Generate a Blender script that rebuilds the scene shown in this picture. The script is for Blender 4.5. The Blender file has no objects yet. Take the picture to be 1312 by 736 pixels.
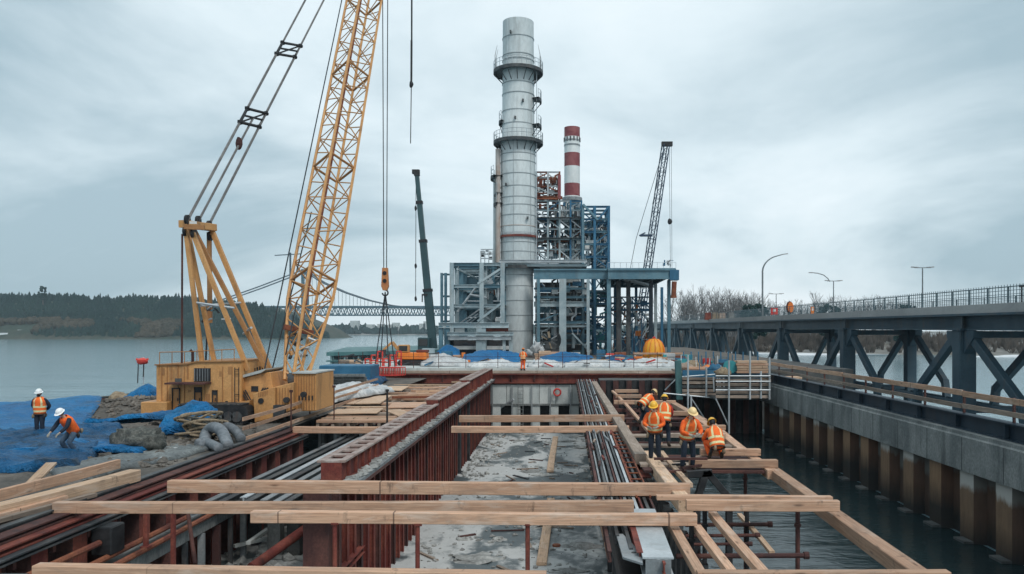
import bpy, bmesh, math, random
from mathutils import Vector, Matrix, noise
R = math.radians
scene = bpy.context.scene
COL = scene.collection
H = 4.2            # eye height above the deck level (z = 0)
FPX, CU, CV = 1000.0, 716.0, 424.0
V = Vector

def P(u, v, Y):
    """World point at distance Y ahead, measured on the photograph."""
    return V(((u - CU) / FPX * Y, Y, H - (v - CV) / FPX * Y))

def G(u, v, z=0.0):
    """World point on the level z."""
    Y = (H - z) * FPX / (v - CV)
    return V(((u - CU) / FPX * Y, Y, z))

# ------------------------------------------------------------------ materials
MATS = {}
class NT:
    def __init__(self, name):
        self.m = bpy.data.materials.new(name); self.m.use_nodes = True
        self.t = self.m.node_tree; self.t.nodes.clear()
        self.out = self.t.nodes.new('ShaderNodeOutputMaterial')
        self.b = self.t.nodes.new('ShaderNodeBsdfPrincipled')
        self.t.links.new(self.b.outputs[0], self.out.inputs[0])
        self.tc = self.t.nodes.new('ShaderNodeTexCoord')
        self.oi = self.t.nodes.new('ShaderNodeObjectInfo')
        MATS[name] = self.m
    def n(self, typ, **kw):
        nd = self.t.nodes.new('ShaderNode' + typ)
        for k, v in kw.items(): setattr(nd, k, v)
        return nd
    def l(self, a, b): self.t.links.new(a, b)
    def coord(self, scale=(1, 1, 1), rnd=0.0, src='Object'):
        mp = self.n('Mapping'); mp.inputs['Scale'].default_value = scale
        self.l(self.tc.outputs[src], mp.inputs[0])
        if rnd:
            mu = self.n('Math', operation='MULTIPLY'); mu.inputs[1].default_value = rnd
            self.l(self.oi.outputs['Random'], mu.inputs[0])
            self.l(mu.outputs[0], mp.inputs['Location'])
        return mp.outputs[0]
    def noise(self, co, scale, detail=4, rough=.55, dist=0.0):
        nd = self.n('TexNoise'); nd.inputs['Scale'].default_value = scale
        nd.inputs['Detail'].default_value = detail; nd.inputs['Roughness'].default_value = rough
        nd.inputs['Distortion'].default_value = dist
        self.l(co, nd.inputs['Vector']); return nd.outputs[0]
    def ramp(self, x, stops):
        r = self.n('ValToRGB'); e = r.color_ramp.elements
        while len(e) < len(stops): e.new(.5)
        for i, (p, c) in enumerate(stops):
            e[i].position = p
            e[i].color = (c, c, c, 1) if not hasattr(c, '__len__') else (*c, 1)
        self.l(x, r.inputs[0]); return r.outputs[0]
    def mix(self, f, a, b, mode='MIX'):
        m = self.n('Mix', data_type='RGBA', blend_type=mode)
        if hasattr(f, 'links'): self.l(f, m.inputs[0])
        else: m.inputs[0].default_value = f
        for s, i in ((a, 6), (b, 7)):
            if hasattr(s, 'links'): self.l(s, m.inputs[i])
            else: m.inputs[i].default_value = (*s, 1) if hasattr(s, '__len__') else (s, s, s, 1)
        return m.outputs[2]
    def math(self, op, a, b=0.0):
        m = self.n('Math', operation=op)
        for s, i in ((a, 0), (b, 1)):
            if hasattr(s, 'links'): self.l(s, m.inputs[i])
            else: m.inputs[i].default_value = s
        return m.outputs[0]
    def bump(self, h, strength, dist=.02, prev=None):
        b = self.n('Bump'); b.inputs['Strength'].default_value = strength; b.inputs['Distance'].default_value = dist
        self.l(h, b.inputs['Height'])
        if prev is not None: self.l(prev, b.inputs['Normal'])
        self.l(b.outputs[0], self.b.inputs['Normal']); return b.outputs[0]
    def set(self, color=None, rough=.7, metal=0.0, spec=.5):
        for s, k in ((color, 'Base Color'), (rough, 'Roughness'), (metal, 'Metallic'), (spec, 'Specular IOR Level')):
            if s is None: continue
            if hasattr(s, 'links'): self.l(s, self.b.inputs[k])
            elif hasattr(s, '__len__'): self.b.inputs[k].default_value = (*s, 1)
            else: self.b.inputs[k].default_value = s
        return self.m

def pmat(name, a, b=None, scale=1.5, lo=.42, hi=.62, rough=.7, metal=0.0, var=.25, fine=14, bump=.25, rnd=.2, dirt=None, dirt_amt=.5,
         stretch=(1, 1, 1), spec=.4, dist=.6):
    """General worn surface: two colours in patches, fine mottling, optional dirt streaks, small per-object change."""
    k = NT(name)
    co = k.coord(stretch, 7.0)
    b = b or tuple(min(1, x * 1.35) for x in a)
    col = k.mix(k.ramp(k.noise(co, scale, 5, .6, dist), [(lo, 0), (hi, 1)]), a, b)
    f = k.noise(co, fine, 4, .65)
    col = k.mix(1.0, col, k.ramp(f, [(.25, 1 - var), (.75, 1 + var)]), 'MULTIPLY')
    if dirt:
        d = k.noise(k.coord((stretch[0] * 1.7, stretch[1] * 1.7, stretch[2] * .35), 3.0), scale * 1.6, 6, .7, .3)
        col = k.mix(k.ramp(d, [(.52, 0), (.72, dirt_amt)]), col, dirt)
    if rnd:
        rr = k.math('ADD', k.math('MULTIPLY', k.oi.outputs['Random'], rnd), 1 - rnd / 2)
        col = k.mix(1.0, col, rr, 'MULTIPLY')
    if bump: k.bump(f, bump, .02)
    rg = k.math('ADD', k.math('MULTIPLY', f, .25), rough - .12)
    return k.set(col, rg, metal, spec)

def wood(name, light, dark, weather=.3, rnd=.5):
    k = NT(name)
    co = k.coord((.45, 9, 9), 23.0)
    g1 = k.noise(co, 1.6, 6, .62, 1.6)
    col = k.mix(k.ramp(g1, [(.3, 0), (.68, 1)]), dark, light)
    g2 = k.noise(k.coord((.8, 40, 40), 11.0), 1.2, 3, .6, .6)
    col = k.mix(1.0, col, k.ramp(g2, [(.3, .74), (.7, 1.14)]), 'MULTIPLY')
    vo = k.n('TexVoronoi'); vo.inputs['Scale'].default_value = 1.0; k.l(k.coord((.9, 4.2, 4.2), 5.0), vo.inputs['Vector'])
    col = k.mix(k.ramp(vo.outputs['Distance'], [(.05, .8), (.15, 0)]), col, tuple(c * .3 for c in dark))
    st = k.noise(k.coord((1, 2.2, 2.2), 17.0), .9, 5, .7, .8)
    col = k.mix(k.ramp(st, [(.48, 0), (.72, weather)]), col, (.2, .155, .125))
    st2 = k.noise(k.coord((2.5, 1, 1), 31.0), 1.5, 5, .7, .3)
    col = k.mix(k.ramp(st2, [(.60, 0), (.70, .6)]), col, (.085, .062, .05))
    pale = k.noise(k.coord((.8, 3, 3), 41.0), 1.2, 4, .6, .5)
    col = k.mix(k.ramp(pale, [(.55, 0), (.72, .5)]), col, (.62, .52, .44))
    cut = k.noise(k.coord((6.0, .01, .01), 53.0), 1.0, 1, .4)
    col = k.mix(k.ramp(cut, [(.735, 0), (.75, .75)]), col, (.07, .045, .035))
    rr = k.math('ADD', k.math('MULTIPLY', k.oi.outputs['Random'], rnd), 1 - rnd / 2)
    col = k.mix(1.0, col, rr, 'MULTIPLY')
    k.bump(g2, .35, .015)
    return k.set(col, .82, 0, .25)

wood('wood', (.62, .40, .275), (.42, .235, .15), .5)
wood('wood_pale', (.66, .47, .33), (.47, .30, .19), .45)
wood('wood_grey', (.40, .32, .26), (.24, .18, .14), .7)
pmat('rust_red', (.14, .03, .024), (.23, .066, .044), .8, rough=.85, dirt=(.05, .025, .022), dirt_amt=.8, bump=.5, var=.35)
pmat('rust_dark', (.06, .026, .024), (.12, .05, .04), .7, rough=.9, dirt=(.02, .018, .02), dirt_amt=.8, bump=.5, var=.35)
pmat('rust_orange', (.26, .09, .045), (.15, .045, .03), 1.2, rough=.9, bump=.5, var=.35)
pmat('steel_dark', (.035, .04, .045), (.08, .085, .085), 1.0, rough=.6, dirt=(.11, .06, .045), dirt_amt=.5, var=.3)
pmat('steel_grey', (.2, .22, .23), (.3, .32, .33), .9, rough=.5, metal=.15, dirt=(.15, .1, .08), dirt_amt=.5, var=.2)
pmat('galv', (.42, .46, .48), (.55, .58, .6), .7, rough=.45, metal=.3, dirt=(.25, .24, .23), dirt_amt=.5, var=.15)
pmat('frame_blue', (.075, .165, .215), (.12, .225, .275), .5, rough=.55, dirt=(.16, .11, .08), dirt_amt=.25, var=.15)
pmat('frame_deep', (.02, .11, .2), (.035, .15, .255), .5, rough=.55, dirt=(.1, .09, .08), dirt_amt=.25, var=.15)
pmat('frame_grey', (.28, .36, .39), (.40, .47, .49), .5, rough=.55, dirt=(.2, .13, .09), dirt_amt=.4, var=.15)
pmat('railing_teal', (.07, .115, .135), (.09, .14, .16), 1, rough=.6, bump=0); pmat('bridge_blue', (.032, .064, .088), (.048, .085, .11), .35, rough=.5, dirt=(.11, .075, .055), dirt_amt=.5, var=.3, rnd=.2, bump=.15)
pmat('beam_blue', (.012, .026, .042), (.022, .042, .062), .4, rough=.45, dirt=(.07, .06, .055), dirt_amt=.35, var=.2, rnd=.05)
pmat('concrete', (.15, .16, .158), (.26, .265, .255), .5, rough=.9, dirt=(.055, .06, .06), dirt_amt=.85, var=.35, bump=.5, stretch=(1, 1, .6))
pmat('concrete_pale', (.42, .45, .44), (.55, .57, .55), .4, rough=.9, dirt=(.2, .21, .2), dirt_amt=.6, var=.15, bump=.3)
pmat('concrete_dark', (.06, .065, .065), (.12, .12, .115), .5, rough=.9, dirt=(.03, .032, .034), dirt_amt=.7, var=.25, bump=.5)
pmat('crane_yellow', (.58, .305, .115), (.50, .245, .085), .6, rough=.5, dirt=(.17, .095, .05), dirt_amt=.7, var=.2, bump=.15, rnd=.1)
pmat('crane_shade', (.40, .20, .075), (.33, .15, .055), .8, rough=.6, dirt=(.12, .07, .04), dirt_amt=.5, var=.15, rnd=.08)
pmat('black', (.012, .013, .015), (.03, .03, .032), 2, rough=.6, var=.3)
pmat('cable', (.03, .035, .04), (.05, .055, .06), 2, rough=.5, metal=.3, bump=0)
pmat('pendant', (.14, .13, .125), (.2, .19, .18), 2, rough=.5, metal=.3, bump=0)
pmat('tarp_white', (.42, .44, .45), (.6, .6, .59), .8, rough=.7, var=.25, fine=5, dirt=(.2, .18, .17), dirt_amt=.8)
pmat('gravel', (.09, .082, .072), (.17, .15, .13), .5, rough=.95, var=.5, fine=9, bump=1.0, dirt=(.05, .048, .046), dirt_amt=.7)
pmat('gravel_grey', (.12, .135, .14), (.2, .215, .21), .4, rough=.95, var=.5, fine=8, bump=1.0, dirt=(.05, .058, .062), dirt_amt=.8)
pmat('rubble', (.24, .24, .23), (.4, .4, .38), 1.2, rough=.95, var=.4, fine=6, bump=1)
pmat('hivis', (.92, .16, .02), (.8, .10, .018), 5, rough=.8, var=.25, rnd=.2, bump=.4, dirt=(.22, .09, .04), dirt_amt=.6)
pmat('reflective', (.72, .74, .72), (.82, .83, .8), 5, rough=.4, var=.1)
pmat('cloth_navy', (.012, .02, .035), (.02, .03, .05), 4, rough=.9, var=.3)
pmat('cloth_denim', (.05, .085, .13), (.07, .11, .16), 4, rough=.9, var=.3)
pmat('cloth_red', (.42, .03, .03), (.5, .05, .04), 4, rough=.9, var=.2)
pmat('cloth_grey', (.18, .19, .2), (.25, .26, .27), 4, rough=.9, var=.2)
pmat('skin', (.52, .29, .2), (.58, .34, .25), 5, rough=.6, var=.08, rnd=.15, bump=.05)
pmat('eye', (.02, .015, .012), rough=.3, var=.05); pmat('lip', (.36, .13, .11), rough=.5, var=.05)
pmat('glove', (.32, .3, .26), rough=.9); pmat('boot', (.045, .03, .02), rough=.8)
pmat('hat_white', (.78, .79, .78), rough=.35, var=.05, bump=0); pmat('hat_yellow', (.82, .47, .05), (.78, .42, .04), rough=.35, var=.06, bump=0)
pmat('hat_tan', (.7, .5, .25), rough=.4, var=.06, bump=0)
pmat('stack', (.50, .545, .55), (.60, .635, .635), .25, rough=.6, metal=.05, var=.14, fine=3, dirt=(.25, .245, .235), dirt_amt=.6, bump=.1, rnd=0, stretch=(1, 1, .4))
pmat('stack_seam', (.27, .30, .31), (.36, .39, .4), .5, rough=.7, var=.15, bump=.1, rnd=.1)
pmat('stack_rusty', (.46, .42, .39), (.36, .27, .22), .4, rough=.8, var=.2, dirt=(.25, .13, .08), dirt_amt=.6)
pmat('red_paint', (.2, .045, .052), (.27, .085, .085), .6, rough=.6, var=.15, dirt=(.2, .06, .05)); pmat('white_paint', (.68, .7, .69), (.76, .77, .75), .6, rough=.6, var=.1, dirt=(.45, .44, .42))
pmat('red_bright', (.55, .035, .03), (.62, .07, .05), 1, rough=.5, var=.2); pmat('block_orange', (.5, .2, .07), (.4, .13, .05), 1, rough=.6, var=.2, dirt=(.1, .05, .03)); pmat('orange_paint', (.8, .23, .03), (.7, .17, .03), 1, rough=.5, var=.15, dirt=(.3, .12, .05))
pmat('yellow_tarp', (.85, .40, .03), (.8, .33, .02), .8, rough=.5, var=.15); pmat('teal_paint', (.03, .24, .27), (.06, .33, .35), .8, rough=.5, var=.15)
pmat('roof_teal', (.05, .14, .15), (.09, .2, .2), .5, rough=.55, var=.15); pmat('wall_pale', (.36, .5, .5), (.44, .58, .58), .6, rough=.7, var=.12)
pmat('green_crane', (.025, .06, .068), (.035, .08, .088), .4, rough=.45, var=.15); pmat('blue_crane', (.02, .045, .085), (.03, .06, .1), .4, rough=.5, var=.15)
pmat('hose_grey', (.12, .135, .15), (.2, .215, .23), 3, rough=.6, var=.2); pmat('rope', (.3, .235, .16), (.2, .15, .1), 5, rough=.95, var=.4, bump=1)
pmat('net', (.06, .065, .06), (.14, .14, .125), 5, rough=.95, var=.6, bump=1)
pmat('far_steel', (.03, .085, .115), (.04, .10, .13), .05, rough=.7, var=.1, bump=0); pmat('far_cable', (.05, .07, .085), rough=.7, var=.05, bump=0)
pmat('asphalt', (.045, .047, .05), (.065, .066, .068), .5, rough=.9, var=.2); pmat('kerb', (.34, .335, .33), (.43, .42, .41), .25, rough=.9, var=.12, dirt=(.22, .215, .21), stretch=(1, .3, 1))
pmat('lamp_metal', (.16, .18, .19), rough=.5, var=.1)
pmat('bark', (.09, .075, .065), (.13, .11, .1), 1, rough=.95, var=.3); pmat('brush_twigs', (.07, .06, .052), (.12, .1, .085), .3, rough=.95, var=.4, bump=0)
pmat('twigs', (.12, .115, .115), (.17, .16, .155), 1, rough=.95, var=.3, rnd=.3)
pmat('hill_brush', (.04, .044, .038), (.06, .055, .045), .03, rough=.95, var=.3, fine=.4, bump=0, spec=.1); pmat('dusty_top', (.27, .19, .165), (.40, .34, .31), 1.2, rough=.9, var=.3, dirt=(.14, .06, .05), dirt_amt=.7)
pmat('conifer', (.012, .032, .03), (.022, .048, .04), .02, rough=.95, var=.45, fine=.3, bump=0, spec=.1); pmat('broadleaf', (.055, .05, .036), (.085, .07, .05), .03, rough=.95, var=.4, fine=.4, bump=0, spec=.1)
pmat('hill', (.03, .045, .032), (.06, .06, .045), .02, rough=.95, var=.4, fine=.2, bump=0); pmat('bank', (.13, .12, .1), (.3, .3, .29), .03, rough=.95, var=.3, fine=.3, bump=0)
pmat('snow', (.7, .72, .74), (.55, .57, .58), .05, rough=.9, var=.1, bump=0)
k = NT('glass'); k.set((.02, .05, .06), .08, 0, .8)
k = NT('dark_glass'); k.set((.01, .014, .016), .15, 0, .6)
k = NT('lamp_head'); k.set((.3, .3, .3), .4)

def mat_tarp(name, a, b, dirt, amt):
    k = NT(name); co = k.coord((1, 1, 1), 4.0)
    big = k.noise(co, .5, 4, .6, .8); r1 = k.noise(co, 1.7, 3, .5, 2.2); r2 = k.noise(k.coord((1, 1.6, 1), 9.0), 4.2, 3, .55, 1.6)
    def ridge(x): return k.math('SUBTRACT', 1.0, k.math('MULTIPLY', k.math('ABSOLUTE', k.math('SUBTRACT', x, .5)), 5.0))
    h = k.math('ADD', k.math('MAXIMUM', ridge(r1), 0.0), k.math('MULTIPLY', k.math('MAXIMUM', ridge(r2), 0.0), .45))
    col = k.mix(k.ramp(big, [(.38, 0), (.62, 1)]), a, b)
    d = k.noise(k.coord((1, 1, 1), 6.0), .9, 7, .75, .5)
    col = k.mix(k.ramp(d, [(.5, 0), (.62, amt)]), col, dirt)
    g = k.noise(co, 24, 2, .5); col = k.mix(1.0, col, k.ramp(g, [(.3, .85), (.7, 1.12)]), 'MULTIPLY')
    k.bump(h, .9, .09); k.set(col, .5, 0, .35)
mat_tarp('tarp_blue', (.003, .14, .36), (.006, .20, .46), (.02, .06, .1), .45)
mat_tarp('tarp_deep', (.003, .07, .17), (.004, .12, .29), (.02, .03, .038), .7)

def mat_water(nm, ca, cb, bs, rough):
    k = NT(nm)
    co = k.coord((1, 1, 1), 0, 'Object')
    n1 = k.noise(k.coord((.7, 1.5, 1)), 1.1, 5, .6, .8)
    n2 = k.noise(k.coord((.16, .42, 1)), 1.0, 4, .6, .5)
    n3 = k.noise(k.coord((.02, .07, 1)), 1.0, 3, .5, .3)
    h = k.math('ADD', k.math('MULTIPLY', n1, .32), k.math('ADD', k.math('MULTIPLY', n2, .9), k.math('MULTIPLY', n3, 1.2)))
    k.bump(h, bs, .16)
    col = k.mix(k.ramp(n3, [(.35, 0), (.65, 1)]), ca, cb)
    k.set(col, rough, 0, .5); k.b.inputs['IOR'].default_value = 1.33
mat_water('river_water', (.19, .30, .34), (.225, .335, .37), 1.0, .1)
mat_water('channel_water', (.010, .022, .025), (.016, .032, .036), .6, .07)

def mat_slab():
    k = NT('slab_floor')
    a = k.noise(k.coord((.30, .17, .3)), 1.0, 4, .5, .8)
    b = k.noise(k.coord((1.6, 1.2, 1)), 1.5, 6, .7, .4)
    s = k.math('ADD', k.math('MULTIPLY', a, .8), k.math('MULTIPLY', b, .2))
    f = k.ramp(s, [(.465, 0), (.53, 1)])
    g = k.noise(k.coord((1, 1, 1)), 9, 5, .7)
    wet = k.mix(g, (.05, .066, .072), (.10, .125, .132))
    dry = k.mix(b, (.37, .375, .365), (.58, .58, .565))
    col = k.mix(f, wet, dry)
    d = k.noise(k.coord((.9, .5, 1)), 2.2, 6, .7, 1.2)
    col = k.mix(k.ramp(d, [(.56, 0), (.76, .5)]), col, (.13, .13, .12))
    k.bump(g, .5, .02)
    k.set(col, k.ramp(f, [(0, .38), (1, .9)]), 0, .4)
mat_slab()

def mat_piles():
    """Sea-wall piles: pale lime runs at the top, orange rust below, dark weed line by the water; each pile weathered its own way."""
    for nm, mid, pale in (('pile_front', (.30, .18, .105), (.55, .53, .49)), ('pile_recess_shaded', (.12, .06, .038), (.17, .16, .145))):  # recess copy: browner rust, also darkened to paint in the shade of the recess
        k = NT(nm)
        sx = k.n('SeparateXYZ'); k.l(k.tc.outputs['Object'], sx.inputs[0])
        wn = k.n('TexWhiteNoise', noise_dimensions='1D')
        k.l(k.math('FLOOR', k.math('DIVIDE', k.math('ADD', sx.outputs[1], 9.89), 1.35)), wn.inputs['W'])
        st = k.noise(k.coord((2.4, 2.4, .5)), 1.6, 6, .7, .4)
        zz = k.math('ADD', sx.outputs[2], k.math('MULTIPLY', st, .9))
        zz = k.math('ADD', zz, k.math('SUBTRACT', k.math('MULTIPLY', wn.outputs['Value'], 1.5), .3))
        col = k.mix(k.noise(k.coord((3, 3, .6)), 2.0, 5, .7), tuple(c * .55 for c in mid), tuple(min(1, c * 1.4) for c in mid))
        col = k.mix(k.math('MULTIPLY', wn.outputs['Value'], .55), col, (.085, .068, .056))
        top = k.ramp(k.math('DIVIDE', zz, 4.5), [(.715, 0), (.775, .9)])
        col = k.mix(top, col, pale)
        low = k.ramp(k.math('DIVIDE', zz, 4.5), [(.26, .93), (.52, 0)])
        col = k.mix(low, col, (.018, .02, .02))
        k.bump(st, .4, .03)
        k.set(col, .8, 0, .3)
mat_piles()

def mat_stripes():
    k = NT('hivis_striped')      # orange vest cloth with two sewn reflective bands and braces
    sx = k.n('SeparateXYZ'); k.l(k.tc.outputs['UV'], sx.inputs[0])
    a = k.math('LESS_THAN', k.math('ABSOLUTE', k.math('SUBTRACT', sx.outputs[1], .16)), .055)
    b = k.math('LESS_THAN', k.math('ABSOLUTE', k.math('SUBTRACT', sx.outputs[1], .42)), .05)
    c = k.math('LESS_THAN', k.math('ABSOLUTE', k.math('SUBTRACT', k.math('ABSOLUTE', k.math('SUBTRACT', sx.outputs[0], .5)), .28)), .06)
    c = k.math('MULTIPLY', c, k.math('GREATER_THAN', sx.outputs[1], .42))
    f = k.math('MAXIMUM', k.math('MAXIMUM', a, b), c)
    yel = k.mix(k.noise(k.coord(), 30, 3), (.7, .62, .2), (.85, .8, .55))
    nz = k.noise(k.coord(), 9, 4)
    org = k.mix(nz, (.88, .10, .012), (1.0, .22, .03))
    k.bump(nz, .4, .02)
    cc = k.mix(f, org, yel); sm = k.noise(k.coord((1, 1, 1), 9.0), 6, 6, .75, .4)
    cc = k.mix(k.ramp(sm, [(.5, 0), (.68, .65)]), cc, (.2, .09, .04)); k.set(cc, .8)
mat_stripes()

# ------------------------------------------------------------------ mesh builder
ORIGIN = {}
def link(o):
    COL.objects.link(o); return o

class MB:
    def __init__(self): self.v = []; self.f = []; self.m = []; self.mi = 0
    def add(self, vs, fs):
        n = len(self.v); self.v += [tuple(x) for x in vs]
        for f in fs: self.f.append([i + n for i in f]); self.m.append(self.mi)
        return self
    def box(self, x0, x1, y0, y1, z0, z1):
        vs = [(x, y, z) for z in (z0, z1) for y in (y0, y1) for x in (x0, x1)]
        return self.add(vs, [(0, 2, 3, 1), (4, 5, 7, 6), (0, 1, 5, 4), (2, 6, 7, 3), (0, 4, 6, 2), (1, 3, 7, 5)])
    def prism(self, poly, axis, a, b):
        """poly: 2-D outline; axis 'y' extrudes an (x,z) outline, 'x' a (y,z) outline, 'z' an (x,y) outline."""
        def p3(p, t): return {'y': (p[0], t, p[1]), 'x': (t, p[0], p[1]), 'z': (p[0], p[1], t)}[axis]
        n = len(poly); vs = [p3(p, a) for p in poly] + [p3(p, b) for p in poly]
        fs = [list(range(n))[::-1], list(range(n, 2 * n))] + [(i, (i + 1) % n, n + (i + 1) % n, n + i) for i in range(n)]
        return self.add(vs, fs)
    def sect(self, prof, p0, p1, up=(0, 0, 1)):
        """Sweep a closed 2-D profile (side, up) straight from p0 to p1."""
        p0, p1 = V(p0), V(p1); d = (p1 - p0).normalized(); up = V(up)
        if abs(d.dot(up)) > .98: up = V((0, 1, 0))
        s = d.cross(up).normalized(); w = s.cross(d)
        n = len(prof); vs = [p + s * a + w * b for p in (p0, p1) for a, b in prof]
        fs = [list(range(n)), list(range(n, 2 * n))[::-1]] + [((i + 1) % n, i, n + i, n + (i + 1) % n) for i in range(n)]
        return self.add(vs, fs)
    def bar(self, p0, p1, w, h, up=(0, 0, 1)):
        a, b = w / 2, h / 2; c = min(a, b) * .12
        return self.sect([(-a + c, -b), (a - c, -b), (a, -b + c), (a, b - c), (a - c, b), (-a + c, b), (-a, b - c), (-a, -b + c)], p0, p1, up)
    def ibeam(self, p0, p1, w, h, tf=None, tw=None, up=(0, 0, 1)):
        tf = tf or h * .08; tw = tw or w * .1; a, b, t = w / 2, h / 2, tw / 2
        return self.sect([(-a, -b), (a, -b), (a, -b + tf), (t, -b + tf), (t, b - tf), (a, b - tf), (a, b), (-a, b), (-a, b - tf), (-t, b - tf), (-t, -b + tf), (-a, -b + tf)], p0, p1, up)
    def tube(self, p0, p1, r, n=6, r1=None):
        r1 = r if r1 is None else r1; p0, p1 = V(p0), V(p1); d = (p1 - p0)
        if d.length < 1e-6: return self
        d.normalize(); up = V((0, 0, 1)) if abs(d.z) < .95 else V((0, 1, 0)); s = d.cross(up).normalized(); w = s.cross(d)
        vs = [p + (s * math.cos(2 * math.pi * i / n) + w * math.sin(2 * math.pi * i / n)) * q for p, q in ((p0, r), (p1, r1)) for i in range(n)]
        fs = [(i, (i + 1) % n, n + (i + 1) % n, n + i) for i in range(n)] + [list(range(n))[::-1], list(range(n, 2 * n))]
        return self.add(vs, fs)
    def path(self, pts, r, n=6, r1=None):
        pts = [V(p) for p in pts]; m = len(pts); vs = []; pw = None
        for j, p in enumerate(pts):
            d = (pts[min(j + 1, m - 1)] - pts[max(j - 1, 0)]).normalized()
            if pw is None:
                up = V((0, 0, 1)) if abs(d.z) < .9 else V((0, 1, 0)); s = d.cross(up).normalized(); pw = s.cross(d)
            else:
                s = d.cross(pw).normalized(); pw = s.cross(d)
            q = r if r1 is None else r + (r1 - r) * j / (m - 1)
            vs += [p + (s * math.cos(2 * math.pi * i / n) + pw * math.sin(2 * math.pi * i / n)) * q for i in range(n)]
        fs = [(j * n + i, j * n + (i + 1) % n, (j + 1) * n + (i + 1) % n, (j + 1) * n + i) for j in range(m - 1) for i in range(n)]
        fs += [list(range(n))[::-1], list(range((m - 1) * n, m * n))]
        return self.add(vs, fs)
    def lathe(self, prof, cx, cy, n=24, a0=0.0, a1=2 * math.pi):
        """prof: (radius, z) list, open or closed by radius 0."""
        full = abs(a1 - a0 - 2 * math.pi) < 1e-6; k = n if full else n + 1; m = len(prof)
        vs = [(cx + r * math.cos(a0 + (a1 - a0) * i / n), cy + r * math.sin(a0 + (a1 - a0) * i / n), z) for r, z in prof for i in range(k)]
        fs = []
        for j in range(m - 1):
            for i in range(n):
                i2 = (i + 1) % k
                fs.append((j * k + i, j * k + i2, (j + 1) * k + i2, (j + 1) * k + i))
        return self.add(vs, fs)
    def blob(self, c, r, seed=0, amp=.2, nu=10, nv=7, freq=1.3):
        """A lumpy closed lump (stones, bundles, mounds)."""
        c = V(c); r = V(r) if hasattr(r, '__len__') else V((r, r, r)); vs = []; off = V((seed * 3.7, seed * 1.9, seed * .7))
        def pt(th, ph):
            d = V((math.cos(th) * math.sin(ph), math.sin(th) * math.sin(ph), math.cos(ph)))
            s = 1 + amp * noise.noise(d * freq + off) * 2
            return c + V((d.x * r.x, d.y * r.y, d.z * r.z)) * s
        vs.append(pt(0, 0))
        for j in range(1, nv):
            for i in range(nu): vs.append(pt(2 * math.pi * i / nu, math.pi * j / nv))
        vs.append(pt(0, math.pi)); fs = [(0, 1 + i, 1 + (i + 1) % nu) for i in range(nu)]
        for j in range(nv - 2):
            for i in range(nu):
                a = 1 + j * nu + i; b = 1 + j * nu + (i + 1) % nu; fs.append((a, a + nu, b + nu, b))
        e = len(vs) - 1; fs += [(e, e - nu + (i + 1) % nu, e - nu + i) for i in range(nu)]
        return self.add(vs, fs)
    def build(self, name, mat, parent=None, smooth=False, pivot=None, bevel=0):
        me = bpy.data.meshes.new(name)
        if parent is not None: o0 = ORIGIN[parent.name]
        elif pivot is not None: o0 = V(pivot)
        else:
            xs = [p[0] for p in self.v]; ys = [p[1] for p in self.v]; zs = [p[2] for p in self.v]
            o0 = V(((min(xs) + max(xs)) / 2, (min(ys) + max(ys)) / 2, min(zs)))
        me.from_pydata([(p[0] - o0.x, p[1] - o0.y, p[2] - o0.z) for p in self.v], [], self.f)
        for mm in (mat if isinstance(mat, (list, tuple)) else [mat]): me.materials.append(MATS[mm])
        if isinstance(mat, (list, tuple)): me.polygons.foreach_set('material_index', self.m)
        bm = bmesh.new(); bm.from_mesh(me); bmesh.ops.recalc_face_normals(bm, faces=bm.faces)
        if bevel: bmesh.ops.bevel(bm, geom=bm.edges[:], offset=bevel, segments=1, affect='EDGES', clamp_overlap=True)
        bm.to_mesh(me); bm.free()
        if smooth:
            me.polygons.foreach_set('use_smooth', [True] * len(me.polygons))
            if smooth != 'all':
                try: me.set_sharp_from_angle(angle=R(42))
                except Exception: pass
        o = link(bpy.data.objects.new(name, me))
        if parent is not None: o.parent = parent
        else: o.location = o0
        ORIGIN[o.name] = o0
        return o

def tag(o, label=None, cat=None, group=None, kind=None):
    if label: o['label'] = label
    if cat: o['category'] = cat
    if group: o['group'] = group
    if kind: o['kind'] = kind
    return o

def thing(name, loc, label, cat, group=None):
    o = link(bpy.data.objects.new(name, None)); o.location = loc; o.empty_display_size = .2
    ORIGIN[o.name] = V(loc); return tag(o, label, cat, group)

def struct(o): return tag(o, kind='structure')

def dup(o, loc=None, rz=None, scale=None, label=None, group=None):
    r = o.copy(); COL.objects.link(r)
    if loc is not None: r.location = loc
    if rz is not None: r.rotation_euler = (0, 0, rz)
    if scale is not None: r.scale = (scale,) * 3 if not hasattr(scale, '__len__') else scale
    if label: r['label'] = label
    if group: r['group'] = group
    def rec(src, dst):
        for ch in list(src.children):
            c = ch.copy(); COL.objects.link(c); c.parent = dst; rec(ch, c)
    rec(o, r); ORIGIN[r.name] = V(r.location); return r

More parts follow.
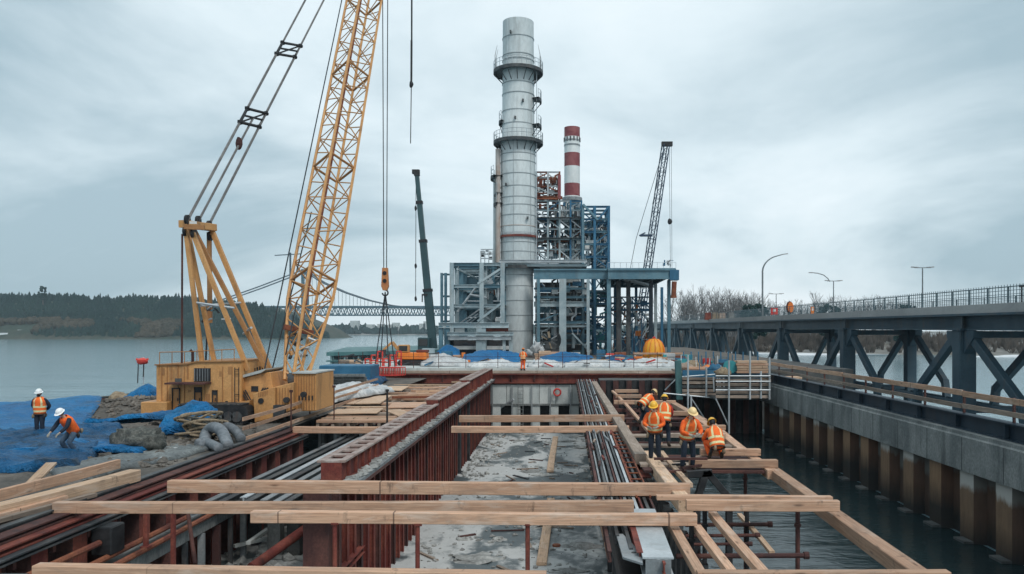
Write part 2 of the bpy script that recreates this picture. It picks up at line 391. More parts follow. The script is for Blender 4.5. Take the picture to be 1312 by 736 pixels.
RNG = random.Random(11)
def timber(p0, p1, w, h, label, mat='wood', cat='timber', group=None, name='timber', top=False, bow=None):
    """One sawn board with chamfered arrises and a slight bow, built along its own X axis (so the grain follows it). top: p0,p1 lie on its top face."""
    p0, p1 = V(p0), V(p1); d = p1 - p0; L = d.length; d.normalize()
    up = V((0, 0, 1)); y = up.cross(d).normalized(); z = d.cross(y)
    if top: p0 = p0 - z * (h / 2)
    a, b = w / 2, h / 2; c = min(a, b) * .1
    prof = [(-a + c, -b), (a - c, -b), (a, -b + c), (a, b - c), (a - c, b), (-a + c, b), (-a, b - c), (-a, -b + c)]
    n = max(2, min(24, int(L / .8))); bow = bow if bow is not None else min(.06, L * .0035)
    ph, q = RNG.uniform(0, 6), RNG.uniform(.6, 1.4)
    mb = MB(); vs = []
    for i in range(n + 1):
        t = i / n; dy = bow * math.sin(ph + q * 3 * t); dz = bow * .7 * math.sin(ph * 1.7 + q * 2.5 * t)
        e = RNG.uniform(-.003, .003)
        vs += [(L * t, s * (1 + e) + dy, r_ * (1 + e) + dz) for s, r_ in prof]
    k = 8; fs = [list(range(k))[::-1], list(range(n * k, n * k + k))]
    fs += [(j * k + i, j * k + (i + 1) % k, (j + 1) * k + (i + 1) % k, (j + 1) * k + i) for j in range(n) for i in range(k)]
    mb.add(vs, fs); o = mb.build(name, mat, pivot=(0, 0, 0))
    o.matrix_world = Matrix(((d.x, y.x, z.x, p0.x), (d.y, y.y, z.y, p0.y), (d.z, y.z, z.z, p0.z), (0, 0, 0, 1)))
    ORIGIN[o.name] = p0
    return tag(o, label, cat, group)
def part_timber(parent, p0, p1, w, h, name, mat='wood'):
    o = timber(p0, p1, w, h, None, mat, None, name=name); mw = o.matrix_world.copy(); o.parent = parent
    o.matrix_basis = Matrix.Translation(-ORIGIN[parent.name]) @ mw
    return o
def cross(u0, u1, vt, vb, label, depth=.2, zt=.25, mat='wood', group=None):
    """A board lying across the pit, its front face seen from (u0..u1, vt..vb)."""
    Y = (H - zt) * FPX / (vt - CV) ; h = (vb - vt) / FPX * Y
    Yc = Y + depth / 2
    return timber(((u0 - CU) / FPX * Y, Yc, zt), ((u1 - CU) / FPX * Y, Yc, zt), depth, h, label, mat, group=group, top=True)
# ------------------------------------------------------------------ camera, light, sky
cam = link(bpy.data.objects.new('camera', bpy.data.cameras.new('camera')))
cam.location = (0, 0, H); cam.rotation_euler = (R(90), 0, 0)
cam.data.sensor_width = 36; cam.data.lens = 36 * FPX / 1312
cam.data.shift_x = -(CU - 656) / 1312; cam.data.shift_y = (CV - 368) / 1312
cam.data.clip_start = .2; cam.data.clip_end = 12000
scene.camera = cam
SUN_EL, SUN_AZ = 50, 148          # azimuth clockwise from +Y: high, behind the camera's right shoulder
sun = link(bpy.data.objects.new('sun', bpy.data.lights.new('sun', 'SUN')))
sun.data.energy = 1.3; sun.data.angle = R(14); sun.data.color = (1, .97, .93)
sun.rotation_euler = (R(90 - SUN_EL), 0, R(180 - SUN_AZ)); sun.location = (0, 0, 80)
w = bpy.data.worlds.new('World'); scene.world = w; w.use_nodes = True
t = w.node_tree; t.nodes.clear()
def wn(typ, **kw):
    nd = t.nodes.new('ShaderNode' + typ)
    for k_, v_ in kw.items(): setattr(nd, k_, v_)
    return nd
out = wn('OutputWorld'); bg = wn('Background'); bg.inputs[1].default_value = .1; t.links.new(bg.outputs[0], out.inputs[0])
sky = wn('TexSky', sky_type='NISHITA', sun_disc=False); sky.sun_elevation = R(SUN_EL); sky.sun_rotation = R(SUN_AZ); sky.dust_density = 2
tc = wn('TexCoord'); sep = wn('SeparateXYZ'); t.links.new(tc.outputs['Generated'], sep.inputs[0])
# flat cloud sheet overhead: direction projected on a plane, so bands thin out towards the horizon
def m2(op, a, b=0.0, c=None):
    nd = wn('Math', operation=op)
    for i, s in enumerate((a, b) if c is None else (a, b, c)):
        if hasattr(s, 'links'): t.links.new(s, nd.inputs[i])
        else: nd.inputs[i].default_value = s
    return nd.outputs[0]
zc = m2('ADD', m2('MAXIMUM', sep.outputs[2], 0.0), .30)
cmb = wn('CombineXYZ'); t.links.new(m2('DIVIDE', sep.outputs[0], zc), cmb.inputs[0]); t.links.new(m2('DIVIDE', sep.outputs[1], zc), cmb.inputs[1])
def cl(scale, detail, rough, loc, dist=.4):
    mp = wn('Mapping'); mp.inputs['Location'].default_value = loc; mp.inputs['Scale'].default_value = scale; t.links.new(cmb.outputs[0], mp.inputs[0])
    nz = wn('TexNoise'); nz.inputs['Scale'].default_value = 1; nz.inputs['Detail'].default_value = detail; nz.inputs['Roughness'].default_value = rough; nz.inputs['Distortion'].default_value = dist
    t.links.new(mp.outputs[0], nz.inputs['Vector']); return nz.outputs[0]
big = cl((.7, .8, 1), 7, .58, (3.1, 1.7, 0), .5); fine = cl((2.2, 2.8, 1), 6, .55, (0, 4, 0), .5)
cs = m2('ADD', m2('MULTIPLY', big, .85), m2('MULTIPLY', fine, .15))
# clouds are thicker to both sides and thinnest ahead
side = m2('MULTIPLY', m2('POWER', m2('ABSOLUTE', m2('ADD', sep.outputs[0], .02)), 1.4), -.40)
low = m2('MULTIPLY', m2('SUBTRACT', 1.0, m2('MINIMUM', m2('MULTIPLY', sep.outputs[2], 9.0), 1.0)), .10)
cs = m2('ADD', m2('ADD', cs, side), low)
rp = wn('ValToRGB'); e = rp.color_ramp.elements
e[0].position = .27; e[0].color = (.27, .36, .405, 1); e[1].position = .70; e[1].color = (.73, .77, .785, 1)
e2 = e.new(.45); e2.color = (.51, .59, .622, 1)
t.links.new(cs, rp.inputs[0])
mulc = wn('Mix', data_type='RGBA', blend_type='MULTIPLY'); mulc.inputs[0].default_value = 1; t.links.new(rp.outputs[0], mulc.inputs[6]); mulc.inputs[7].default_value = (13.1, 13.1, 13.2, 1)
mixs = wn('Mix', data_type='RGBA'); mixs.inputs[0].default_value = .94; t.links.new(sky.outputs[0], mixs.inputs[6]); t.links.new(mulc.outputs[2], mixs.inputs[7])
t.links.new(mixs.outputs[2], bg.inputs[0])
scene.view_settings.view_transform = 'Standard'; scene.view_settings.look = 'None'; scene.view_settings.exposure = 0.3; scene.view_settings.gamma = 1
scene.view_settings.use_curve_mapping = False
scene.cycles.max_bounces = 8; scene.cycles.diffuse_bounces = 3; scene.cycles.glossy_bounces = 3; scene.cycles.volume_bounces = 0
scene.cycles.use_denoising = True; scene.cycles.caustics_reflective = False; scene.cycles.caustics_refractive = False

# ------------------------------------------------------------------ water, land, hill, far bank
WZ = -4.5
mb = MB(); mb.add([(-4500, -200, WZ), (4500, -200, WZ), (4500, 7000, WZ), (-4500, 7000, WZ)], [(0, 1, 2, 3)])
struct(mb.build('water', 'river_water', pivot=(0, 0, WZ)))
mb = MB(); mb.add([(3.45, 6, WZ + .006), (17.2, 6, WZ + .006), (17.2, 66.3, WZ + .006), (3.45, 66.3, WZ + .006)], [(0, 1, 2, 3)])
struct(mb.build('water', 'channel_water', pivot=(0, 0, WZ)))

def heightfield(name, mat, xs, ys, fn, skirt=None):
    mb = MB(); nx, ny = len(xs), len(ys)
    vs = [(x, y, fn(x, y)) for y in ys for x in xs]
    fs = [(j * nx + i, j * nx + i + 1, (j + 1) * nx + i + 1, (j + 1) * nx + i) for j in range(ny - 1) for i in range(nx - 1)]
    mb.add(vs, fs); return mb.build(name, mat, smooth='all', pivot=(0, 0, 0))
def lin(a, b, n): return [a + (b - a) * i / (n - 1) for i in range(n)]
def nz(x, y, s, o=0): return noise.noise(V((x * s + o, y * s - o, o * .3)))

SHORE = [(-70, 41.5), (-44, 42.5), (-34, 43.5), (-29, 47.5), (-25, 52), (-21.5, 60), (-20, 76)]
def shore_y(x):
    if x <= SHORE[0][0]: return SHORE[0][1]
    for (a, ya), (b, yb) in zip(SHORE, SHORE[1:]):
        if x <= b: return ya + (yb - ya) * (x - a) / (b - a)
    return 76
def land_z(x, y):
    d = shore_y(x) - y + nz(x, y, .35, 3) * .7
    z = .10 * nz(x, y, .45, 1) + .05 * nz(x, y, 1.4, 2)
    # gravel mound between the tarps and the crane
    z += .75 * math.exp(-(((x + 21.5) / 4.2) ** 2 + ((y - 39.5) / 2.6) ** 2)) + .35 * math.exp(-(((x + 17) / 3) ** 2 + ((y - 31.5) / 1.4) ** 2))
    z += .05 * abs(nz(x, y, 2.6, 5))
    if x > -13: z = z * max(0, (-11.9 - x) / 1.1)
    if d < 1.2: z += (d - 1.2) * .85
    return max(z - .02, -6)
xs = lin(-70, -26, 34) + lin(-25.6, -11.75, 64); ys = lin(6, 20, 22) + lin(20.4, 48, 74) + lin(49, 82, 30)
struct(heightfield('gravel_ground', 'gravel', xs, ys, land_z))

# far hill on the left bank
HILLP = [(-1400, 52), (-900, 46), (-566, 41), (-470, 41.5), (-420, 40), (-390, 36.5), (-350, 33), (-320, 26), (-290, 14), (-265, 3), (-240, -8), (-120, -8)]
def hill_top(x):
    for (a, za), (b, zb) in zip(HILLP, HILLP[1:]):
        if x <= b: return za + (zb - za) * (x - a) / (b - a)
    return -8
def hill_z(x, y):
    t_ = max(0, min(1, (y - 782 - 5 * nz(x, 0, .02)) / 100)); s = t_ ** .8
    return WZ - 1.2 + (hill_top(x) - 4.5 + 5.7) * s * (1 + .12 * nz(x, y, .015, 2)) + (3.0 if t_ > .01 and hill_top(x) > 4 else 0) * min(1, t_ * 12)
struct(heightfield('hill', 'hill', lin(-1300, -200, 90), lin(776, 980, 18), hill_z))
# wood on the hill: one mass
rg = random.Random(5); mb = MB()
def cone_tree(mb, x, y, z, h, r, n=6):
    vs = []; lv = 3
    for L in range(lv):
        zz = z + h * (.12 + .27 * L); q = r * (1 - .28 * L)
        base = len(mb.v); a0 = rg.uniform(0, 6)
        ring = [(x + q * math.cos(a0 + 6.283 * i / n) * rg.uniform(.7, 1.15), y + q * math.sin(a0 + 6.283 * i / n) * rg.uniform(.7, 1.15), zz + rg.uniform(-.05, .05) * h) for i in range(n)]
        mb.add(ring + [(x + rg.uniform(-.1, .1) * r, y, zz + h * (.42 if L < 2 else .34))], [(i, (i + 1) % n, n) for i in range(n)])
nb = MB()
for i in range(8200):
    x = rg.uniform(-900, -258); y = 784 + 105 * rg.random() ** 1.2; z = hill_z(x, y)
    if z < WZ + .8 or (y < 806 and any(abs(x + h_) < 10 for h_ in (562, 548, 540))): continue
    low = (y - 784) / 105
    if low < .25 and x < -390 and noise.noise(V((x * .012, y * .03, 1))) > -.1:
        for q in range(2): nb.blob((x + rg.uniform(-3, 3), y, z + 2.5), (rg.uniform(2, 4.2), rg.uniform(2, 4), rg.uniform(2.2, 4)), i + q, .35, 6, 4, 2.2)
    else: cone_tree(mb, x, y, z - 1, rg.uniform(4.5, 7.5) * (rg.choice((1, 1, 1, 1.35)) if low > .8 else 1), rg.uniform(2.0, 3.6), 5)
tag(mb.build('conifer_forest', 'conifer', pivot=(0, 0, 0)), kind='stuff'); tag(nb.build('bare_woodland', 'broadleaf', pivot=(0, 0, 0)), kind='stuff')
# the lone tall tree standing above the ridge
tp = P(55, 386, 850); tr = thing('lone_tree', tp - V((0, 0, 6)), 'lone tall round-topped tree rising above the forest ridge', 'tree')
mb = MB(); mb.tube(tp - V((0, 0, 6)), tp + V((0, 0, 9)), .7, 6, .3); mb.build('trunk', 'bark', tr)
mb = MB()
for i in range(46):
    a, b = rg.uniform(0, 6.28), rg.uniform(-1, 1); q = (1 - abs(b) * .6)
    mb.blob(tp + V((math.cos(a) * 4.2 * q * rg.random() ** .5, math.sin(a) * 4 * q, 8.5 + b * 6.5)), rg.uniform(.8, 1.7), i, .4, 5, 4, 2)
mb.build('crown', 'conifer', tr)
# three white houses near the far water's edge
for i, (u, v_, Y, wd, lab) in enumerate(((7, 429.5, 792, 9, 'small white house at the water edge, lowest of the three'), (30, 425.5, 798, 9, 'small white house on the wooded shore, middle of the three'), (42.5, 424.5, 801, 8, 'small white house beside the wood, farthest along the shore'))):
    p = P(u, v_, Y); ht = thing('house', (p.x, p.y, p.z - 3), lab, 'house', 'white houses on the far left shore')
    z0 = p.z - 3
    mb = MB(); mb.box(p.x - wd / 2, p.x + wd / 2, p.y - 3, p.y + 3, z0 - 2, z0 + 3); mb.build('wall', 'white_paint', ht)
    mb = MB(); mb.prism([(p.x - wd / 2 - .5, z0 + 3), (p.x + wd / 2 + .5, z0 + 3), (p.x + wd / 2 - 1, z0 + 5.2), (p.x - wd / 2 + 1, z0 + 5.2)], 'y', p.y - 3.4, p.y + 3.4); mb.build('roof', 'snow', ht)
    for q in (-.25, .25):
        mb = MB(); mb.box(p.x + q * wd - .7, p.x + q * wd + .7, p.y - 3.06, p.y - 3.0, z0 + .9, z0 + 2.1); mb.build('window', 'dark_glass', ht)

# far shore beyond the suspension bridge and behind the road bridge
def far_z(x, y):
    t_ = max(0, min(1, (y - 1500) / 120)); return WZ - .8 + 8 * t_
struct(heightfield('far_shore', 'bank', lin(-1000, 900, 60), lin(1480, 1800, 8), far_z))
mb = MB()
for i in range(1500):
    x = rg.uniform(-620, 560); y = rg.uniform(1530, 1640)
    mb.blob((x, y, far_z(x, y) + 4), (rg.uniform(4, 9), 5, rg.uniform(4, 11 + 7 * nz(x, 0, .02))), i, .4, 6, 4, 2)
tag(mb.build('far_treeline', 'conifer', pivot=(0, 0, 0)), kind='stuff')
mb = MB()
for i in range(26):
    x = rg.uniform(-420, 300); h_ = rg.uniform(10, 26); mb = MB(); mb.box(x - rg.uniform(4, 9), x + rg.uniform(4, 9), 1560, 1580, 0, h_)
    tag(mb.build('distant_block', 'concrete_pale'), 'pale distant building block among the trees of the far shore', 'building', 'distant blocks on the far shore')

# right bank, with brushwood and snow patches below the road bridge
def bank_edge(x): return 300 - (x - 60) * .35 if x < 500 else 146
def rbank_z(x, y):
    t_ = (y - (bank_edge(x) + 8 * nz(x, y, .03, 7))) / 36
    return WZ - 1 + 5.5 * max(0, min(1, t_)) + .7 * nz(x, y, .06, 4) * max(0, min(1, t_ * 3))
struct(heightfield('bank', 'bank', lin(28, 640, 90), lin(120, 520, 80), rbank_z))
mb = MB()
for i in range(3400):
    x = rg.uniform(36, 430); y = bank_edge(x) + 4 + 50 * rg.random(); z = rbank_z(x, y)
    if z < WZ + .5: continue
    hh = rg.uniform(1.5, 5.5); ww = rg.uniform(1.0, 2.6)
    for q in range(20):
        a = rg.uniform(0, 6.28); r1 = ww * rg.random(); b = V((x + .3 * r1 * math.cos(a), y + .3 * r1 * math.sin(a), z - .3)); tp_ = V((x + r1 * math.cos(a), y + r1 * math.sin(a), z + hh * rg.uniform(.5, 1))); wv = V((rg.uniform(-1, 1), 0, rg.uniform(-.3, .3))) * .09
        mb.add([b - wv, b + wv, tp_ + wv * .4, b.lerp(tp_, .6) - wv * 1.6 - V((.2, 0, 0))], [(0, 1, 2), (0, 2, 3)])
tag(mb.build('brushwood', 'brush_twigs', pivot=(0, 0, 0)), kind='stuff')
mb = MB()
for i in range(30):
    x = rg.uniform(60, 420); y = bank_edge(x) - rg.uniform(2, 9); mb.blob((x, y, WZ + .1), (rg.uniform(6, 22), rg.uniform(1, 3), rg.uniform(.2, .8)), i, .3, 12, 5, 2)
tag(mb.build('shore_ice', 'snow', pivot=(0, 0, 0)), kind='stuff')

# bare winter trees on the right bank: four shapes, each tree its own trunk and twigs
def bare_tree(seed, h):
    r_ = random.Random(seed); tr = thing('bare_tree', (0, 0, 0), '', 'tree'); T = MB(); C = MB()
    def grow(p, d, L, rad, lev):
        q = p + d * L; (T if lev == 0 else C).tube(p, q, rad, 5 if lev < 2 else 3, rad * .62)
        if lev >= 5: return
        for s in range(3 if lev < 2 else r_.choice((2, 2, 3))):
            ax = V((r_.uniform(-1, 1), r_.uniform(-1, 1), r_.uniform(-.3, .6))).normalized()
            nd = (d + ax * r_.uniform(.35, .75)).normalized(); nd = (nd + V((0, 0, .16))).normalized()
            grow(q if s else p + d * L * r_.uniform(.7, 1), nd, L * r_.uniform(.62, .84), max(rad * .6, .028), lev + 1)
    grow(V((0, 0, -1)), V((r_.uniform(-.05, .05), 0, 1)).normalized(), h * .36, h * .017, 0)
    T.build('trunk', 'bark', tr); C.build('crown', 'twigs', tr); return tr
bt = [bare_tree(s, h_) for s, h_ in ((1, 15), (2, 17), (3, 14), (4, 16))]
spots = []
for i in range(52):
    u = 868 + 104 * (i / 51) + rg.uniform(-2, 2); spots.append((u, rg.uniform(250, 330), rg.uniform(1.0, 1.35)))
for i in range(44):
    u = 985 + 180 * (i / 43) + rg.uniform(-2, 2); spots.append((u, rg.uniform(330, 420), rg.uniform(.9, 1.2)))
for i, (u, Y, s) in enumerate(spots):
    X = (u - CU) / FPX * Y; z = max(rbank_z(X, Y), WZ + 1)
    dense = u < 1000
    lab = 'bare winter tree in the dense row behind the canopy end and the traffic barriers' if dense else 'bare winter tree in the looser row beyond the bridge lamp posts'
    gp = 'bare trees behind the near end of the bridge' if dense else 'bare trees beyond the lamp posts'
    if i < 4: o = bt[i]; o.location = (X, Y, z); o.rotation_euler = (0, 0, rg.uniform(0, 6)); o.scale = (s,) * 3; tag(o, lab, None, gp)
    else: dup(bt[i % 4], (X, Y, z), rg.uniform(0, 6), s, lab, gp)
# dark evergreen clumps between them
for u, v_, Y, r_, lab in ((967, 402, 240, 3.2, 'dark evergreen bush left of the tall curved street lamp base'), (1062, 403, 300, 3.4, 'dark evergreen clump behind the double-headed lamp with the curved arm'), (1162, 404, 260, 3.6, 'dark evergreen bush behind the bridge railing by the twin-headed lamp')):
    p = P(u, v_, Y); tr = thing('evergreen_bush', (p.x, p.y, WZ + 4), lab, 'bush')
    mb = MB(); mb.tube((p.x, p.y, WZ), (p.x, p.y, p.z), .3, 6, .15); mb.build('trunk', 'bark', tr)
    mb = MB()
    for i in range(150):
        a, b = rg.uniform(0, 6.28), rg.uniform(-2.2, .9); q = (math.sqrt(1 - b * b) if b > 0 else 1 + .1 * b) * rg.random() ** .4
        mb.blob((p.x + math.cos(a) * r_ * 1.3 * q, p.y + math.sin(a) * r_ * q, p.z + b * r_), rg.uniform(.3, .8) * r_ * .35, i, .45, 5, 4, 2)
    mb.build('crown', 'conifer', tr)

# the air: even, pale, everything inside it
mb = MB(); mb.box(-1500, 1500, -40, 1900, WZ - 1.9, 125)
hz = mb.build('haze', 'glass'); hz.data.materials.clear(); hm = bpy.data.materials.new('haze_air'); hm.use_nodes = True
ht_ = hm.node_tree; ht_.nodes.clear(); ho = ht_.nodes.new('ShaderNodeOutputMaterial'); pv = ht_.nodes.new('ShaderNodeVolumePrincipled')
pv.inputs['Density'].default_value = .00017; pv.inputs['Color'].default_value = (.72, .88, .97, 1); pv.inputs['Anisotropy'].default_value = 0.0
ht_.links.new(pv.outputs[0], ho.inputs['Volume']); hz.data.materials.append(hm); tag(hz, kind='stuff')
# ------------------------------------------------------------------ the pit: floor, walls, girder, rail bed, sea wall
FZ = -4.4
def sheet_pile(mb, a, b, z0, z1, pitch, depth, side, ff=.42, slope=.09, thick=.03):
    """Corrugated sheet piling along a->b (2-D), front faces towards 'side'. Returns nothing; mb.mi 0 = front, 1 = recess and webs."""
    a, b = V((a[0], a[1], 0)), V((b[0], b[1], 0)); d = (b - a); L = d.length; d.normalize(); s = V((-d.y, d.x, 0)) * side
    x = 0
    while x < L - .01:
        p = min(pitch, L - x); pts = [(0, 0), (ff, 0), (ff + slope, 1), (1 - slope, 1), (1, 0)]
        for (q0, k0), (q1, k1) in zip(pts, pts[1:]):
            mb.mi = 0 if (k0 == 0 and k1 == 0) else 1
            A = a + d * (x + q0 * p) - s * (depth * k0); B = a + d * (x + q1 * p) - s * (depth * k1)
            mb.add([(A.x, A.y, z0), (B.x, B.y, z0), (B.x, B.y, z1), (A.x, A.y, z1)], [(0, 1, 2, 3)])
        x += p
# pit floor
mb = MB(); mb.box(-11.4, 3.4, 9, 70.58, WZ - .6, FZ)
struct(mb.build('floor', 'slab_floor', pivot=(0, 0, 0)))
# side bench between the left wall and the girder wall (higher concrete)
mb = MB(); mb.box(-11.3, -6.75, 9, 52, FZ + .004, -3.25)
struct(mb.build('bench_floor', 'slab_floor', pivot=(0, 0, 0)))

# --- left retaining wall
LW = thing('retaining_wall', (-11.5, 10, FZ), 'maroon sheet pile retaining wall along the left edge of the pit, beside the blue tarps', 'wall')
mb = MB(); sheet_pile(mb, (-11.0, 33.6), (-11.0, 8), FZ, -.38, 1.4, .45, 1, .38, .07); mb.build('sheet_piles', ['rust_red', 'rust_dark'], LW)  # recess faces take the darker rust, so their shade is painted in
for x, z, w_, h_, m_, nm in ((-11.42, -.06, .34, .13, 'rust_dark', 'cap_rail'), (-11.24, -.21, .42, .15, 'rust_red', 'cap_rail'), (-11.1, -.36, .5, .13, 'steel_dark', 'waler'), (-11.72, .0, .2, .16, 'steel_dark', 'cap_rail')):
    mb = MB(); mb.ibeam((x, 8, z), (x, 33.8, z), w_, h_, .035, .08); mb.build(nm, m_, LW)
for i in range(20):
    y = 9.5 + i * 1.25; mb = MB(); mb.box(-11.12, -10.98, y - .05, y + .05, -.62, -.43); mb.build('bracket', 'rust_dark', LW)
# return wall at the end of the left wall, under the timber deck
RW = thing('cross_wall', (-9.5, 37, FZ), 'dark sheet pile cross wall under the front edge of the timber deck', 'wall')
mb = MB(); sheet_pile(mb, (-11.9, 38.6), (-6.9, 38.6), -3.4, -.35, .8, .3, -1); mb.build('sheet_piles', ['steel_grey', 'steel_dark'], RW)
mb = MB(); mb.ibeam((-11.9, 38.35, -.5), (-6.9, 38.35, -.5), .3, .3); mb.build('waler', 'rust_dark', RW)
for i in range(8):
    x = -11.4 + i * .62; mb = MB(); mb.bar((x, 37.7, -3.2), (x, 37.7, -.35), .16, .16); mb.build('post', 'steel_grey' if i % 2 else 'steel_dark', RW)
# concrete ledge and rust coloured pipes on the wall
mb = MB(); mb.bar((-10.65, 10, -1.5), (-10.65, 26.5, -1.5), .7, .32); tag(mb.build('wall_ledge', 'concrete'), 'pale grey concrete ledge running low along the left wall of the pit', 'ledge')
for z, x, y0, y1, lab in ((-.75, -10.72, 12.6, 18.2, 'upper rust red pipe running along the left pit wall'), (-1.12, -10.6, 11.4, 25.0, 'long rust red pipe just above the pale ledge of the left wall'), (-1.75, -10.4, 10.5, 19.2, 'lowest rust red pipe, under the pale ledge of the left wall'), (-1.22, -10.25, 17.6, 24.6, 'short rust red pipe lying on the pale ledge')):
    mb = MB(); mb.tube((x, y0, z), (x, y1, z), .075, 8); tag(mb.build('steel_pipe', 'rust_orange', smooth=True), lab, 'pipe')
mb = MB(); mb.box(-10.98, -10.5, 18.3, 18.9, -1.08, -.42); tag(mb.build('steel_box', 'black', bevel=.03), 'black steel box hanging on the left wall between the rust red pipes', 'box')
mb = MB(); mb.bar((-10.35, 14.6, FZ), (-10.35, 14.6, -.45), .5, .32); mb.box(-10.65, -10.05, 14.4, 14.8, -.45, -.4); tag(mb.build('steel_column', 'steel_dark'), 'dark flat steel column against the left pit wall near the lower left corner', 'column')
mb = MB(); mb.box(-10.9, -10.3, 14.0, 14.4, FZ, -1.05); mb.box(-10.92, -10.28, 13.98, 14.42, -1.05, -1.0); tag(mb.build('concrete_block', 'concrete', bevel=.02), 'pale concrete block in the lower left corner of the pit', 'block')

# posts and struts below the near boards on the left
for i, (u, v0, v1, Y, lab) in enumerate(((222, 660, 722, 19.8, 'rust red post hanging below the longest cross board at the left'), (93, 655, 720, 18.3, 'rust red post below the left end of the longest cross board'), (187, 657, 684, 19.4, 'short rust red post above the pale ledge'))):
    a, b = P(u, v0, Y), P(u, v1, Y); mb = MB(); mb.bar((a.x, a.y, a.z + .1), (b.x, b.y, b.z - .3), .1, .1); mb.box(b.x - .1, b.x + .1, b.y - .1, b.y + .1, b.z - .34, b.z - .3)
    tag(mb.build('steel_post', 'rust_red'), lab, 'post')
a, b = P(241, 658, 19.7), P(250, 722, 19.3); mb = MB(); mb.tube(a, b, .05, 8); tag(mb.build('leaning_rod', 'rust_dark'), 'thin rust brown rod leaning beside the rust red post at the left', 'rod')
for i, (x, y, h_, s_, m_, lab) in enumerate(((-9.35, 25.8, 2.35, .42, 'concrete', 'square pale concrete pier standing on the bench between the left wall and the girder'), (-8.75, 25.9, 2.35, .42, 'concrete_dark', 'square dark grey pier beside the pale concrete pier on the bench'), (-10.6, 27.2, 1.5, .36, 'steel_dark', 'dark stub column by the foot of the left wall'), (-7.6, 24.9, 2.0, .2, 'steel_dark', 'slim dark post between the dark grey pier and the girder wall'))):
    mb = MB(); mb.box(x - s_ / 2, x + s_ / 2, y - s_ / 2, y + s_ / 2, -3.25, -3.25 + h_); mb.box(x - s_ / 2 - .06, x + s_ / 2 + .06, y - s_ / 2 - .06, y + s_ / 2 + .06, -3.25 + h_, -3.19 + h_)
    tag(mb.build('pier', m_, bevel=.015), lab, 'pier')
a, b = P(322, 728, 21.8), P(405, 668, 24.6); mb = MB(); mb.tube(a, b, .15, 10); mb.tube(b, b + (b - a).normalized() * .06, .2, 10); tag(mb.build('raking_pipe', 'rust_red', smooth=True), 'thick rust red pipe strut slanting up towards the girder', 'pipe')
for i, (u0, v0, u1, v1, Y0, Y1, lab) in enumerate(((234, 681, 290, 655, 22.6, 25.3, 'grey angle bar slanting low across the left side of the pit'), (318, 696, 352, 672, 24, 26.5, 'loose pale plank lying against the pale pier'), (300, 700, 342, 690, 25.2, 26.0, 'loose grey plank on the bench floor below the near boards'))):
    mb = MB(); mb.bar(P(u0, v0, Y0), P(u1, v1, Y1), .14, .1); tag(mb.build('angle_bar', 'concrete_pale' if i else 'galv'), lab, 'bar')
# dark columns and bracing under the left wall, low in the corner
for i in range(11):
    y = 15.6 + i * 1.0; mb = MB(); mb.bar((-10.35, y, FZ + .0), (-10.35, y, -1.67), .12 + .05 * (i % 3), .14)
    tag(mb.build('prop', ('steel_dark', 'steel_grey', 'rust_dark')[i % 3]), 'upright steel prop in the row under the pale ledge of the left wall', 'prop', 'props under the left ledge')
for i in range(7):
    x = -10.9 + i * .6; mb = MB(); mb.bar((x, 29.2 + .2 * (i % 2), -3.25), (x, 29.2 + .2 * (i % 2), -1.35), .22, .16)
    tag(mb.build('prop', ('steel_dark', 'concrete_dark')[i % 2]), 'dark upright prop in the row carrying the front of the loose steel sections', 'prop', 'props under the steel sections')

# --- loose steel sections lying lengthwise
mb = MB(); mb.bar((-11.2, 29.3, -1.25), (-7, 29.3, -1.25), .25, .22); tag(mb.build('bearer', 'steel_dark'), 'dark bearer under the near third of the loose steel sections', 'beam')
mb = MB(); mb.bar((-11.2, 36.9, -1.25), (-7, 36.9, -1.25), .25, .22); tag(mb.build('bearer', 'steel_dark'), 'dark bearer under the far end of the loose steel sections', 'beam')
for i in range(9):
    x = -10.5 + i * .40; y0 = 22.2 + (i * 37 % 5) * .45; m_ = ('steel_grey', 'steel_dark', 'galv', 'steel_dark', 'steel_grey')[i % 5]
    mb = MB(); mb.ibeam((x, y0, -1.0 - .02 * (i % 3)), (x + .35, 47, -1.0), .22, .24, .03, .05)
    tag(mb.build('steel_section', m_), 'long grey steel section lying in the row between the left wall and the red girder', 'steel section', 'loose steel sections left of the red girder')

# --- the big red girder: three segments on a long ledge over a plated wall
GW = thing('girder_wall', (-6.4, 22, FZ), 'long dark maroon plated wall carrying the red girder through the middle of the pit', 'wall')
mb = MB(); mb.box(-6.95, -6.25, 21.2, 69.6, FZ, -.22); mb.build('wall_core', 'rust_dark', GW)
mb = MB(); mb.box(-7.0, -5.72, 21.6, 69.6, -.2, -.1); mb.build('ledge_plate', 'steel_grey', GW)
mb = MB(); mb.box(-5.80, -5.70, 21.6, 69.6, -.3, -.201); mb.build('ledge_lip', 'rust_dark', GW)
for i in range(60):
    y = 21.6 + i * .8; mb = MB(); mb.ibeam((-6.14, y, FZ), (-6.14, y, -.31), .2, .2, .02, .03, up=(1, 0, 0))
    mb.build('stiffener', 'rust_red' if i % 3 else 'rust_dark', GW)
mb = MB(); mb.ibeam((-6.05, 21.6, -2.5), (-6.05, 24, -2.5), .2, .2); mb.build('strut', 'rust_red', GW)
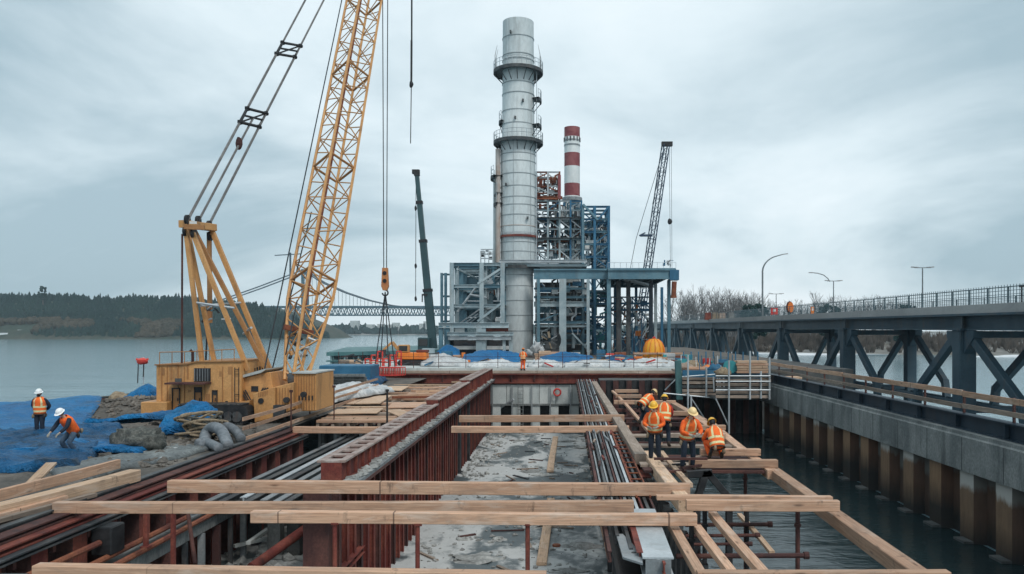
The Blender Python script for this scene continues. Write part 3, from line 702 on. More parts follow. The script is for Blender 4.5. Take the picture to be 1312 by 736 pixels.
def girder(y0, y1, x0, x1, z0, h_, lab):
    g = thing('plate_girder', (x0, y0, z0), lab, 'girder', 'red girder segments in the middle of the pit'); Wd = .78
    def X(y): return x0 + (x1 - x0) * (y - y0) / (y1 - y0)
    mb = MB(); mb.bar((X(y0), y0, z0 + .03), (X(y1), y1, z0 + .03), Wd, .06); mb.build('bottom_flange', 'rust_red', g)
    mb = MB()
    for s in (-.27, .27): mb.bar((X(y0) + s, y0 + .03, z0 + h_ / 2), (X(y1) + s, y1 - .03, z0 + h_ / 2), .05, h_ - .124)
    mb.build('web', 'rust_red', g)
    mb = MB(); mb.box(X(y0) - .29, X(y0) + .29, y0 + .005, y0 + .028, z0 + .06, z0 + h_ - .06); mb.build('end_plate', 'rust_red', g)
    # top flange as two strips tied by battens: the openings between show the dark inside
    mb = MB()
    for s in (-.3, .3): mb.bar((X(y0) + s, y0, z0 + h_ - .03), (X(y1) + s, y1, z0 + h_ - .03), .2, .06)
    y = y0 + .2
    while y < y1 - .2: mb.box(X(y) - .2, X(y) + .2, y - .2, y + .2, z0 + h_ - .057, z0 + h_ - .005); y += .95
    mb.build('top_flange', 'dusty_top', g)
    y = y0 + .55
    while y < y1:
        for s in (-1, 1): mb = MB(); mb.box(X(y) + s * .3, X(y) + s * .385, y - .02, y + .02, z0 + .06, z0 + h_ - .06); mb.build('stiffener', 'rust_red', g)
        y += .85
    return g
girder(22.0, 39.2, -6.42, -6.42, -.1, .64, 'near red girder segment with an open ended box end and pale top')
girder(39.3, 52.6, -6.38, -6.36, -.098, .86, 'middle red girder segment, one step higher than the near one')
girder(52.7, 68.6, -6.33, -6.2, -.096, 1.0, 'far red girder segment ending at the rusty deck edge beam')
# crumbs of concrete on the ledge
mb = MB(); rg = random.Random(8)
for i in range(420):
    y = 22 + 46 * rg.random() ** 1.5; r_ = rg.uniform(.03, .12); mb.blob((rg.uniform(-6.02, -5.78), y, -.1 + r_ * .3), (r_ * 1.4, r_ * 1.6, r_ * .8), i, .4, 6, 4, 2)
tag(mb.build('rubble', 'rubble', pivot=(0, 0, 0)), kind='stuff')
# props at the foot of the wall on the floor side
for u, vb, Y, r_, lab in ((585, 606, 47.3, .26, 'black column on the pit floor under the near one of the two middle boards'), (598, 590, 52.2, .2, 'short black column on the pit floor behind the thicker black column'), (559, 617, 44.6, .28, 'maroon box column at the girder wall where the second segment starts')):
    b = G(u, vb, FZ); mb = MB(); mb.bar((b.x, b.y, FZ), (b.x, b.y, -.3), r_ * 2, r_ * 2); mb.box(b.x - r_ * 1.5, b.x + r_ * 1.5, b.y - r_ * 1.5, b.y + r_ * 1.5, FZ, FZ + .06)
    tag(mb.build('column', 'rust_red' if u == 559 else 'black', bevel=.02), lab, 'column')
mb = MB()
for i in range(150):
    y = rg.uniform(46, 70); x = -5.7 + rg.random() ** 2.4 * 1.5; r_ = rg.uniform(.04, .17); mb.blob((x, y, FZ + r_ * .3), (r_, r_ * 1.2, r_ * .7), i, .5, 6, 4, 2)
for i in range(160):
    y = rg.uniform(23, 33); x = rg.uniform(-11, -7.2); r_ = rg.uniform(.04, .2); mb.blob((x, y, -3.25 + r_ * .2), (r_ * 1.4, r_ * 1.2, r_ * .7), i, .5, 6, 4, 2)
tag(mb.build('debris', 'rubble', pivot=(0, 0, 0)), kind='stuff')
mb = MB()
for i in range(900):
    x, y = rg.uniform(-5.6, 3.0), 26 + 44 * rg.random() ** 1.3; r_ = rg.choice((.02, .03, .04, .05, .08)); mb.blob((x, y, FZ + r_ * .3), (r_ * 1.4, r_ * 1.2, r_ * .8), i, .4, 5, 4, 2)
for i in range(26):
    x, y = rg.uniform(-5, 2.6), rg.uniform(27, 66); mb.blob((x, y, FZ - .01), (rg.uniform(.25, .9), rg.uniform(.2, .7), rg.uniform(.05, .14)), i + 7, .35, 14, 8, 2.5)
tag(mb.build('gravel', 'rubble', pivot=(0, 0, 0)), kind='stuff')
# small litter lying on the floor of the pit: scraps of plank, rods
rg = random.Random(21)
for i in range(46):
    x, y = rg.uniform(-5.2, 1.0), rg.uniform(26, 66); a = rg.uniform(0, 3.14); L = rg.uniform(.3, 1.6)
    d = V((math.cos(a), math.sin(a), 0)) * L / 2
    timber((x - d.x, y - d.y, FZ + .04), (x + d.x, y + d.y, FZ + .04), rg.uniform(.06, .16), .05, 'scrap of wood lying loose on the wet pit floor', ('wood_grey', 'steel_dark', 'wood_grey', 'rust_dark')[i % 4], 'scrap', 'scraps on the pit floor', 'wood_scrap')
mb = MB(); p = G(713, 700, FZ); mb.lathe([(0, FZ + .07), (.16, FZ + .07), (.17, FZ), ], p.x, p.y, 14); tag(mb.build('manhole_disc', 'rust_orange'), 'round rust coloured disc lying on the pit floor', 'disc')

# --- end wall of the pit under the deck
EW = thing('end_wall', (-6, 72, FZ), 'pale concrete panel wall with dark openings closing the far end of the pit', 'wall')
mb = MB(); mb.box(-20.6, 3.9, 70.45, 70.58, FZ, -.6); mb.build('back_wall', 'black', EW)
pan = [(-17.4, -13.9), (-13.9, -12.4), (-10.7, -7.2)]
rg = random.Random(3)
for x0, x1 in pan:
    n = 2 if x1 - x0 < 2 else 3
    for i in range(n):
        a = x0 + (x1 - x0) * i / n; b = x0 + (x1 - x0) * (i + 1) / n - .04; mb = MB(); mb.box(a, b, 69.55 + .05 * (i % 2), 69.95, FZ, -.62); mb.build('panel', 'concrete_pale' if (i + int(x0)) % 3 else 'frame_grey', EW)
x = -6.1
while x < 2.4:
    mb = MB(); mb.box(x, x + 1.42, 69.6, 69.9, -2.36, -.62); mb.build('panel', 'concrete_pale', EW); x += 1.46
for i, x in enumerate((-6.0, -4.25, -2.5, -.85, .95, 2.2)):
    mb = MB(); mb.box(x, x + .82, 69.45, 69.85, FZ, -2.36); mb.build('pilaster', 'concrete_pale', EW)
    mb = MB(); mb.bar((x + .1, 69.35, FZ), (x + .1, 69.35, -.62), .1, .1); mb.build('guide_rail', 'steel_grey', EW)
mb = MB(); mb.box(-6.2, 3.8, 69.35, 69.5, -2.45, -2.30); mb.build('ledge', 'concrete', EW)
for x0, x1 in ((-20.4, -17.6), (-12.3, -10.8)):
    mb = MB()
    for z in (-3.9, -3.2, -2.5, -1.8, -1.1): mb.box(x0, x1, 69.8, 70.2, z, z + .22)
    mb.build('rack_shelf', 'steel_grey', EW)
mb = MB(); mb.box(-15.5, -14.2, 69.45, 69.5, -1.5, -.7); mb.build('red_plate', 'rust_orange', EW)
# ladder and hose ring on that wall
p = P(667, 494, 69.2); ld = thing('wall_ladder', (p.x, 69.15, FZ), 'grey ladder fixed to the far end wall below the worker in orange', 'ladder')
for s in (-.22, .22):
    mb = MB(); mb.tube((p.x + s, 69.15, FZ), (p.x + s, 69.15, -.7), .035, 6); mb.build('rail', 'concrete', ld)
for i in range(11):
    mb = MB(); mb.tube((p.x - .22, 69.15, FZ + .3 + i * .33), (p.x + .22, 69.15, FZ + .3 + i * .33), .025, 5); mb.build('rung', 'concrete', ld)
p = P(714, 503, 69.15); mb = MB()
mb.path([(p.x + .3 * math.cos(a), 69.155, p.z + .3 * math.sin(a)) for a in [i * .3927 for i in range(17)]], .08, 8); tag(mb.build('life_ring', 'red_bright', smooth=True), 'red life ring hanging on the pale end wall of the pit', 'life ring')
a, b = P(630, 530, 70.5), P(658, 512, 69.2); mb = MB(); mb.bar(a, b, .22, .16); tag(mb.build('slanting_strut', 'galv'), 'pale slanting strut between the girder wall and the end wall', 'strut')

# --- deck and its rusty edge beam
mb = MB(); mb.box(-21.2, 11.0, 70.6, 150, WZ - 1, .62); mb2 = mb; struct(mb.build('deck', 'concrete_dark', pivot=(0, 0, 0)))
mb = MB(); mb.box(-21.4, 11.2, 70.2, 90, .624, .84); struct(mb.build('deck_slab', 'concrete_pale', pivot=(0, 0, 0)))
mb = MB(); mb.box(-22, 26, 90.1, 160, WZ - 1, .8); struct(mb.build('plant_ground', 'gravel', pivot=(0, 0, 0)))
EB = thing('edge_beam', (-5, 69.6, -.5), 'long rust red edge beam under the deck at the far end of the pit', 'beam')
mb = MB(); mb.ibeam((-21.1, 69.7, -.06), (10.5, 69.7, -.06), .7, .86, .1, .12); mb.build('flange_beam', 'rust_red', EB)
for i in range(16):
    x = -20.6 + i * 2.05; mb = MB(); mb.box(x - .03, x + .03, 69.37, 69.64, -.39, .27); mb.build('stiffener', 'rust_dark', EB)
mb = MB(); mb.box(-21.1, 10.5, 69.45, 70.15, .40, .624); mb.build('kerb_plank', 'wood_grey', EB)
# deck railing of thin dark posts
DR = thing('deck_railing', (-5, 70.3, .84), 'thin dark steel railing along the front of the far deck', 'railing')
for i, u in enumerate((434, 465, 499, 530, 562, 597, 638, 690, 721, 752, 781, 812, 842)):
    x = (u - CU) * .0704; mb = MB(); mb.tube((x, 70.35, .84), (x, 70.35, 2.3), .03, 5); mb.build('post', 'rust_dark', DR)
for z in (1.35, 1.85):
    mb = MB(); mb.tube((-19.8, 70.35, z), (9.0, 70.35, z), .018, 5); mb.build('rail', 'rust_dark', DR)

# --- rail bed right of the floor
RB = thing('rail_bed', (1.8, 14, -.4), 'bundle of long dark steel rails on cross ties running to the deck', 'rail bed')
def rx(k, y):      # k 0..1 across the bed
    t_ = (y - 14) / 55; return (.98 + .62 * t_) + k * ((2.28 + 1.1 * t_) - (.98 + .62 * t_))
RAILS = [(0, 'rust_dark', 15.2), (.07, 'steel_grey', 17.2), (.17, 'steel_dark', 16.4), (.23, 'steel_grey', 18.4), (.33, 'steel_dark', 15.4), (.40, 'rust_dark', 17.6), (.47, 'steel_grey', 16.0), (.56, 'steel_dark', 18.8), (.64, 'galv', 17.4), (.74, 'rust_red', 14.4), (.84, 'steel_dark', 18.8), (.95, 'rust_dark', 17.2)]
for i, (k, m_, y0) in enumerate(RAILS):
    w_ = .05 if i % 2 else .075
    mb = MB(); mb.ibeam((rx(k, y0), y0, -.2), (rx(k, 69.3), 69.3, -.2), w_, .22, .03, .02); mb.build('rail', m_, RB)
for i in range(62):
    y = 18.6 + i * .82; mb = MB(); mb.bar((rx(-.06, y), y, -.385), (rx(1.05, y), y, -.385), .15, .11); mb.build('cross_tie', ('rust_dark', 'steel_dark', 'wood_grey')[i % 3], RB)
for i in range(26):
    y = 20.5 + i * .95; mb = MB(); mb.tube((rx(.70, y), y, -.06), (rx(.96, y), y, -.06), .022, 5); mb.build('ladder_rung', 'rust_orange', RB)
for k in (.70, .96):
    mb = MB(); mb.tube((rx(k, 20), 20, -.058), (rx(k, 45.5), 45.5, -.058), .028, 6); mb.build('ladder_bar', 'rust_orange', RB)
mb = MB(); mb.bar((rx(1.12, 24.5), 24.5, -.42), (rx(1.12, 38), 38, -.42), .5, .04); mb.build('red_plate', 'rust_red', RB)
mb = MB(); mb.bar((rx(.5, 14.5), 14.5, -.75), (rx(.5, 69), 69, -.75), .9, .5); mb.build('bearing_beam', 'black', RB)
rg = random.Random(31)
for i in range(22):
    y = rg.uniform(24, 66); k = rg.uniform(.05, .7); mb = MB(); L = rg.uniform(.4, 1.6); mb.bar((rx(k, y), y, -.03), (rx(k + rg.uniform(-.1, .1), y + L), y + L, -.05), .07, .06)
    tag(mb.build('offcut', ('rust_dark', 'wood_grey', 'steel_grey', 'rust_red')[i % 4]), 'short offcut lying loose on the bundle of rails', 'offcut', 'offcuts on the rails')
for i in range(16):
    y = 18 + i * 3.3; mb = MB(); mb.bar((rx(.5, y), y, FZ), (rx(.5, y), y, -1.0), .22, .22); tag(mb.build('trestle_post', 'steel_dark'), 'dark post in the row under the rail bundle', 'post', 'posts under the rail bundle')
# side wall under the rail bed, closing the floor against the water
mb = MB(); sheet_pile(mb, (3.45, 9), (3.45, 71.5), WZ - 1, -1.2, .9, .25, -1)
SW = thing('dam_wall', (3.45, 9, WZ), 'low dark sheet pile dam between the pit floor and the channel water', 'wall')
mb.build('sheet_piles', ['rust_dark', 'steel_dark'], SW)
# galvanised beam ends close to the camera
gb = thing('wide_flange_beam', (1.85, 14.6, -.4), 'short wide galvanised steel beam with its open end towards the viewer', 'beam')
mb = MB(); mb.ibeam((1.86, 14.6, -.22), (2.0, 18.6, -.22), .58, .36, .035, .05); mb.build('flange_beam', 'galv', gb)
mb = MB(); mb.box(1.62, 2.1, 14.57, 14.6, -.36, -.08); mb.build('end_plate', 'steel_grey', gb)
gb = thing('gusset_plate', (1.35, 15, -.35), 'flat grey gusset plate with a bolt hole beside the galvanised beam end', 'plate')
mb = MB(); mb.prism([(1.22, 14.9), (1.56, 14.5), (1.62, 15.1), (1.36, 16.6), (1.22, 16.6)], 'z', -.16, -.12); mb.build('plate', 'steel_grey', gb)
mb = MB(); mb.lathe([(0, -.115), (.05, -.115), (.05, -.125)], 1.46, 15.2, 12); mb.build('bolt_hole', 'black', gb)
mb = MB(); mb.ibeam((1.55, 14.9, -.1), (1.62, 17.8, -.1), .12, .14); tag(mb.build('rusty_bar', 'rust_red'), 'short rust red bar lying over the grey gusset plate', 'bar')

# --- sea wall on the right
SWL = thing('sea_wall', (16.8, 28, WZ), 'concrete capped sheet pile sea wall with white and rust runs on the right of the channel', 'wall')
mb = MB(); sheet_pile(mb, (16.9, 18.3), (16.9, 64.2), WZ - 1.2, -1.62, 2.7, .45, 1, .40, .07); o = mb.build('sheet_piles', ['pile_front', 'pile_recess_shaded'], SWL)
mb = MB(); mb.prism([(16.72, -1.6), (18.6, -1.6), (18.6, .0), (16.8, .0), (16.8, -.14), (16.72, -.2)], 'y', 17, 65); mb.build('concrete_cap', 'concrete', SWL)
for i in range(15):
    y = 20.2 + i * 3.05; mb = MB(); mb.box(16.712, 16.73, y - .02, y + .02, -1.58, -.22); mb.build('form_joint', 'concrete_dark', SWL)
mb = MB()
for i in range(17):
    y = 18.9 + i * 2.7; mb.box(16.5, 16.9, y - .6, y + .25, WZ - .4, WZ + .1)
mb.build('toe_ledge', 'concrete_dark', SWL)
mb = MB(); mb.box(17.7, 19.4, 17, 66, WZ - 1, -.004 - 1.6); mb.build('backfill', 'concrete_dark', SWL)
sb = thing('waler_beam', (17.3, 30, 0), 'dark navy steel beam lying along the top of the sea wall', 'beam')
mb = MB(); mb.ibeam((17.35, 17, .335), (17.35, 64.5, .335), .5, .66, .05, .06); mb.build('flange_beam', 'beam_blue', sb)
for i, y in enumerate((30, 33.7, 37.3, 40.9, 44.5, 47.9, 51.4, 55, 58.5, 62)):
    mb = MB(); mb.box(17.11, 17.3, y - .04, y + .04, .06, .61); mb.build('stiffener', 'beam_blue', sb)
WF = thing('timber_railing', (17.5, 30, .66), 'long wooden guard railing on dark posts along the top of the sea wall', 'railing')
for y in (23, 26.4, 30, 33.7, 37.3, 40.9, 44.5, 47.9, 51.4, 55, 58.5, 62):
    mb = MB(); mb.bar((17.5, y, .1), (17.5, y, 1.62), .09, .09); mb.build('post', 'rust_dark', WF)
ys_ = [20, 26.4, 33.7, 40.9, 47.9, 55, 64]
for a, b in zip(ys_, ys_[1:]):
    part_timber(WF, (17.42, a + .02, 1.50), (17.42, b - .02, 1.50 + RNG.uniform(-.03, .03)), .06, .24, 'rail_board'); part_timber(WF, (17.42, a + .02, .96), (17.42, b - .02, .95), .06, .2, 'rail_board', 'wood_grey')
# far end wall of the channel, in shade below the scaffold
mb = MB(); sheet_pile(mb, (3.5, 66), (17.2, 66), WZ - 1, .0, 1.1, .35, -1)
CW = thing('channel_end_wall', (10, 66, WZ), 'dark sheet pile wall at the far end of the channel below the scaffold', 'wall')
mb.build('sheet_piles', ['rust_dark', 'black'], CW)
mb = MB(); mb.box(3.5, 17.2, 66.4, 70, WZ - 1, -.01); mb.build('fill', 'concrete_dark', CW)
# ------------------------------------------------------------------ timbers lying over the pit
cross(213, 884, 618.5, 634, 'long cross board over the pit, third one up, marked by dark saw lines', .22, .28)
cross(66, 812, 643, 657, 'longest cross board over the pit, its left end reaching past the left pit wall', .22, .27)
cross(880, 1076, 642, 655.5, 'front one of the two lapped boards over the channel water', .18, .32)
cross(842, 1067, 636.5, 642, 'rear one of the two lapped boards over the channel water', .2, .30, 'wood')
cross(320, 893, 658, 672.5, 'cross board over the pit just below the longest one', .22, .26)
# nearest board, slightly askew
Y = 13.2; a, b = P(47, 722, Y), P(700, 734.5, Y * .985)
timber(a, b, .22, .24, 'nearest cross board along the bottom edge, running slightly askew', 'wood', top=True)
timber(P(893, 731, 13.4), P(1215, 732, 13.4), .2, .22, 'nearest board over the channel at the bottom right', 'wood', top=True)
cross(588, 800, 532.5, 541, 'farther of the two boards across the middle of the pit', .3, .2)
cross(578, 806, 546.5, 554.5, 'nearer of the two boards across the middle of the pit, resting on the black column', .3, .1)
cross(375, 495, 547.5, 555.5, 'single board between the left wall and the red girder', .3, .12)
# long boards lying on the pit floor
def floor_board(u0, v0, u1, v1, w_, lab, mat='wood_pale', z=FZ + .1): return timber(G(u0, v0, z), G(u1, v1, z), w_, .12, lab, mat)
floor_board(711, 560, 706, 604, .42, 'far one of the two planks lying end to end on the pit floor')
floor_board(705, 640, 695, 722, .38, 'near one of the two planks lying end to end on the pit floor')
floor_board(768, 650, 782, 722, .2, 'narrow plank on the pit floor beside the rail bundle', 'wood')
# thin posts carrying the near boards
for u, v0, v1, lab in ((535, 672, 728, 'thin rust red rod below the cross board, left of the plank on the floor'), (676, 672, 740, 'thin rust red rod below the cross board, beside the near floor plank'), (429, 671, 728, 'thin rust red rod against the near end of the maroon wall')):
    Y = 16.9; mb = MB(); a, b = P(u, v0, Y), P(u, v1, Y); mb.tube((a.x, a.y, a.z), (a.x, a.y, b.z - .6), .05, 8); mb.tube((a.x, a.y, a.z - .02), (a.x, a.y, a.z + .02), .09, 8); tag(mb.build('steel_rod', 'rust_red'), lab, 'rod')
# right edge over the channel: long beam in lengths
def along(p0, p1, w_, h_, lab, mat='wood', group=None): return timber(p0, p1, w_, h_, lab, mat, 'timber', group, top=True)
along(G(1181, 730, -.02), G(985, 596, -.02), .34, .3, 'long edge timber over the channel, nearest length at the lower right')
along(G(990, 602, .0), G(912, 543, .0), .34, .28, 'edge timber over the channel, second length beside the crouching worker')
along(G(925, 556, .16), G(888, 531, .16), .34, .26, 'edge timber over the channel, third length from the near end')
along(G(900, 538, .1), G(860, 513, .1), .36, .26, 'edge timber over the channel, farthest length')
cross(898, 975, 576, 584.5, 'short cross board over the channel just behind the crouching worker', .24, .24)
cross(884, 997, 590, 600, 'cross board over the channel in front of the two standing workers', .26, .22)
cross(886, 930, 545.5, 551.5, 'short cross board behind the worker in dark trousers', .3, .3)
cross(848, 886, 527.5, 533, 'short cross board right behind the standing worker with the yellow hat', .3, .2)
cross(787, 866, 513.5, 518.5, 'cross board reaching from the log to the far edge timber', .3, .2)
cross(788, 818, 499.5, 503.5, 'farthest short board beside the bent worker', .3, .2)
cross(789, 822, 506, 510.5, 'second farthest short board beside the bent worker', .3, .2)
cross(855, 905, 556, 561, 'board across the channel between the standing worker and the crouching one', .3, .12, 'wood_grey')
along(G(784, 501, .05), G(848, 566, .05), .16, .12, 'thin board slanting along the left side of the workers')
along(G(847, 577, .0), G(884, 620, .0), .16, .12, 'thin board running from the standing worker to the near cross board', 'wood_pale')
along(G(860, 668, -.1), G(906, 744, -.1), .2, .14, 'leftmost of the three thin boards running towards the viewer over the water', 'wood')
along(G(893, 672, -.08), G(944, 738, -.08), .18, .14, 'middle one of the three thin boards running towards the viewer over the water', 'wood')
along(G(913, 655, -.06), G(986, 740, -.06), .2, .14, 'rightmost of the three thin boards running towards the viewer over the water', 'wood')
along(G(947, 658, -.6), G(990, 706, -.6), .12, .08, 'pale thin lath low over the water between the hanging rods', 'wood_pale')
# thick weathered timbers right of the rails
along(G(762, 489, .1), G(821, 583, .1), .4, .34, 'thick weathered log along the right side of the rail bundle', 'wood_grey')
along(G(829, 577, .08), G(880, 640, .08), .36, .34, 'thick pale squared log in front of the weathered one, beside the standing worker', 'wood_pale')
along(G(880, 640, -.3), G(850, 602, -.3), .2, .2, 'short support timber under the pale squared log', 'wood_grey')
# footing boards the right hand workers stand on
for i, (y, lab) in enumerate(((24.1, 'dark walkway board nearest the cross board in front of the standing workers'), (25.05, 'walkway board under the feet of the worker in dark trousers'), (26.3, 'walkway board under the standing worker with the yellow hat'), (29.2, 'walkway board under the crouching worker'), (38.2, 'walkway board under the bent worker'), (32.0, 'walkway board half way between the bent worker and the others'))):
    timber((2.6, y, -.06), (6.7, y, -.08), .55, .08, lab, 'wood_grey' if i % 2 else 'rust_dark', top=True)
for i in range(6):
    y = 27.6 + i * 3.3; mb = MB(); mb.bar((2.7, y, -.3), (7.0, y, -.3), .14, .2); tag(mb.build('joist', 'rust_dark'), 'dark joist in the row under the walkway over the channel', 'joist', 'joists over the channel')
# hanging rods and pipes over the water, near right
for u, v0, v1, Y, lab in ((1022, 655, 735, 18.3, 'rust brown rod standing in the channel under the two lapped boards'), (903, 655, 742, 18.2, 'black rod standing in the channel below the lapped boards, left of the three thin boards'), (886, 672, 742, 17, 'dark rod below the right end of the lowest cross board'), (957, 655, 704, 19.2, 'slim dark rod over the water between the thin boards'), (955, 600, 640, 24.6, 'thin rust red rod under the cross board in front of the workers')):
    a, b = P(u, v0, Y), P(u, v1, Y); mb = MB(); mb.tube((a.x, a.y, a.z + .12), (b.x, b.y, WZ - .3), .055, 8); mb.tube((a.x, a.y, a.z - .3), (a.x, a.y, a.z - .36), .085, 8); tag(mb.build('steel_rod', 'black' if u < 960 and u != 955 else 'rust_dark'), lab, 'rod')
for u0, u1, v_, Y, r_, lab in ((866, 1030, 713, 16.6, .055, 'nearest rust brown pipe lying level over the channel'), (878, 984, 673, 19.0, .05, 'rust brown pipe over the channel just below the lapped boards'), (878, 968, 687, 18.2, .04, 'thin dark pipe between the two rust brown ones over the channel'), (872, 958, 698, 17.6, .035, 'thinnest dark pipe over the channel')):
    a, b = P(u0, v_, Y), P(u1, v_ - 1, Y); mb = MB(); mb.tube(a, b, r_, 8); mb.tube(b, b + V((.1, 0, 0)), r_ * 1.5, 8); tag(mb.build('steel_pipe', 'rust_dark'), lab, 'pipe')
# steel trestle in the water under the workers
ts = thing('steel_trestle', (5.0, 21.6, WZ), 'black steel trestle frame standing in the channel below the workers', 'trestle')
for a, b in ((P(905, 604, 22.4), P(893, 640, 22.4)), (P(905, 604, 22.4), P(934, 638, 22.4)), (P(878, 610, 22.6), P(880, 646, 22.6)), (P(880, 608, 22.4), P(912, 606, 22.4)), (P(893, 640, 22.4), P(934, 640, 22.4))):
    mb = MB(); mb.bar(a, b, .2, .2); mb.build('leg', 'black', ts)
for u in (893, 934):
    p = P(u, 640, 22.4); mb = MB(); mb.bar(p, (p.x, p.y, WZ - .3), .18, .18); mb.build('leg', 'black', ts)
for i in range(9):
    a = P(838 + i * 6, 588 + (i * 13) % 22, 23.4 + (i % 3)); mb = MB(); mb.bar(a, a + V((RNG.uniform(.3, 1.6), RNG.uniform(-.4, .9), RNG.uniform(-.1, .1))), .09, .07)
    tag(mb.build('offcut', ('rust_dark', 'black', 'wood_grey')[i % 3]), 'offcut of bar lying loose around the feet of the workers', 'offcut', 'offcuts by the workers')

# --- timber deck behind the left wall, with its guard rail
TDP = [(-11.2, -6.9)]
rg = random.Random(17)
mats = ('wood', 'wood_pale', 'wood', 'wood_grey')
for i in range(7):
    x = -11.3 + i * .72; timber((x, 36.7, -.32), (x + .2, 61, -.32), .14, .24, 'joist running lengthwise under the timber deck', 'wood_grey', 'timber', 'joists of the timber deck')
yy = [36.9, 37.6, 38.3, 40.0, 41.6, 43.4, 45.4, 46.2, 48.6, 51.0, 53.2, 56.0, 58.5, 61.0]
for i, y in enumerate(yy):
    x1 = -7.0 + rg.uniform(-.1, .2); x0 = -11.4 - (0 if y < 42 else rg.uniform(0, 3.5))
    timber((x0, y, -.0), (x1, y + rg.uniform(-.3, .3), 0), .32 if i % 3 else .55, .12, 'plank lying across the timber deck behind the left wall', mats[i % 4], 'timber', 'planks of the timber deck', top=True)
for i, (x0, x1, y0, y1, m_, lab) in enumerate(((-11.6, -9.2, 38.9, 41.2, 'wood_pale', 'pale plywood sheet at the near left corner of the timber deck'), (-9.4, -7.4, 41.9, 45, 'wood', 'plywood sheet in the middle of the timber deck beside the girder'), (-12.6, -10.4, 44.2, 49.5, 'wood_pale', 'long plywood sheet by the guard rail of the timber deck'), (-9.9, -7.6, 49.1, 52.4, 'wood', 'plywood sheet at the far part of the timber deck'), (-14.5, -11, 53.8, 58, 'wood_pale', 'plywood sheet at the far left corner of the timber deck'))):
    timber((x0, (y0 + y1) / 2, .07), (x1, (y0 + y1) / 2 + .2, .09), y1 - y0, .05, lab, m_, 'plywood sheet', name='plywood_sheet', top=True)
timber((-8.8, 41.2, .05), (-7.4, 38.2, .05), .9, .06, 'tapering pale sheet leaning to the girder at the front of the timber deck', 'wood_pale', 'plywood sheet', name='plywood_sheet', top=True)
for i in range(10):
    x, y = rg.uniform(-11, -7.6), rg.uniform(47, 63); timber((x, y, .18), (x + rg.uniform(1, 2.8), y + rg.uniform(-1, 1), .22), .12, .14, 'loose upright edge board on the far part of the timber deck', ('wood', 'rust_orange', 'wood_pale')[i % 3], 'timber', 'edge boards on the timber deck')
gr = thing('guard_rail', (-11.6, 29.8, 0), 'three board wooden guard rail in front of the yellow crane', 'guard rail')
gpts = [V((-11.85, 29.2, 0)), V((-11.9, 32.2, 0)), V((-11.95, 35.6, 0)), V((-12.0, 38.4, 0)), V((-12.1, 42.0, 0)), V((-12.3, 47.5, 0)), V((-12.4, 53, 0))]
for i, p in enumerate(gpts):
    part_timber(gr, p, p + V((0, 0, .98)), .1, .14, 'post', 'wood' if i % 2 else 'wood_pale')
for a, b in ((0, 2), (2, 4), (4, 6)):
    for z, hh in ((.9, .14), (.56, .13), (.14, .16)):
        o_ = V((.08, 0, z)); part_timber(gr, gpts[a] + o_ - V((0, .08, 0)), gpts[b] + o_ + V((0, .05, 0)), .05, hh, 'rail_board', ('wood', 'wood_pale')[(a // 2) % 2])
# thin rods standing on the deck
for u, v0, v1, m_, lab in ((373, 500, 552, 'rust_dark', 'thin rust brown rod standing at the near end of the guard rail'), (397, 490, 536, 'rust_dark', 'thin rust brown rod standing behind the guard rail'), (428, 494, 538, 'rust_dark', 'thin rust brown rod in the middle of the timber deck'), (496, 499, 544, 'black', 'thick black rod standing between timber deck and girder')):
    b = G(u, v1, 0); a = P(u, v0, b.y); mb = MB(); mb.tube(b, (b.x, b.y, a.z), .045 if m_ == 'black' else .03, 6); mb.tube((b.x, b.y, a.z - .1), (b.x, b.y, a.z), .08, 6); tag(mb.build('steel_rod', m_), lab, 'rod')

# --- boards along the near end of the left wall
def prail(u0, v0, Y0, u1, v1, Y1, w_, h_, lab, mat='wood'): return timber(P(u0, v0, Y0), P(u1, v1, Y1), w_, h_, lab, mat, top=True)
prail(-60, 642, 16.8, 151, 588.5, 22.4, .12, .26, 'upper wooden rail on short posts in front of the blue tarps')
prail(-60, 660, 16.2, 173, 602, 21.6, .34, .32, 'broad pale timber lying along the left wall below the wooden rail', 'wood_pale')
prail(-60, 673, 16.0, 83, 635, 18.9, .2, .2, 'shorter timber end lying next to the broad pale one at the left wall')
prail(-60, 679, 15.6, 120, 632, 19.6, .18, .1, 'thin grey batten pressed against the wall cap at the left', 'wood_grey')
for u, v0, v1, Y, lab in ((31, 619, 650, 18.6, 'short wooden post carrying the near part of the wooden rail'), (140, 592, 612, 21.9, 'short wooden post carrying the far end of the wooden rail')):
    a, b = P(u, v0, Y), P(u, v1, Y); timber((a.x, a.y + .1, b.z - .1), (a.x, a.y + .1, a.z), .14, .2, lab, 'wood', 'post', name='wooden_post')
timber(P(38, 622, 19.4), P(66, 594, 20.6), .26, .06, 'pale plank leaning against the wooden rail in front of the tarps', 'wood_pale')
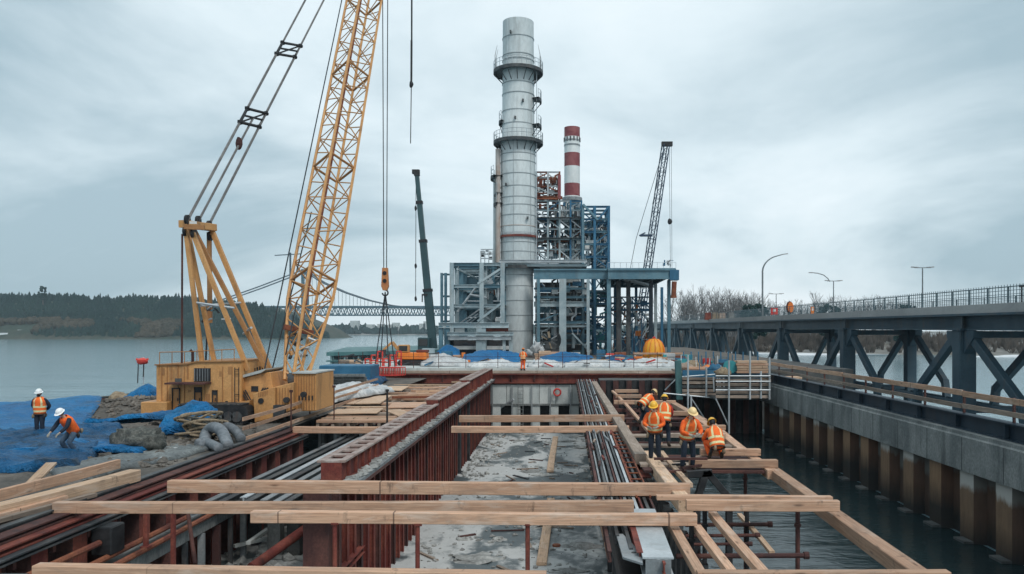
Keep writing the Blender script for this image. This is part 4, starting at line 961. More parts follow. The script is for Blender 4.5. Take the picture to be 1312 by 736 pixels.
# ------------------------------------------------------------------ the power plant
GZ = .8
def col_(par, p0, p1, w_, h_, mat, name='column'):
    mb = MB(); mb.ibeam(p0, p1, w_, h_, w_ * .12, w_ * .12, up=(0, 1, 0)); return mb.build(name, mat, par)
def bm_(par, p0, p1, w_, h_, mat, name='beam'):
    mb = MB(); mb.ibeam(p0, p1, w_, h_, h_ * .12, w_ * .15); return mb.build(name, mat, par)
def br_(par, p0, p1, r, mat, name='brace'):
    mb = MB(); mb.bar(p0, p1, r, r); return mb.build(name, mat, par)
def frame(par, xs, ys, zs, mat, cw=.4, bw=.3, brace=0.0, rg=None, mats=None, z0=GZ):
    rg = rg or random.Random(1); pick = lambda: (rg.choice(mats) if mats else mat)
    for y in ys:
        for x in xs: col_(par, (x, y, z0), (x, y, zs[-1]), cw, cw, pick())
    for z in zs:
        for y in ys:
            for a, b in zip(xs, xs[1:]): bm_(par, (a + cw / 2, y, z - bw / 2), (b - cw / 2, y, z - bw / 2), bw, bw, pick())
        for x in xs:
            for a, b in zip(ys, ys[1:]): bm_(par, (x, a + cw / 2, z - bw / 2), (x, b - cw / 2, z - bw / 2), bw, bw, pick())
    zz = [z0] + list(zs)
    for y in ys:
        for a, b in zip(xs, xs[1:]):
            for c, d in zip(zz, zz[1:]):
                if rg.random() < brace:
                    if rg.random() < .5: a2, b2 = b, a
                    else: a2, b2 = a, b
                    br_(par, (a2, y + .02, c), (b2, y + .02, d - bw), .16, pick())
def xz(u, v, Y): p = P(u, v, Y); return p.x, p.z

# main chimney stack
SX, SY = -5.72, 110.0
def zv(v, Y=SY - 1.9): return H - (v - CV) / FPX * Y
ST = thing('chimney_stack', (SX, SY, GZ), 'tall pale steel chimney stack with ring platforms in the middle of the plant', 'chimney')
r0, r1 = 2.16, 2.1
sects = [445, 420, 395, 370, 345, 338]; 
mb = MB(); prof = []
vv = [456, 335]; prof = [(2.1, GZ), (2.1, zv(336))]
mb.lathe(prof, SX, SY, 40); mb.build('lower_shell', 'stack', ST, smooth=True)
mb = MB(); mb.lathe([(2.45, zv(336)), (2.45, zv(178)), (2.3, zv(176)), (2.2, zv(90)), (2.18, zv(22.5)), (2.05, zv(22.5)), (2.05, zv(30)), (0, zv(31))], SX, SY, 40); mb.build('upper_shell', 'stack', ST, smooth=True)
for v_ in (45, 68, 74, 104, 118, 140, 157, 196, 206, 222, 238, 252, 262, 275, 289, 310, 322, 352, 366, 385, 404, 424):
    z = zv(v_); r_ = 2.12 if v_ > 336 else (2.47 if v_ > 178 else 2.2 + .1 * (v_ - 22) / 155 + .01)
    mb = MB(); mb.lathe([(r_ - .02, z - .06), (r_ + .03, z - .05), (r_ + .03, z + .05), (r_ - .02, z + .06)], SX, SY, 40); mb.build('seam_ring', 'stack_seam' if v_ not in (289,) else 'stack_rusty', ST, smooth=True)
for a in [i * 1.0472 + .3 for i in range(6)]:
    c, s = math.cos(a), math.sin(a); mb = MB(); mb.bar((SX + 2.47 * c, SY + 2.47 * s, zv(334)), (SX + 2.47 * c, SY + 2.47 * s, zv(180)), .05, .05); mb.build('seam', 'stack_seam', ST)
def ring_platform(v_, ro, ri, a0=0, a1=2 * math.pi, n=32, rust=False, hgt=1.15, dn=.45, braces=True):
    z = zv(v_); full = a1 - a0 > 6.2
    mb = MB(); mb.lathe([(ri, z), (ro, z), (ro, z - dn), (ro - .12, z - dn), (ro - .12, z - .1), (ri, z - .1)], SX, SY, n, a0, a1)
    pl = mb.build('ring_platform', 'rust_red' if rust else 'steel_dark', ST)
    mb = MB(); k = max(3, int(n * (a1 - a0) / 6.283))
    for i in range(k + 1):
        a = a0 + (a1 - a0) * i / k; p = V((SX + (ro - .05) * math.cos(a), SY + (ro - .05) * math.sin(a), z)); mb.tube(p, p + V((0, 0, hgt)), .035, 4)
    for zz in (hgt, hgt * .55):
        mb.path([(SX + (ro - .05) * math.cos(a0 + (a1 - a0) * i / k), SY + (ro - .05) * math.sin(a0 + (a1 - a0) * i / k), z + zz) for i in range(k + 1)], .035, 4)
    mb.build('railing', 'galv', pl)
    if braces:
        for i in range(0, k, 2):
            a = a0 + (a1 - a0) * i / k; c, s = math.cos(a), math.sin(a); mb = MB(); mb.tube((SX + (ro - .1) * c, SY + (ro - .1) * s, z - dn), (SX + ri * c, SY + ri * s, z - dn - 1.25), .06, 5); mb.build('bracket', 'steel_dark', pl)
ring_platform(86, 3.5, 2.2); ring_platform(178, 3.5, 2.25)
ring_platform(340, 3.1, 2.0, rust=False, hgt=.4, dn=.5, braces=False); ring_platform(301, 2.75, 2.3, hgt=.35, dn=.3, braces=False, rust=True)
for v_ in (123, 157): ring_platform(v_, 3.3, 2.2, -.5, .35, 24)
for v_, ro in ((152, 2.75), (224, 3.9), (246, 3.4), (259, 3.5)): ring_platform(v_, ro, 2.3, math.pi - .45, math.pi + .55, 24, hgt=1.3)
# spikes on the platforms (lightning rods and davits)
for a in (-.35, .25, 2.9, 3.4):
    c, s = math.cos(a), math.sin(a); mb = MB(); b = V((SX + 3.3 * c, SY + 3.3 * s, zv(86))); mb.path([b, b + V((0, 0, 2.0)), b + V((-.3 * c, 0, 3.4))], .07, 5, .02); mb.build('davit', 'steel_grey', ST)
mb = MB(); mb.tube((SX - 2.75, SY - 1.2, zv(336)), (SX - 2.75, SY - 1.2, zv(190)), .36, 12); mb.build('side_duct', 'stack_rusty', ST, smooth=True)
mb = MB(); mb.tube((SX - 3.2, SY - .4, zv(336)), (SX - 3.2, SY - .4, zv(222)), .3, 12); mb.build('side_duct', 'stack', ST, smooth=True)
mb = MB()
for s in (-.2, .2): mb.tube((SX + 2.62, SY - 1 + s, GZ), (SX + 2.62, SY - 1 + s, zv(90)), .04, 4)
z = GZ
while z < zv(90): mb.tube((SX + 2.62, SY - 1.2, z), (SX + 2.62, SY - .8, z), .025, 4); z += .45
mb.build('ladder', 'galv', ST)
for u, v_ in ((670, 128), (648, 236), (676, 279), (660, 150), (654, 40)):
    p = P(u, v_, SY - 2.55); mb = MB(); mb.box(p.x - .12, p.x + .12, p.y - .02, p.y + .5, p.z - .16, p.z + .16); mb.build('port', 'steel_dark', ST)

# red and white chimney behind
CX, CY, CR = 2.38, 140.0, 1.4
RWC = thing('striped_chimney', (CX, CY, GZ), 'slim red and white striped chimney standing behind the lattice tower', 'chimney')
bands = [(164, 'red_paint'), (176.5, 'white_paint'), (197, 'red_paint'), (214, 'white_paint'), (236, 'red_paint'), (252, 'white_paint'), (258, 'concrete'), (462, None)]
for (a, m_), (b, _) in zip(bands, bands[1:]):
    mb = MB(); za, zb = zv(a, CY), zv(b, CY); mb.lathe([(CR, zb), (CR, za), (0, za)] if a == 164 else [(CR, zb), (CR, za)], CX, CY, 28); mb.build('band', m_, RWC, smooth=True)
for v_ in (181, 187, 256):
    mb = MB(); z = zv(v_, CY)
    if v_ < 190: mb.lathe([(CR + .02, z - .15), (CR + .05, z - .15), (CR + .05, z + .15), (CR + .02, z + .15)], CX, CY, 20)
    else: mb.lathe([(CR, z - .3), (CR + .4, z - .3), (CR + .4, z + .3), (CR, z + .3)], CX, CY, 24)
    mb.build('collar', 'steel_grey', RWC)
for i in range(8):
    a = math.pi + i * math.pi / 7; mb = MB(); mb.box(CX + (CR) * math.cos(a) - .12, CX + CR * math.cos(a) + .12, CY + CR * math.sin(a) - .06, CY + CR * math.sin(a) + .1, zv(178.6, CY) - .55, zv(178.6, CY) + .25); mb.build('vent', 'steel_dark', RWC)

# left open steel frame (boiler house skeleton)
BA = thing('boiler_frame', (-11.5, 104, GZ), 'grey open steel frame left of the big chimney stack, with a low portal in front', 'steel frame')
rg = random.Random(2)
x0, z_top = xz(579, 337, 104); x1 = xz(644, 337, 104)[0]; zm = [xz(0, v_, 104)[1] for v_ in (415, 390, 365, 337)]
frame(BA, [x0, (x0 + x1) / 2 + .6, x1], [104, 109, 114, 119], zm, 'frame_grey', .55, .42, .0, rg, ['frame_grey', 'frame_grey', 'frame_blue'])
br_(BA, P(612, 412, 103.8), P(641, 390, 103.8), .3, 'frame_grey'); br_(BA, P(612, 364, 103.8), P(641, 345, 103.8), .3, 'frame_grey'); br_(BA, P(586, 400, 103.9), P(610, 368, 109), .22, 'galv')
br_(BA, P(586, 345, 104), P(612, 358, 118), .25, 'frame_grey')
for y in (109, 114, 119): br_(BA, (x0 + .3, y, zm[0]), ((x0 + x1) / 2, y, zm[1] - .4), .2, 'galv'); br_(BA, ((x0 + x1) / 2, y, zm[2]), (x1, y, zm[3] - .4), .2, 'frame_grey')
# outer slender column and side portal
for u in (566, 571): col_(BA, P(u, 350, 106), (xz(u, 0, 106)[0], 106, GZ), .35, .35, 'frame_blue')
for v_ in (352, 380, 412): bm_(BA, P(566, v_, 106), P(581, v_, 106), .25, .25, 'frame_blue')
# low portal in front
bm_(BA, P(562, 417, 101), P(652, 417, 101), .6, .7, 'frame_grey', 'portal_beam'); bm_(BA, P(573, 428, 100.4), P(658, 428, 100.4), .4, .45, 'frame_grey', 'portal_beam'); bm_(BA, P(574, 433.5, 100.6), P(655, 433.5, 100.6), .3, .4, 'galv', 'portal_beam')
for u, w_ in ((565, .5), (574, .45), (614, .75), (620, .55), (655, .5), (646, .4)): col_(BA, P(u, 418 if u < 625 else 429, 101.1), (xz(u, 0, 101.1)[0], 101.1, GZ), w_, w_, 'frame_grey' if u > 600 else 'frame_blue', 'portal_column')
for a, b in ((575, 611), (624, 652)):
    p, q = P(a, 436, 103), P(b, 456, 103); mb = MB(); mb.box(p.x, q.x, 103, 103.2, GZ, p.z); mb.build('dark_panel', 'dark_glass', BA)
    mb = MB(); mb.box(p.x, q.x, 102.6, 102.99, xz(0, 446, 102.8)[1] - .2, xz(0, 446, 102.8)[1] + .25); mb.build('ledge', 'white_paint', BA)
p, q = P(622, 418.5, 101.2), P(651, 425, 101.2); mb = MB(); mb.box(p.x, q.x, 101.2, 101.5, q.z, p.z); mb.build('rust_panel', 'rust_red', BA)
p, q = P(583, 418, 101.3), P(595, 426, 101.3); mb = MB(); mb.box(p.x, q.x, 101.3, 101.6, q.z, p.z); mb.build('white_panel', 'white_paint', BA)
# pipes, ducts and plates inside
for i in range(46):
    x = rg.uniform(x0 + 3.0, x1 - .5); y = rg.uniform(107, 117); z = rg.uniform(zm[0] + .2, zm[3] - 2.2)
    k_ = i % 4; mb = MB()
    if k_ == 0: mb.tube((x, y, z), (x, y, z + rg.uniform(1, 2.8)), rg.uniform(.1, .35), 8)
    elif k_ == 1: mb.tube((x, y, z), (x - rg.uniform(.8, 2.6), y, z + rg.uniform(-.5, .5)), rg.uniform(.07, .24), 8)
    elif k_ == 2: mb.bar((x, y, z), (x + rg.uniform(-1.6, 1.6), y, z + rg.uniform(.8, 2)), .14, .14)
    else: mb.box(x, x + rg.uniform(.3, 1.0), y, y + .4, z, z + rg.uniform(.2, .8))
    mb.build(('pipe', 'pipe', 'brace', 'equipment_box')[k_], rg.choice(['galv', 'galv', 'frame_grey', 'frame_blue', 'white_paint', 'rust_orange', 'steel_dark']), BA)
p, q = P(584, 417, 118), P(640, 345, 118); mb = MB()
for i in range(7): mb.box(p.x, q.x, 119.4 + .02 * i, 119.5 + .02 * i, p.z + i * 1.25, p.z + i * 1.25 + 1.2)
mb.build('back_cladding', 'frame_blue', BA)
# stairs unit on its roof, left of the stack
p, q = P(616, 337, 108), P(632, 319, 108)
for i in range(4): col_(BA, (p.x + i * .55, 108, p.z), (p.x + i * .55, 108, q.z - rg.uniform(0, .4)), .14, .14, 'galv', 'post')
for z in (p.z + .6, p.z + 1.2, q.z - .1): bm_(BA, (p.x, 108, z), (q.x, 108, z), .14, .14, 'galv', 'rail')
for i in range(6): mb = MB(); xx, zz = rg.uniform(p.x, q.x - .4), rg.uniform(p.z, q.z - .4); mb.box(xx, xx + .4, 108.1, 108.5, zz, zz + rg.uniform(.2, .5)); mb.build('equipment_box', rg.choice(['galv', 'steel_dark', 'white_paint']), BA)

# lattice tower right of the stack, with pipework
def pipes(par, n, xr, yr, zr, cols, rg, s=1.0):
    for i in range(n):
        x, y, z = rg.uniform(*xr), rg.uniform(*yr), rg.uniform(*zr); k_ = i % 5; mb = MB()
        if k_ == 0: mb.tube((x, y, z), (x, y, min(zr[1], z + rg.uniform(1, 4) * s)), rg.uniform(.07, .3) * s, 7)
        elif k_ == 1:
            x2 = max(xr[0], min(xr[1], x + rg.uniform(-3, 3) * s)); mb.tube((x, y, z), (x2, y, z), rg.uniform(.07, .25) * s, 7)
        elif k_ == 2:
            x2 = max(xr[0], min(xr[1], x + rg.uniform(-1.6, 1.6) * s)); mb.bar((x, y, z), (x2, y, min(zr[1], z + rg.uniform(.8, 2.2) * s)), .13, .13)
        elif k_ == 3: mb.box(x, min(xr[1], x + rg.uniform(.4, 1.5) * s), y, y + .5, z, z + rg.uniform(.3, 1.1) * s)
        else:
            x2 = max(xr[0], min(xr[1], x + rg.uniform(-1.2, 1.2) * s)); mb.path([(x, y, z), (x, y, z + .6 * s), (x2, y, z + 1.0 * s), (x2, y, min(zr[1] + .1, z + 1.9 * s))], rg.uniform(.06, .16) * s, 6)
        mb.build(('pipe', 'pipe', 'brace', 'equipment_box', 'bent_pipe')[k_], rg.choice(cols), par)
LT = thing('pipe_tower', (0, 112, GZ), 'tall grey and rust coloured lattice tower full of pipes right behind the big stack', 'tower')
rg = random.Random(4); xa = xz(687, 0, 112)[0]; xb = xz(717, 0, 112)[0]; xc = xz(745, 0, 112)[0]
zl = [xz(0, v_, 112)[1] for v_ in (333, 319, 306, 293, 280, 269, 257)]
frame(LT, [xa, (xa + xb) / 2, xb, (xb + xc) / 2, xc], [112, 116], zl, 'frame_grey', .26, .2, .5, rg, ['frame_grey', 'galv', 'frame_grey', 'frame_deep'], z0=zl[0] - .4)
zl2 = [xz(0, v_, 112)[1] for v_ in (247, 238, 229, 220)]
frame(LT, [xa, (xa + xb) / 2, xb], [112, 116], zl2, 'frame_grey', .24, .2, .4, rg, ['rust_orange', 'rust_orange', 'galv', 'frame_grey'], z0=zl[-1])
pipes(LT, 70, (xa, xb), (112.3, 115.8), (zl[-1], zl2[-1] - .6), ['rust_orange', 'galv', 'rust_red', 'steel_dark', 'white_paint'], rg, .8)
pipes(LT, 190, (xa, xc), (112.3, 115.8), (zl[0], zl[-1] - .4), ['galv', 'frame_grey', 'frame_deep', 'steel_dark', 'rust_orange', 'frame_blue', 'white_paint'], rg, .9)
p = P(714, 255, 111.8); mb = MB(); mb.box(p.x, p.x + .9, 111.5, 111.8, p.z, xz(0, 222, 112)[1] + 0); 
for z in (0, .9, 1.8, 2.7, 3.4): pass
br_(LT, (p.x + .3, 111.7, p.z), (p.x + .3, 111.7, zl2[-1] - .6), .45, 'red_paint', 'red_riser')
bm_(LT, (xa, 111.6, zl[-1] + .3), (xb + .4, 111.6, zl[-1] + .3), .3, .45, 'rust_orange', 'rust_girder')
for v_ in (306, 280): mb = MB(); z = xz(0, v_, 112)[1]; mb.box(xa, xc, 111.2, 116.3, z, z + .08); mb.build('floor_grating', 'steel_dark', LT)
# blue frame at the right
BF = thing('blue_tower', (5.3, 111, GZ), 'saturated blue steel tower frame right of the striped chimney', 'steel frame')
rg = random.Random(6); xd = xz(747, 0, 110)[0]; xe = xz(762, 0, 110)[0]; xf = xz(780, 0, 110)[0]
zb = [xz(0, v_, 110)[1] for v_ in (436, 420, 405, 388, 372, 344, 328, 312, 296, 280, 264)]
frame(BF, [xd, xe, xf], [110, 113.5, 117], zb, 'frame_deep', .36, .28, .42, rg, ['frame_deep', 'frame_deep', 'frame_blue'])
pipes(BF, 130, (xd - .4, xf - .2), (110.3, 116.8), (zb[5], zb[-2]), ['frame_deep', 'frame_blue', 'galv', 'steel_dark', 'frame_grey', 'white_paint'], rg, .9)
pipes(BF, 50, (xd, xf), (110.3, 116.8), (GZ, zb[4]), ['frame_deep', 'frame_deep', 'frame_blue', 'teal_paint'], rg, 1)
mb = MB(); mb.box(xe + .3, xf - .2, 117.3, 117.5, zb[5], zb[-1] - .8); mb.build('blue_cladding', 'frame_deep', BF)
br_(BF, P(747, 262, 109.8), P(766, 282, 109.8), .3, 'frame_blue'); br_(BF, P(766, 282, 109.8), P(779, 266, 109.8), .25, 'frame_deep')
# deck between (v 335-343) and main hall below
MH = thing('turbine_hall', (0, 108, GZ), 'blue grey steel hall with a deep girder across its front, right of the stack foot', 'building')
rg = random.Random(9)
zt = xz(0, 345, 106)[1]; zbm = xz(0, 358, 106)[1]; xL = xz(684, 0, 106)[0]; xR = xz(781, 0, 106)[0]
mb = MB(); mb.ibeam((xL, 106, (zt + zbm) / 2), (xR, 106, (zt + zbm) / 2), .7, zt - zbm, .2, .2); mb.build('front_girder', 'frame_blue', MH)
zz = xz(0, 339, 108)[1]; mb = MB(); mb.box(xz(640, 0, 108)[0], xz(752, 0, 108)[0], 107.2, 120, zz - .35, zz); mb.build('upper_deck', 'frame_grey', MH)
bm_(MH, (xz(640, 0, 107)[0], 107.0, zz + .35), (xz(752, 0, 107)[0], 107.0, zz + .35), .3, .4, 'galv', 'edge_beam')
mb = MB()
for i in range(30):
    x = xz(688, 0, 107)[0] + i * .23; mb.tube((x, 107.1, zz), (x, 107.1, zz + 1.1), .02, 4)
mb.build('railing', 'galv', MH)
for i, (u, w_, m_) in enumerate(((721, .95, 'frame_grey'), (753.5, .4, 'frame_grey'), (780, .55, 'frame_blue'), (690, .4, 'frame_blue'))): col_(MH, (xz(u, 0, 105.6)[0], 105.6, GZ), (xz(u, 0, 105.6)[0], 105.6, zbm), w_, w_, m_)
for v_, w_, m_ in ((390, .7, 'frame_grey'), (381, .3, 'frame_blue'), (413, .35, 'frame_blue'), (418, .3, 'frame_grey'), (370, .25, 'frame_blue')):
    z = xz(0, v_, 106.3)[1]; bm_(MH, (xL, 106.3, z), (xz(753, 0, 106.3)[0], 106.3, z), .4, w_, m_)
for i in range(7):
    za = GZ + (zbm - GZ) * i / 7; zc_ = GZ + (zbm - GZ) * (i + 1) / 7 - .06
    mb = MB(); mb.box(xL, xz(753, 0, 112)[0], 112 + .04 * (i % 2), 112.3, za, zc_); mb.build('wall_panel', ('steel_dark', 'frame_blue', 'concrete_dark')[i % 3], MH)
pipes(MH, 90, (xL + .4, xz(752, 0, 108)[0]), (107, 111.4), (GZ, zbm - .4), ['steel_dark', 'frame_blue', 'frame_grey', 'galv', 'concrete_dark', 'frame_deep'], rg, 1.1)
br_(MH, P(733, 427, 106.6), P(752, 447, 106.6), .22, 'frame_grey'); br_(MH, P(690, 412, 106.8), P(716, 402, 106.8), .22, 'frame_blue')
for u, v_, s in ((711, 373, .42), (750, 374, .38)): p = P(u, v_, 106.9); mb = MB(); mb.box(p.x - s, p.x + s, 106.9, 107.2, p.z - s, p.z + s); mb.build('white_panel', 'white_paint', MH)
# turbine casing lying open at the stack foot
tb = thing('turbine_casing', (-1.6, 101, GZ), 'half open round casing full of dark blades at the foot of the hall', 'casing')
p = P(704, 436, 101); mb = MB(); mb.lathe([(1.5, -.4), (1.6, .4), (1.2, .5), (.2, .5)], 0, 0, 24, -2.4, .7); mb.v = [(p.x + x * .95, 101 + z, p.z + y * .95) for x, y, z in mb.v]; mb.build('casing', 'steel_dark', tb, smooth=True)
for i in range(14):
    a = i * .4488 + .5 * math.sin(i * 5.1); mb = MB(); mb.bar((p.x + .3 * math.cos(a), 100.4, p.z + .3 * math.sin(a)), (p.x + (.8 + .5 * ((i * 7) % 3) / 2) * math.cos(a + .2), 100.4, p.z + 1.1 * math.sin(a)), .2 + .1 * (i % 2), .16); mb.build('blade', ('concrete_dark', 'steel_dark', 'steel_grey', 'rope')[i % 4], tb)
mb = MB(); mb.box(p.x - 1.2, p.x + 1.2, 100.6, 101.6, GZ, p.z - 1.2); mb.build('stand', 'steel_dark', tb)
for i, (u, v_, r_, lab) in enumerate(((687, 446, .6, 'white wrapped bundle at the foot of the big stack'), (693, 449, .45, 'smaller white wrapped bundle next to the larger one at the stack foot'), (680, 452, .5, 'low white wrapped bundle in front of the stack foot'))):
    p = P(u, v_, 99); mb = MB(); mb.blob((p.x, 99, p.z), (r_, r_, r_ * 1.1), i, .5, 14, 9, 2.2); tag(mb.build('wrapped_bundle', 'tarp_white', smooth='all'), lab, 'bundle')

# canopy at the right end
CN = thing('canopy_frame', (11, 106, GZ), 'long blue steel canopy on slim columns reaching right from the hall', 'canopy')
zt, zb_ = xz(0, 345, 102)[1], xz(0, 358, 102)[1]; xa = xz(779, 0, 102)[0]; xb = xz(866, 0, 102)[0]
mb = MB(); mb.ibeam((xa, 102, (zt + zb_) / 2), (xb, 102, (zt + zb_) / 2), .6, zt - zb_, .2, .18); mb.build('front_girder', 'frame_blue', CN)
mb = MB(); mb.ibeam((xa, 122, (zt + zb_) / 2), (xb, 122, (zt + zb_) / 2), .6, zt - zb_, .2, .18); mb.build('rear_girder', 'frame_blue', CN)
for i in range(6):
    x = xa + .6 + (xb - xa - 1.2) * i / 5; mb = MB(); mb.ibeam((x, 102.4, zt - .55), (x, 121.6, zt - .55), .35, .8, .1, .08); mb.build('cross_beam', 'frame_blue', CN)
mb = MB(); mb.box(xa, xb, 102.1, 122, zt + .01, zt + .14); mb.build('roof_plate', 'frame_blue', CN)
p = P(858, 346, 101.7); q = P(870, 359, 101.7); mb = MB(); mb.box(p.x, q.x, 101.6, 103.2, q.z, p.z); mb.build('end_block', 'frame_deep', CN)
for u0, u1, v_ in ((806, 842, 0), (800, 836, 0)): br_(CN, (xz(u0, 0, 104)[0], 104, zb_ + .1), (xz(u1, 0, 104)[0] + 2, 121, zb_ + .1), .28, 'galv')
for u, Y, m_, w_ in ((792.5, 106, 'steel_dark', .6), (805, 106, 'steel_dark', .55), (834, 106, 'beam_blue', .5), (840, 112, 'frame_grey', .4), (857, 104, 'frame_blue', .42), (780, 102.4, 'frame_blue', .5), (788, 121, 'frame_deep', .4), (815, 121, 'frame_deep', .4), (848, 121, 'frame_deep', .4)):
    col_(CN, (xz(u, 0, Y)[0], Y, GZ), (xz(u, 0, Y)[0], Y, zb_), w_, w_, m_)
for z, Y in ((xz(0, 389, 112)[1], 112), (xz(0, 397, 112)[1], 112)): bm_(CN, (xa, Y, z), (xz(832, 0, Y)[0], Y, z), .25, .3, 'frame_deep', 'tie_beam')
p = P(864, 361, 101.9); q = P(863, 379, 101.9); mb = MB(); mb.tube(p, q, .33, 10); mb.tube(q, q - V((0, 0, .3)), .42, 10); mb.build('down_pipe', 'rust_orange', CN, smooth=True)
mb = MB()
for i in range(12): x = xa + (xb - xa) * i / 11; mb.tube((x, 102, zt + .14), (x, 102, zt + .85), .025, 4)
mb.tube((xa, 102, zt + .85), (xb, 102, zt + .85), .025, 4); mb.build('roof_railing', 'galv', CN)
p = P(860, 345, 102.4); pipes(CN, 8, (p.x - 1.2, p.x + .3), (102, 103), (p.z, p.z + 1.2), ['frame_deep', 'steel_dark', 'galv'], random.Random(3), .4)
# scaffold with pipework under the canopy
SCF = thing('pipe_scaffold', (9, 113, GZ), 'pale pipe rack and scaffold standing in the shade under the blue canopy', 'scaffold')
rg = random.Random(12); xs_ = [xz(u, 0, 114)[0] for u in (783, 796, 810, 822, 834)]; frame(SCF, xs_, [114, 116], [3.0, 5.4, 7.2, 9.2], 'galv', .14, .12, .5, rg, ['galv', 'frame_grey', 'frame_deep'])
pipes(SCF, 50, (xs_[0], xs_[-1]), (114, 116), (GZ, 8.6), ['galv', 'orange_paint', 'white_paint', 'frame_deep', 'rust_orange', 'steel_dark'], rg, .8)

# ------------------------------------------------------------------ far cranes
TC = thing('telescopic_crane', P(552, 447, 97), 'dark green telescopic crane boom leaning left beside the boiler frame', 'crane')
tip, foot = P(534, 222, 97), P(555, 447, 97); sec = [0, .34, .62, .84, 1]; wd = [.95, .8, .62, .5]
for i in range(4):
    mb = MB(); a, b = foot.lerp(tip, sec[i]), foot.lerp(tip, sec[i + 1]); mb.bar(a, b, wd[i], wd[i] * 1.1, up=(0, 1, 0)); mb.build('boom_section', 'green_crane', TC)
    mb = MB(); mb.bar(b - (b - a).normalized() * .35, b, wd[i] + .16, wd[i] * 1.1 + .16, up=(0, 1, 0)); mb.build('boom_collar', 'black', TC)
mb = MB(); mb.box(tip.x - .55, tip.x + .35, tip.y - .3, tip.y + .3, tip.z - .1, tip.z + .4); mb.build('boom_head', 'black', TC)
mb = MB(); a = P(533, 226, 97); mb.tube(a, P(532.5, 383, 97), .04, 5); mb.build('hoist_cable', 'cable', TC)
for v_ in (267, 341, 383): p = P(532.6, v_, 97); mb = MB(); mb.blob(p, (.16, .16, .34), 1, .1, 8, 6); mb.build('cable_weight', 'black', TC)
p = P(546, 378, 96.6); mb = MB(); mb.box(p.x - .5, p.x + .2, 96.3, 96.6, p.z - .1, p.z + .1); mb.tube((p.x - .45, 96.4, p.z), (p.x - .45, 96.4, p.z - .9), .08, 5); mb.build('hook_arm', 'black', TC)
mb = MB(); p = P(548, 442, 96); mb.box(p.x - 1.1, p.x + .3, 95.2, 96.8, p.z - .9, p.z + .9); mb.build('cab', 'green_crane', TC, bevel=.1)
mb = MB(); mb.box(p.x - .95, p.x + .1, 95.14, 95.2, p.z - .1, p.z + .7); mb.build('cab_window', 'dark_glass', TC)
mb = MB(); mb.box(p.x - 2, p.x + 3.2, 95, 99, GZ, p.z - 1.0); mb.build('carrier', 'green_crane', TC, bevel=.1)
LC = thing('luffing_crane', P(822, 447, 130), 'slim dark blue lattice boom crane rising behind the blue canopy', 'crane')
def lattice(par, A, B, w0, w1, n, rc, rl, mat, e1=None, taper=0):
    d = (B - A).normalized(); e1 = V(e1) if e1 else V((1, 0, 0)); e1 = (e1 - d * e1.dot(d)).normalized(); e2 = d.cross(e1)
    C4 = [(e1 + e2), (e1 - e2), (-e1 - e2), (-e1 + e2)]
    pts = []
    for i in range(n + 1):
        t_ = i / n; s = w0 + (w1 - w0) * t_
        if taper and t_ < taper: s *= .45 + .55 * t_ / taper
        pts.append([A.lerp(B, t_) + c * (s / 2) for c in C4])
    for c in range(4):
        mb = MB(); mb.path([pts[i][c] for i in range(0, n + 1)], rc, 6); mb.build('chord', mat, par)
    for c in range(4):
        mb = MB()
        for i in range(n):
            a, b = (c, (c + 1) % 4) if i % 2 == 0 else ((c + 1) % 4, c)
            mb.tube(pts[i][a], pts[i + 1][b], rl, 4)
            if i % 2 == 0: mb.tube(pts[i][c], pts[i][(c + 1) % 4], rl, 4)
        mb.build('lacing_lattice', mat, par)
    return pts
A, B = P(820, 400, 130), P(853, 186, 130); A2 = P(815, 444, 130)
lattice(LC, A2, B, 1.05, .95, 30, .09, .04, 'blue_crane', (1, .3, 0))
mb = MB(); mb.box(B.x - .7, B.x + 1.1, 129.6, 130.4, B.z - .2, B.z + .5); mb.build('boom_head', 'black', LC)
mb = MB(); p = P(816, 303, 130); mb.bar(P(820, 302, 130), P(836, 302, 130), .5, .35); mb.bar(p + V((.4, 0, .1)), p + V((1.4, 0, .6)), .3, .2); mb.build('strut_arm', 'blue_crane', LC)
for u0, v0, u1, v1 in ((849, 195, 815, 306), (815, 306, 808, 342), (852, 190, 836, 262), (808, 342, 806, 400)): mb = MB(); mb.tube(P(u0, v0, 130), P(u1, v1, 130), .05, 5); mb.build('pendant_cable', 'far_cable', LC)
for u0, u1 in ((857.5, 859), (860, 861)): mb = MB(); mb.tube(P(u0, 186, 130), P(u1, 344, 130), .03, 4); mb.build('hoist_cable', 'far_cable', LC)
p = P(858.3, 284, 130); mb = MB(); mb.blob(p, (.38, .3, .5), 2, .1, 10, 7); mb.build('hook_block', 'black', LC)
mb = MB(); mb.box(A2.x - 3, A2.x + 2.4, 128, 132, GZ, A2.z + 1.5); mb.build('machinery_house', 'blue_crane', LC, bevel=.1)
# ------------------------------------------------------------------ the yellow crawler crane
YC = thing('crawler_crane', (-15.5, 37.5, 0), 'big yellow lattice boom crawler crane at the left of the pit', 'crane')
def pt_on(A, B, v_):
    """Point of the line A-B seen at picture height v_."""
    k_ = -(v_ - CV) / FPX; # Z - H = k * Y
    za, zb = A.z - H, B.z - H; t_ = (k_ * A.y - za) / ((zb - za) - k_ * (B.y - A.y)); return A.lerp(B, t_)
cy, cs_ = 'crane_yellow', 'crane_shade'
x_ = lambda u, Y: (u - CU) / FPX * Y
z_ = lambda v, Y: H - (v - CV) / FPX * Y
YF = 36.0
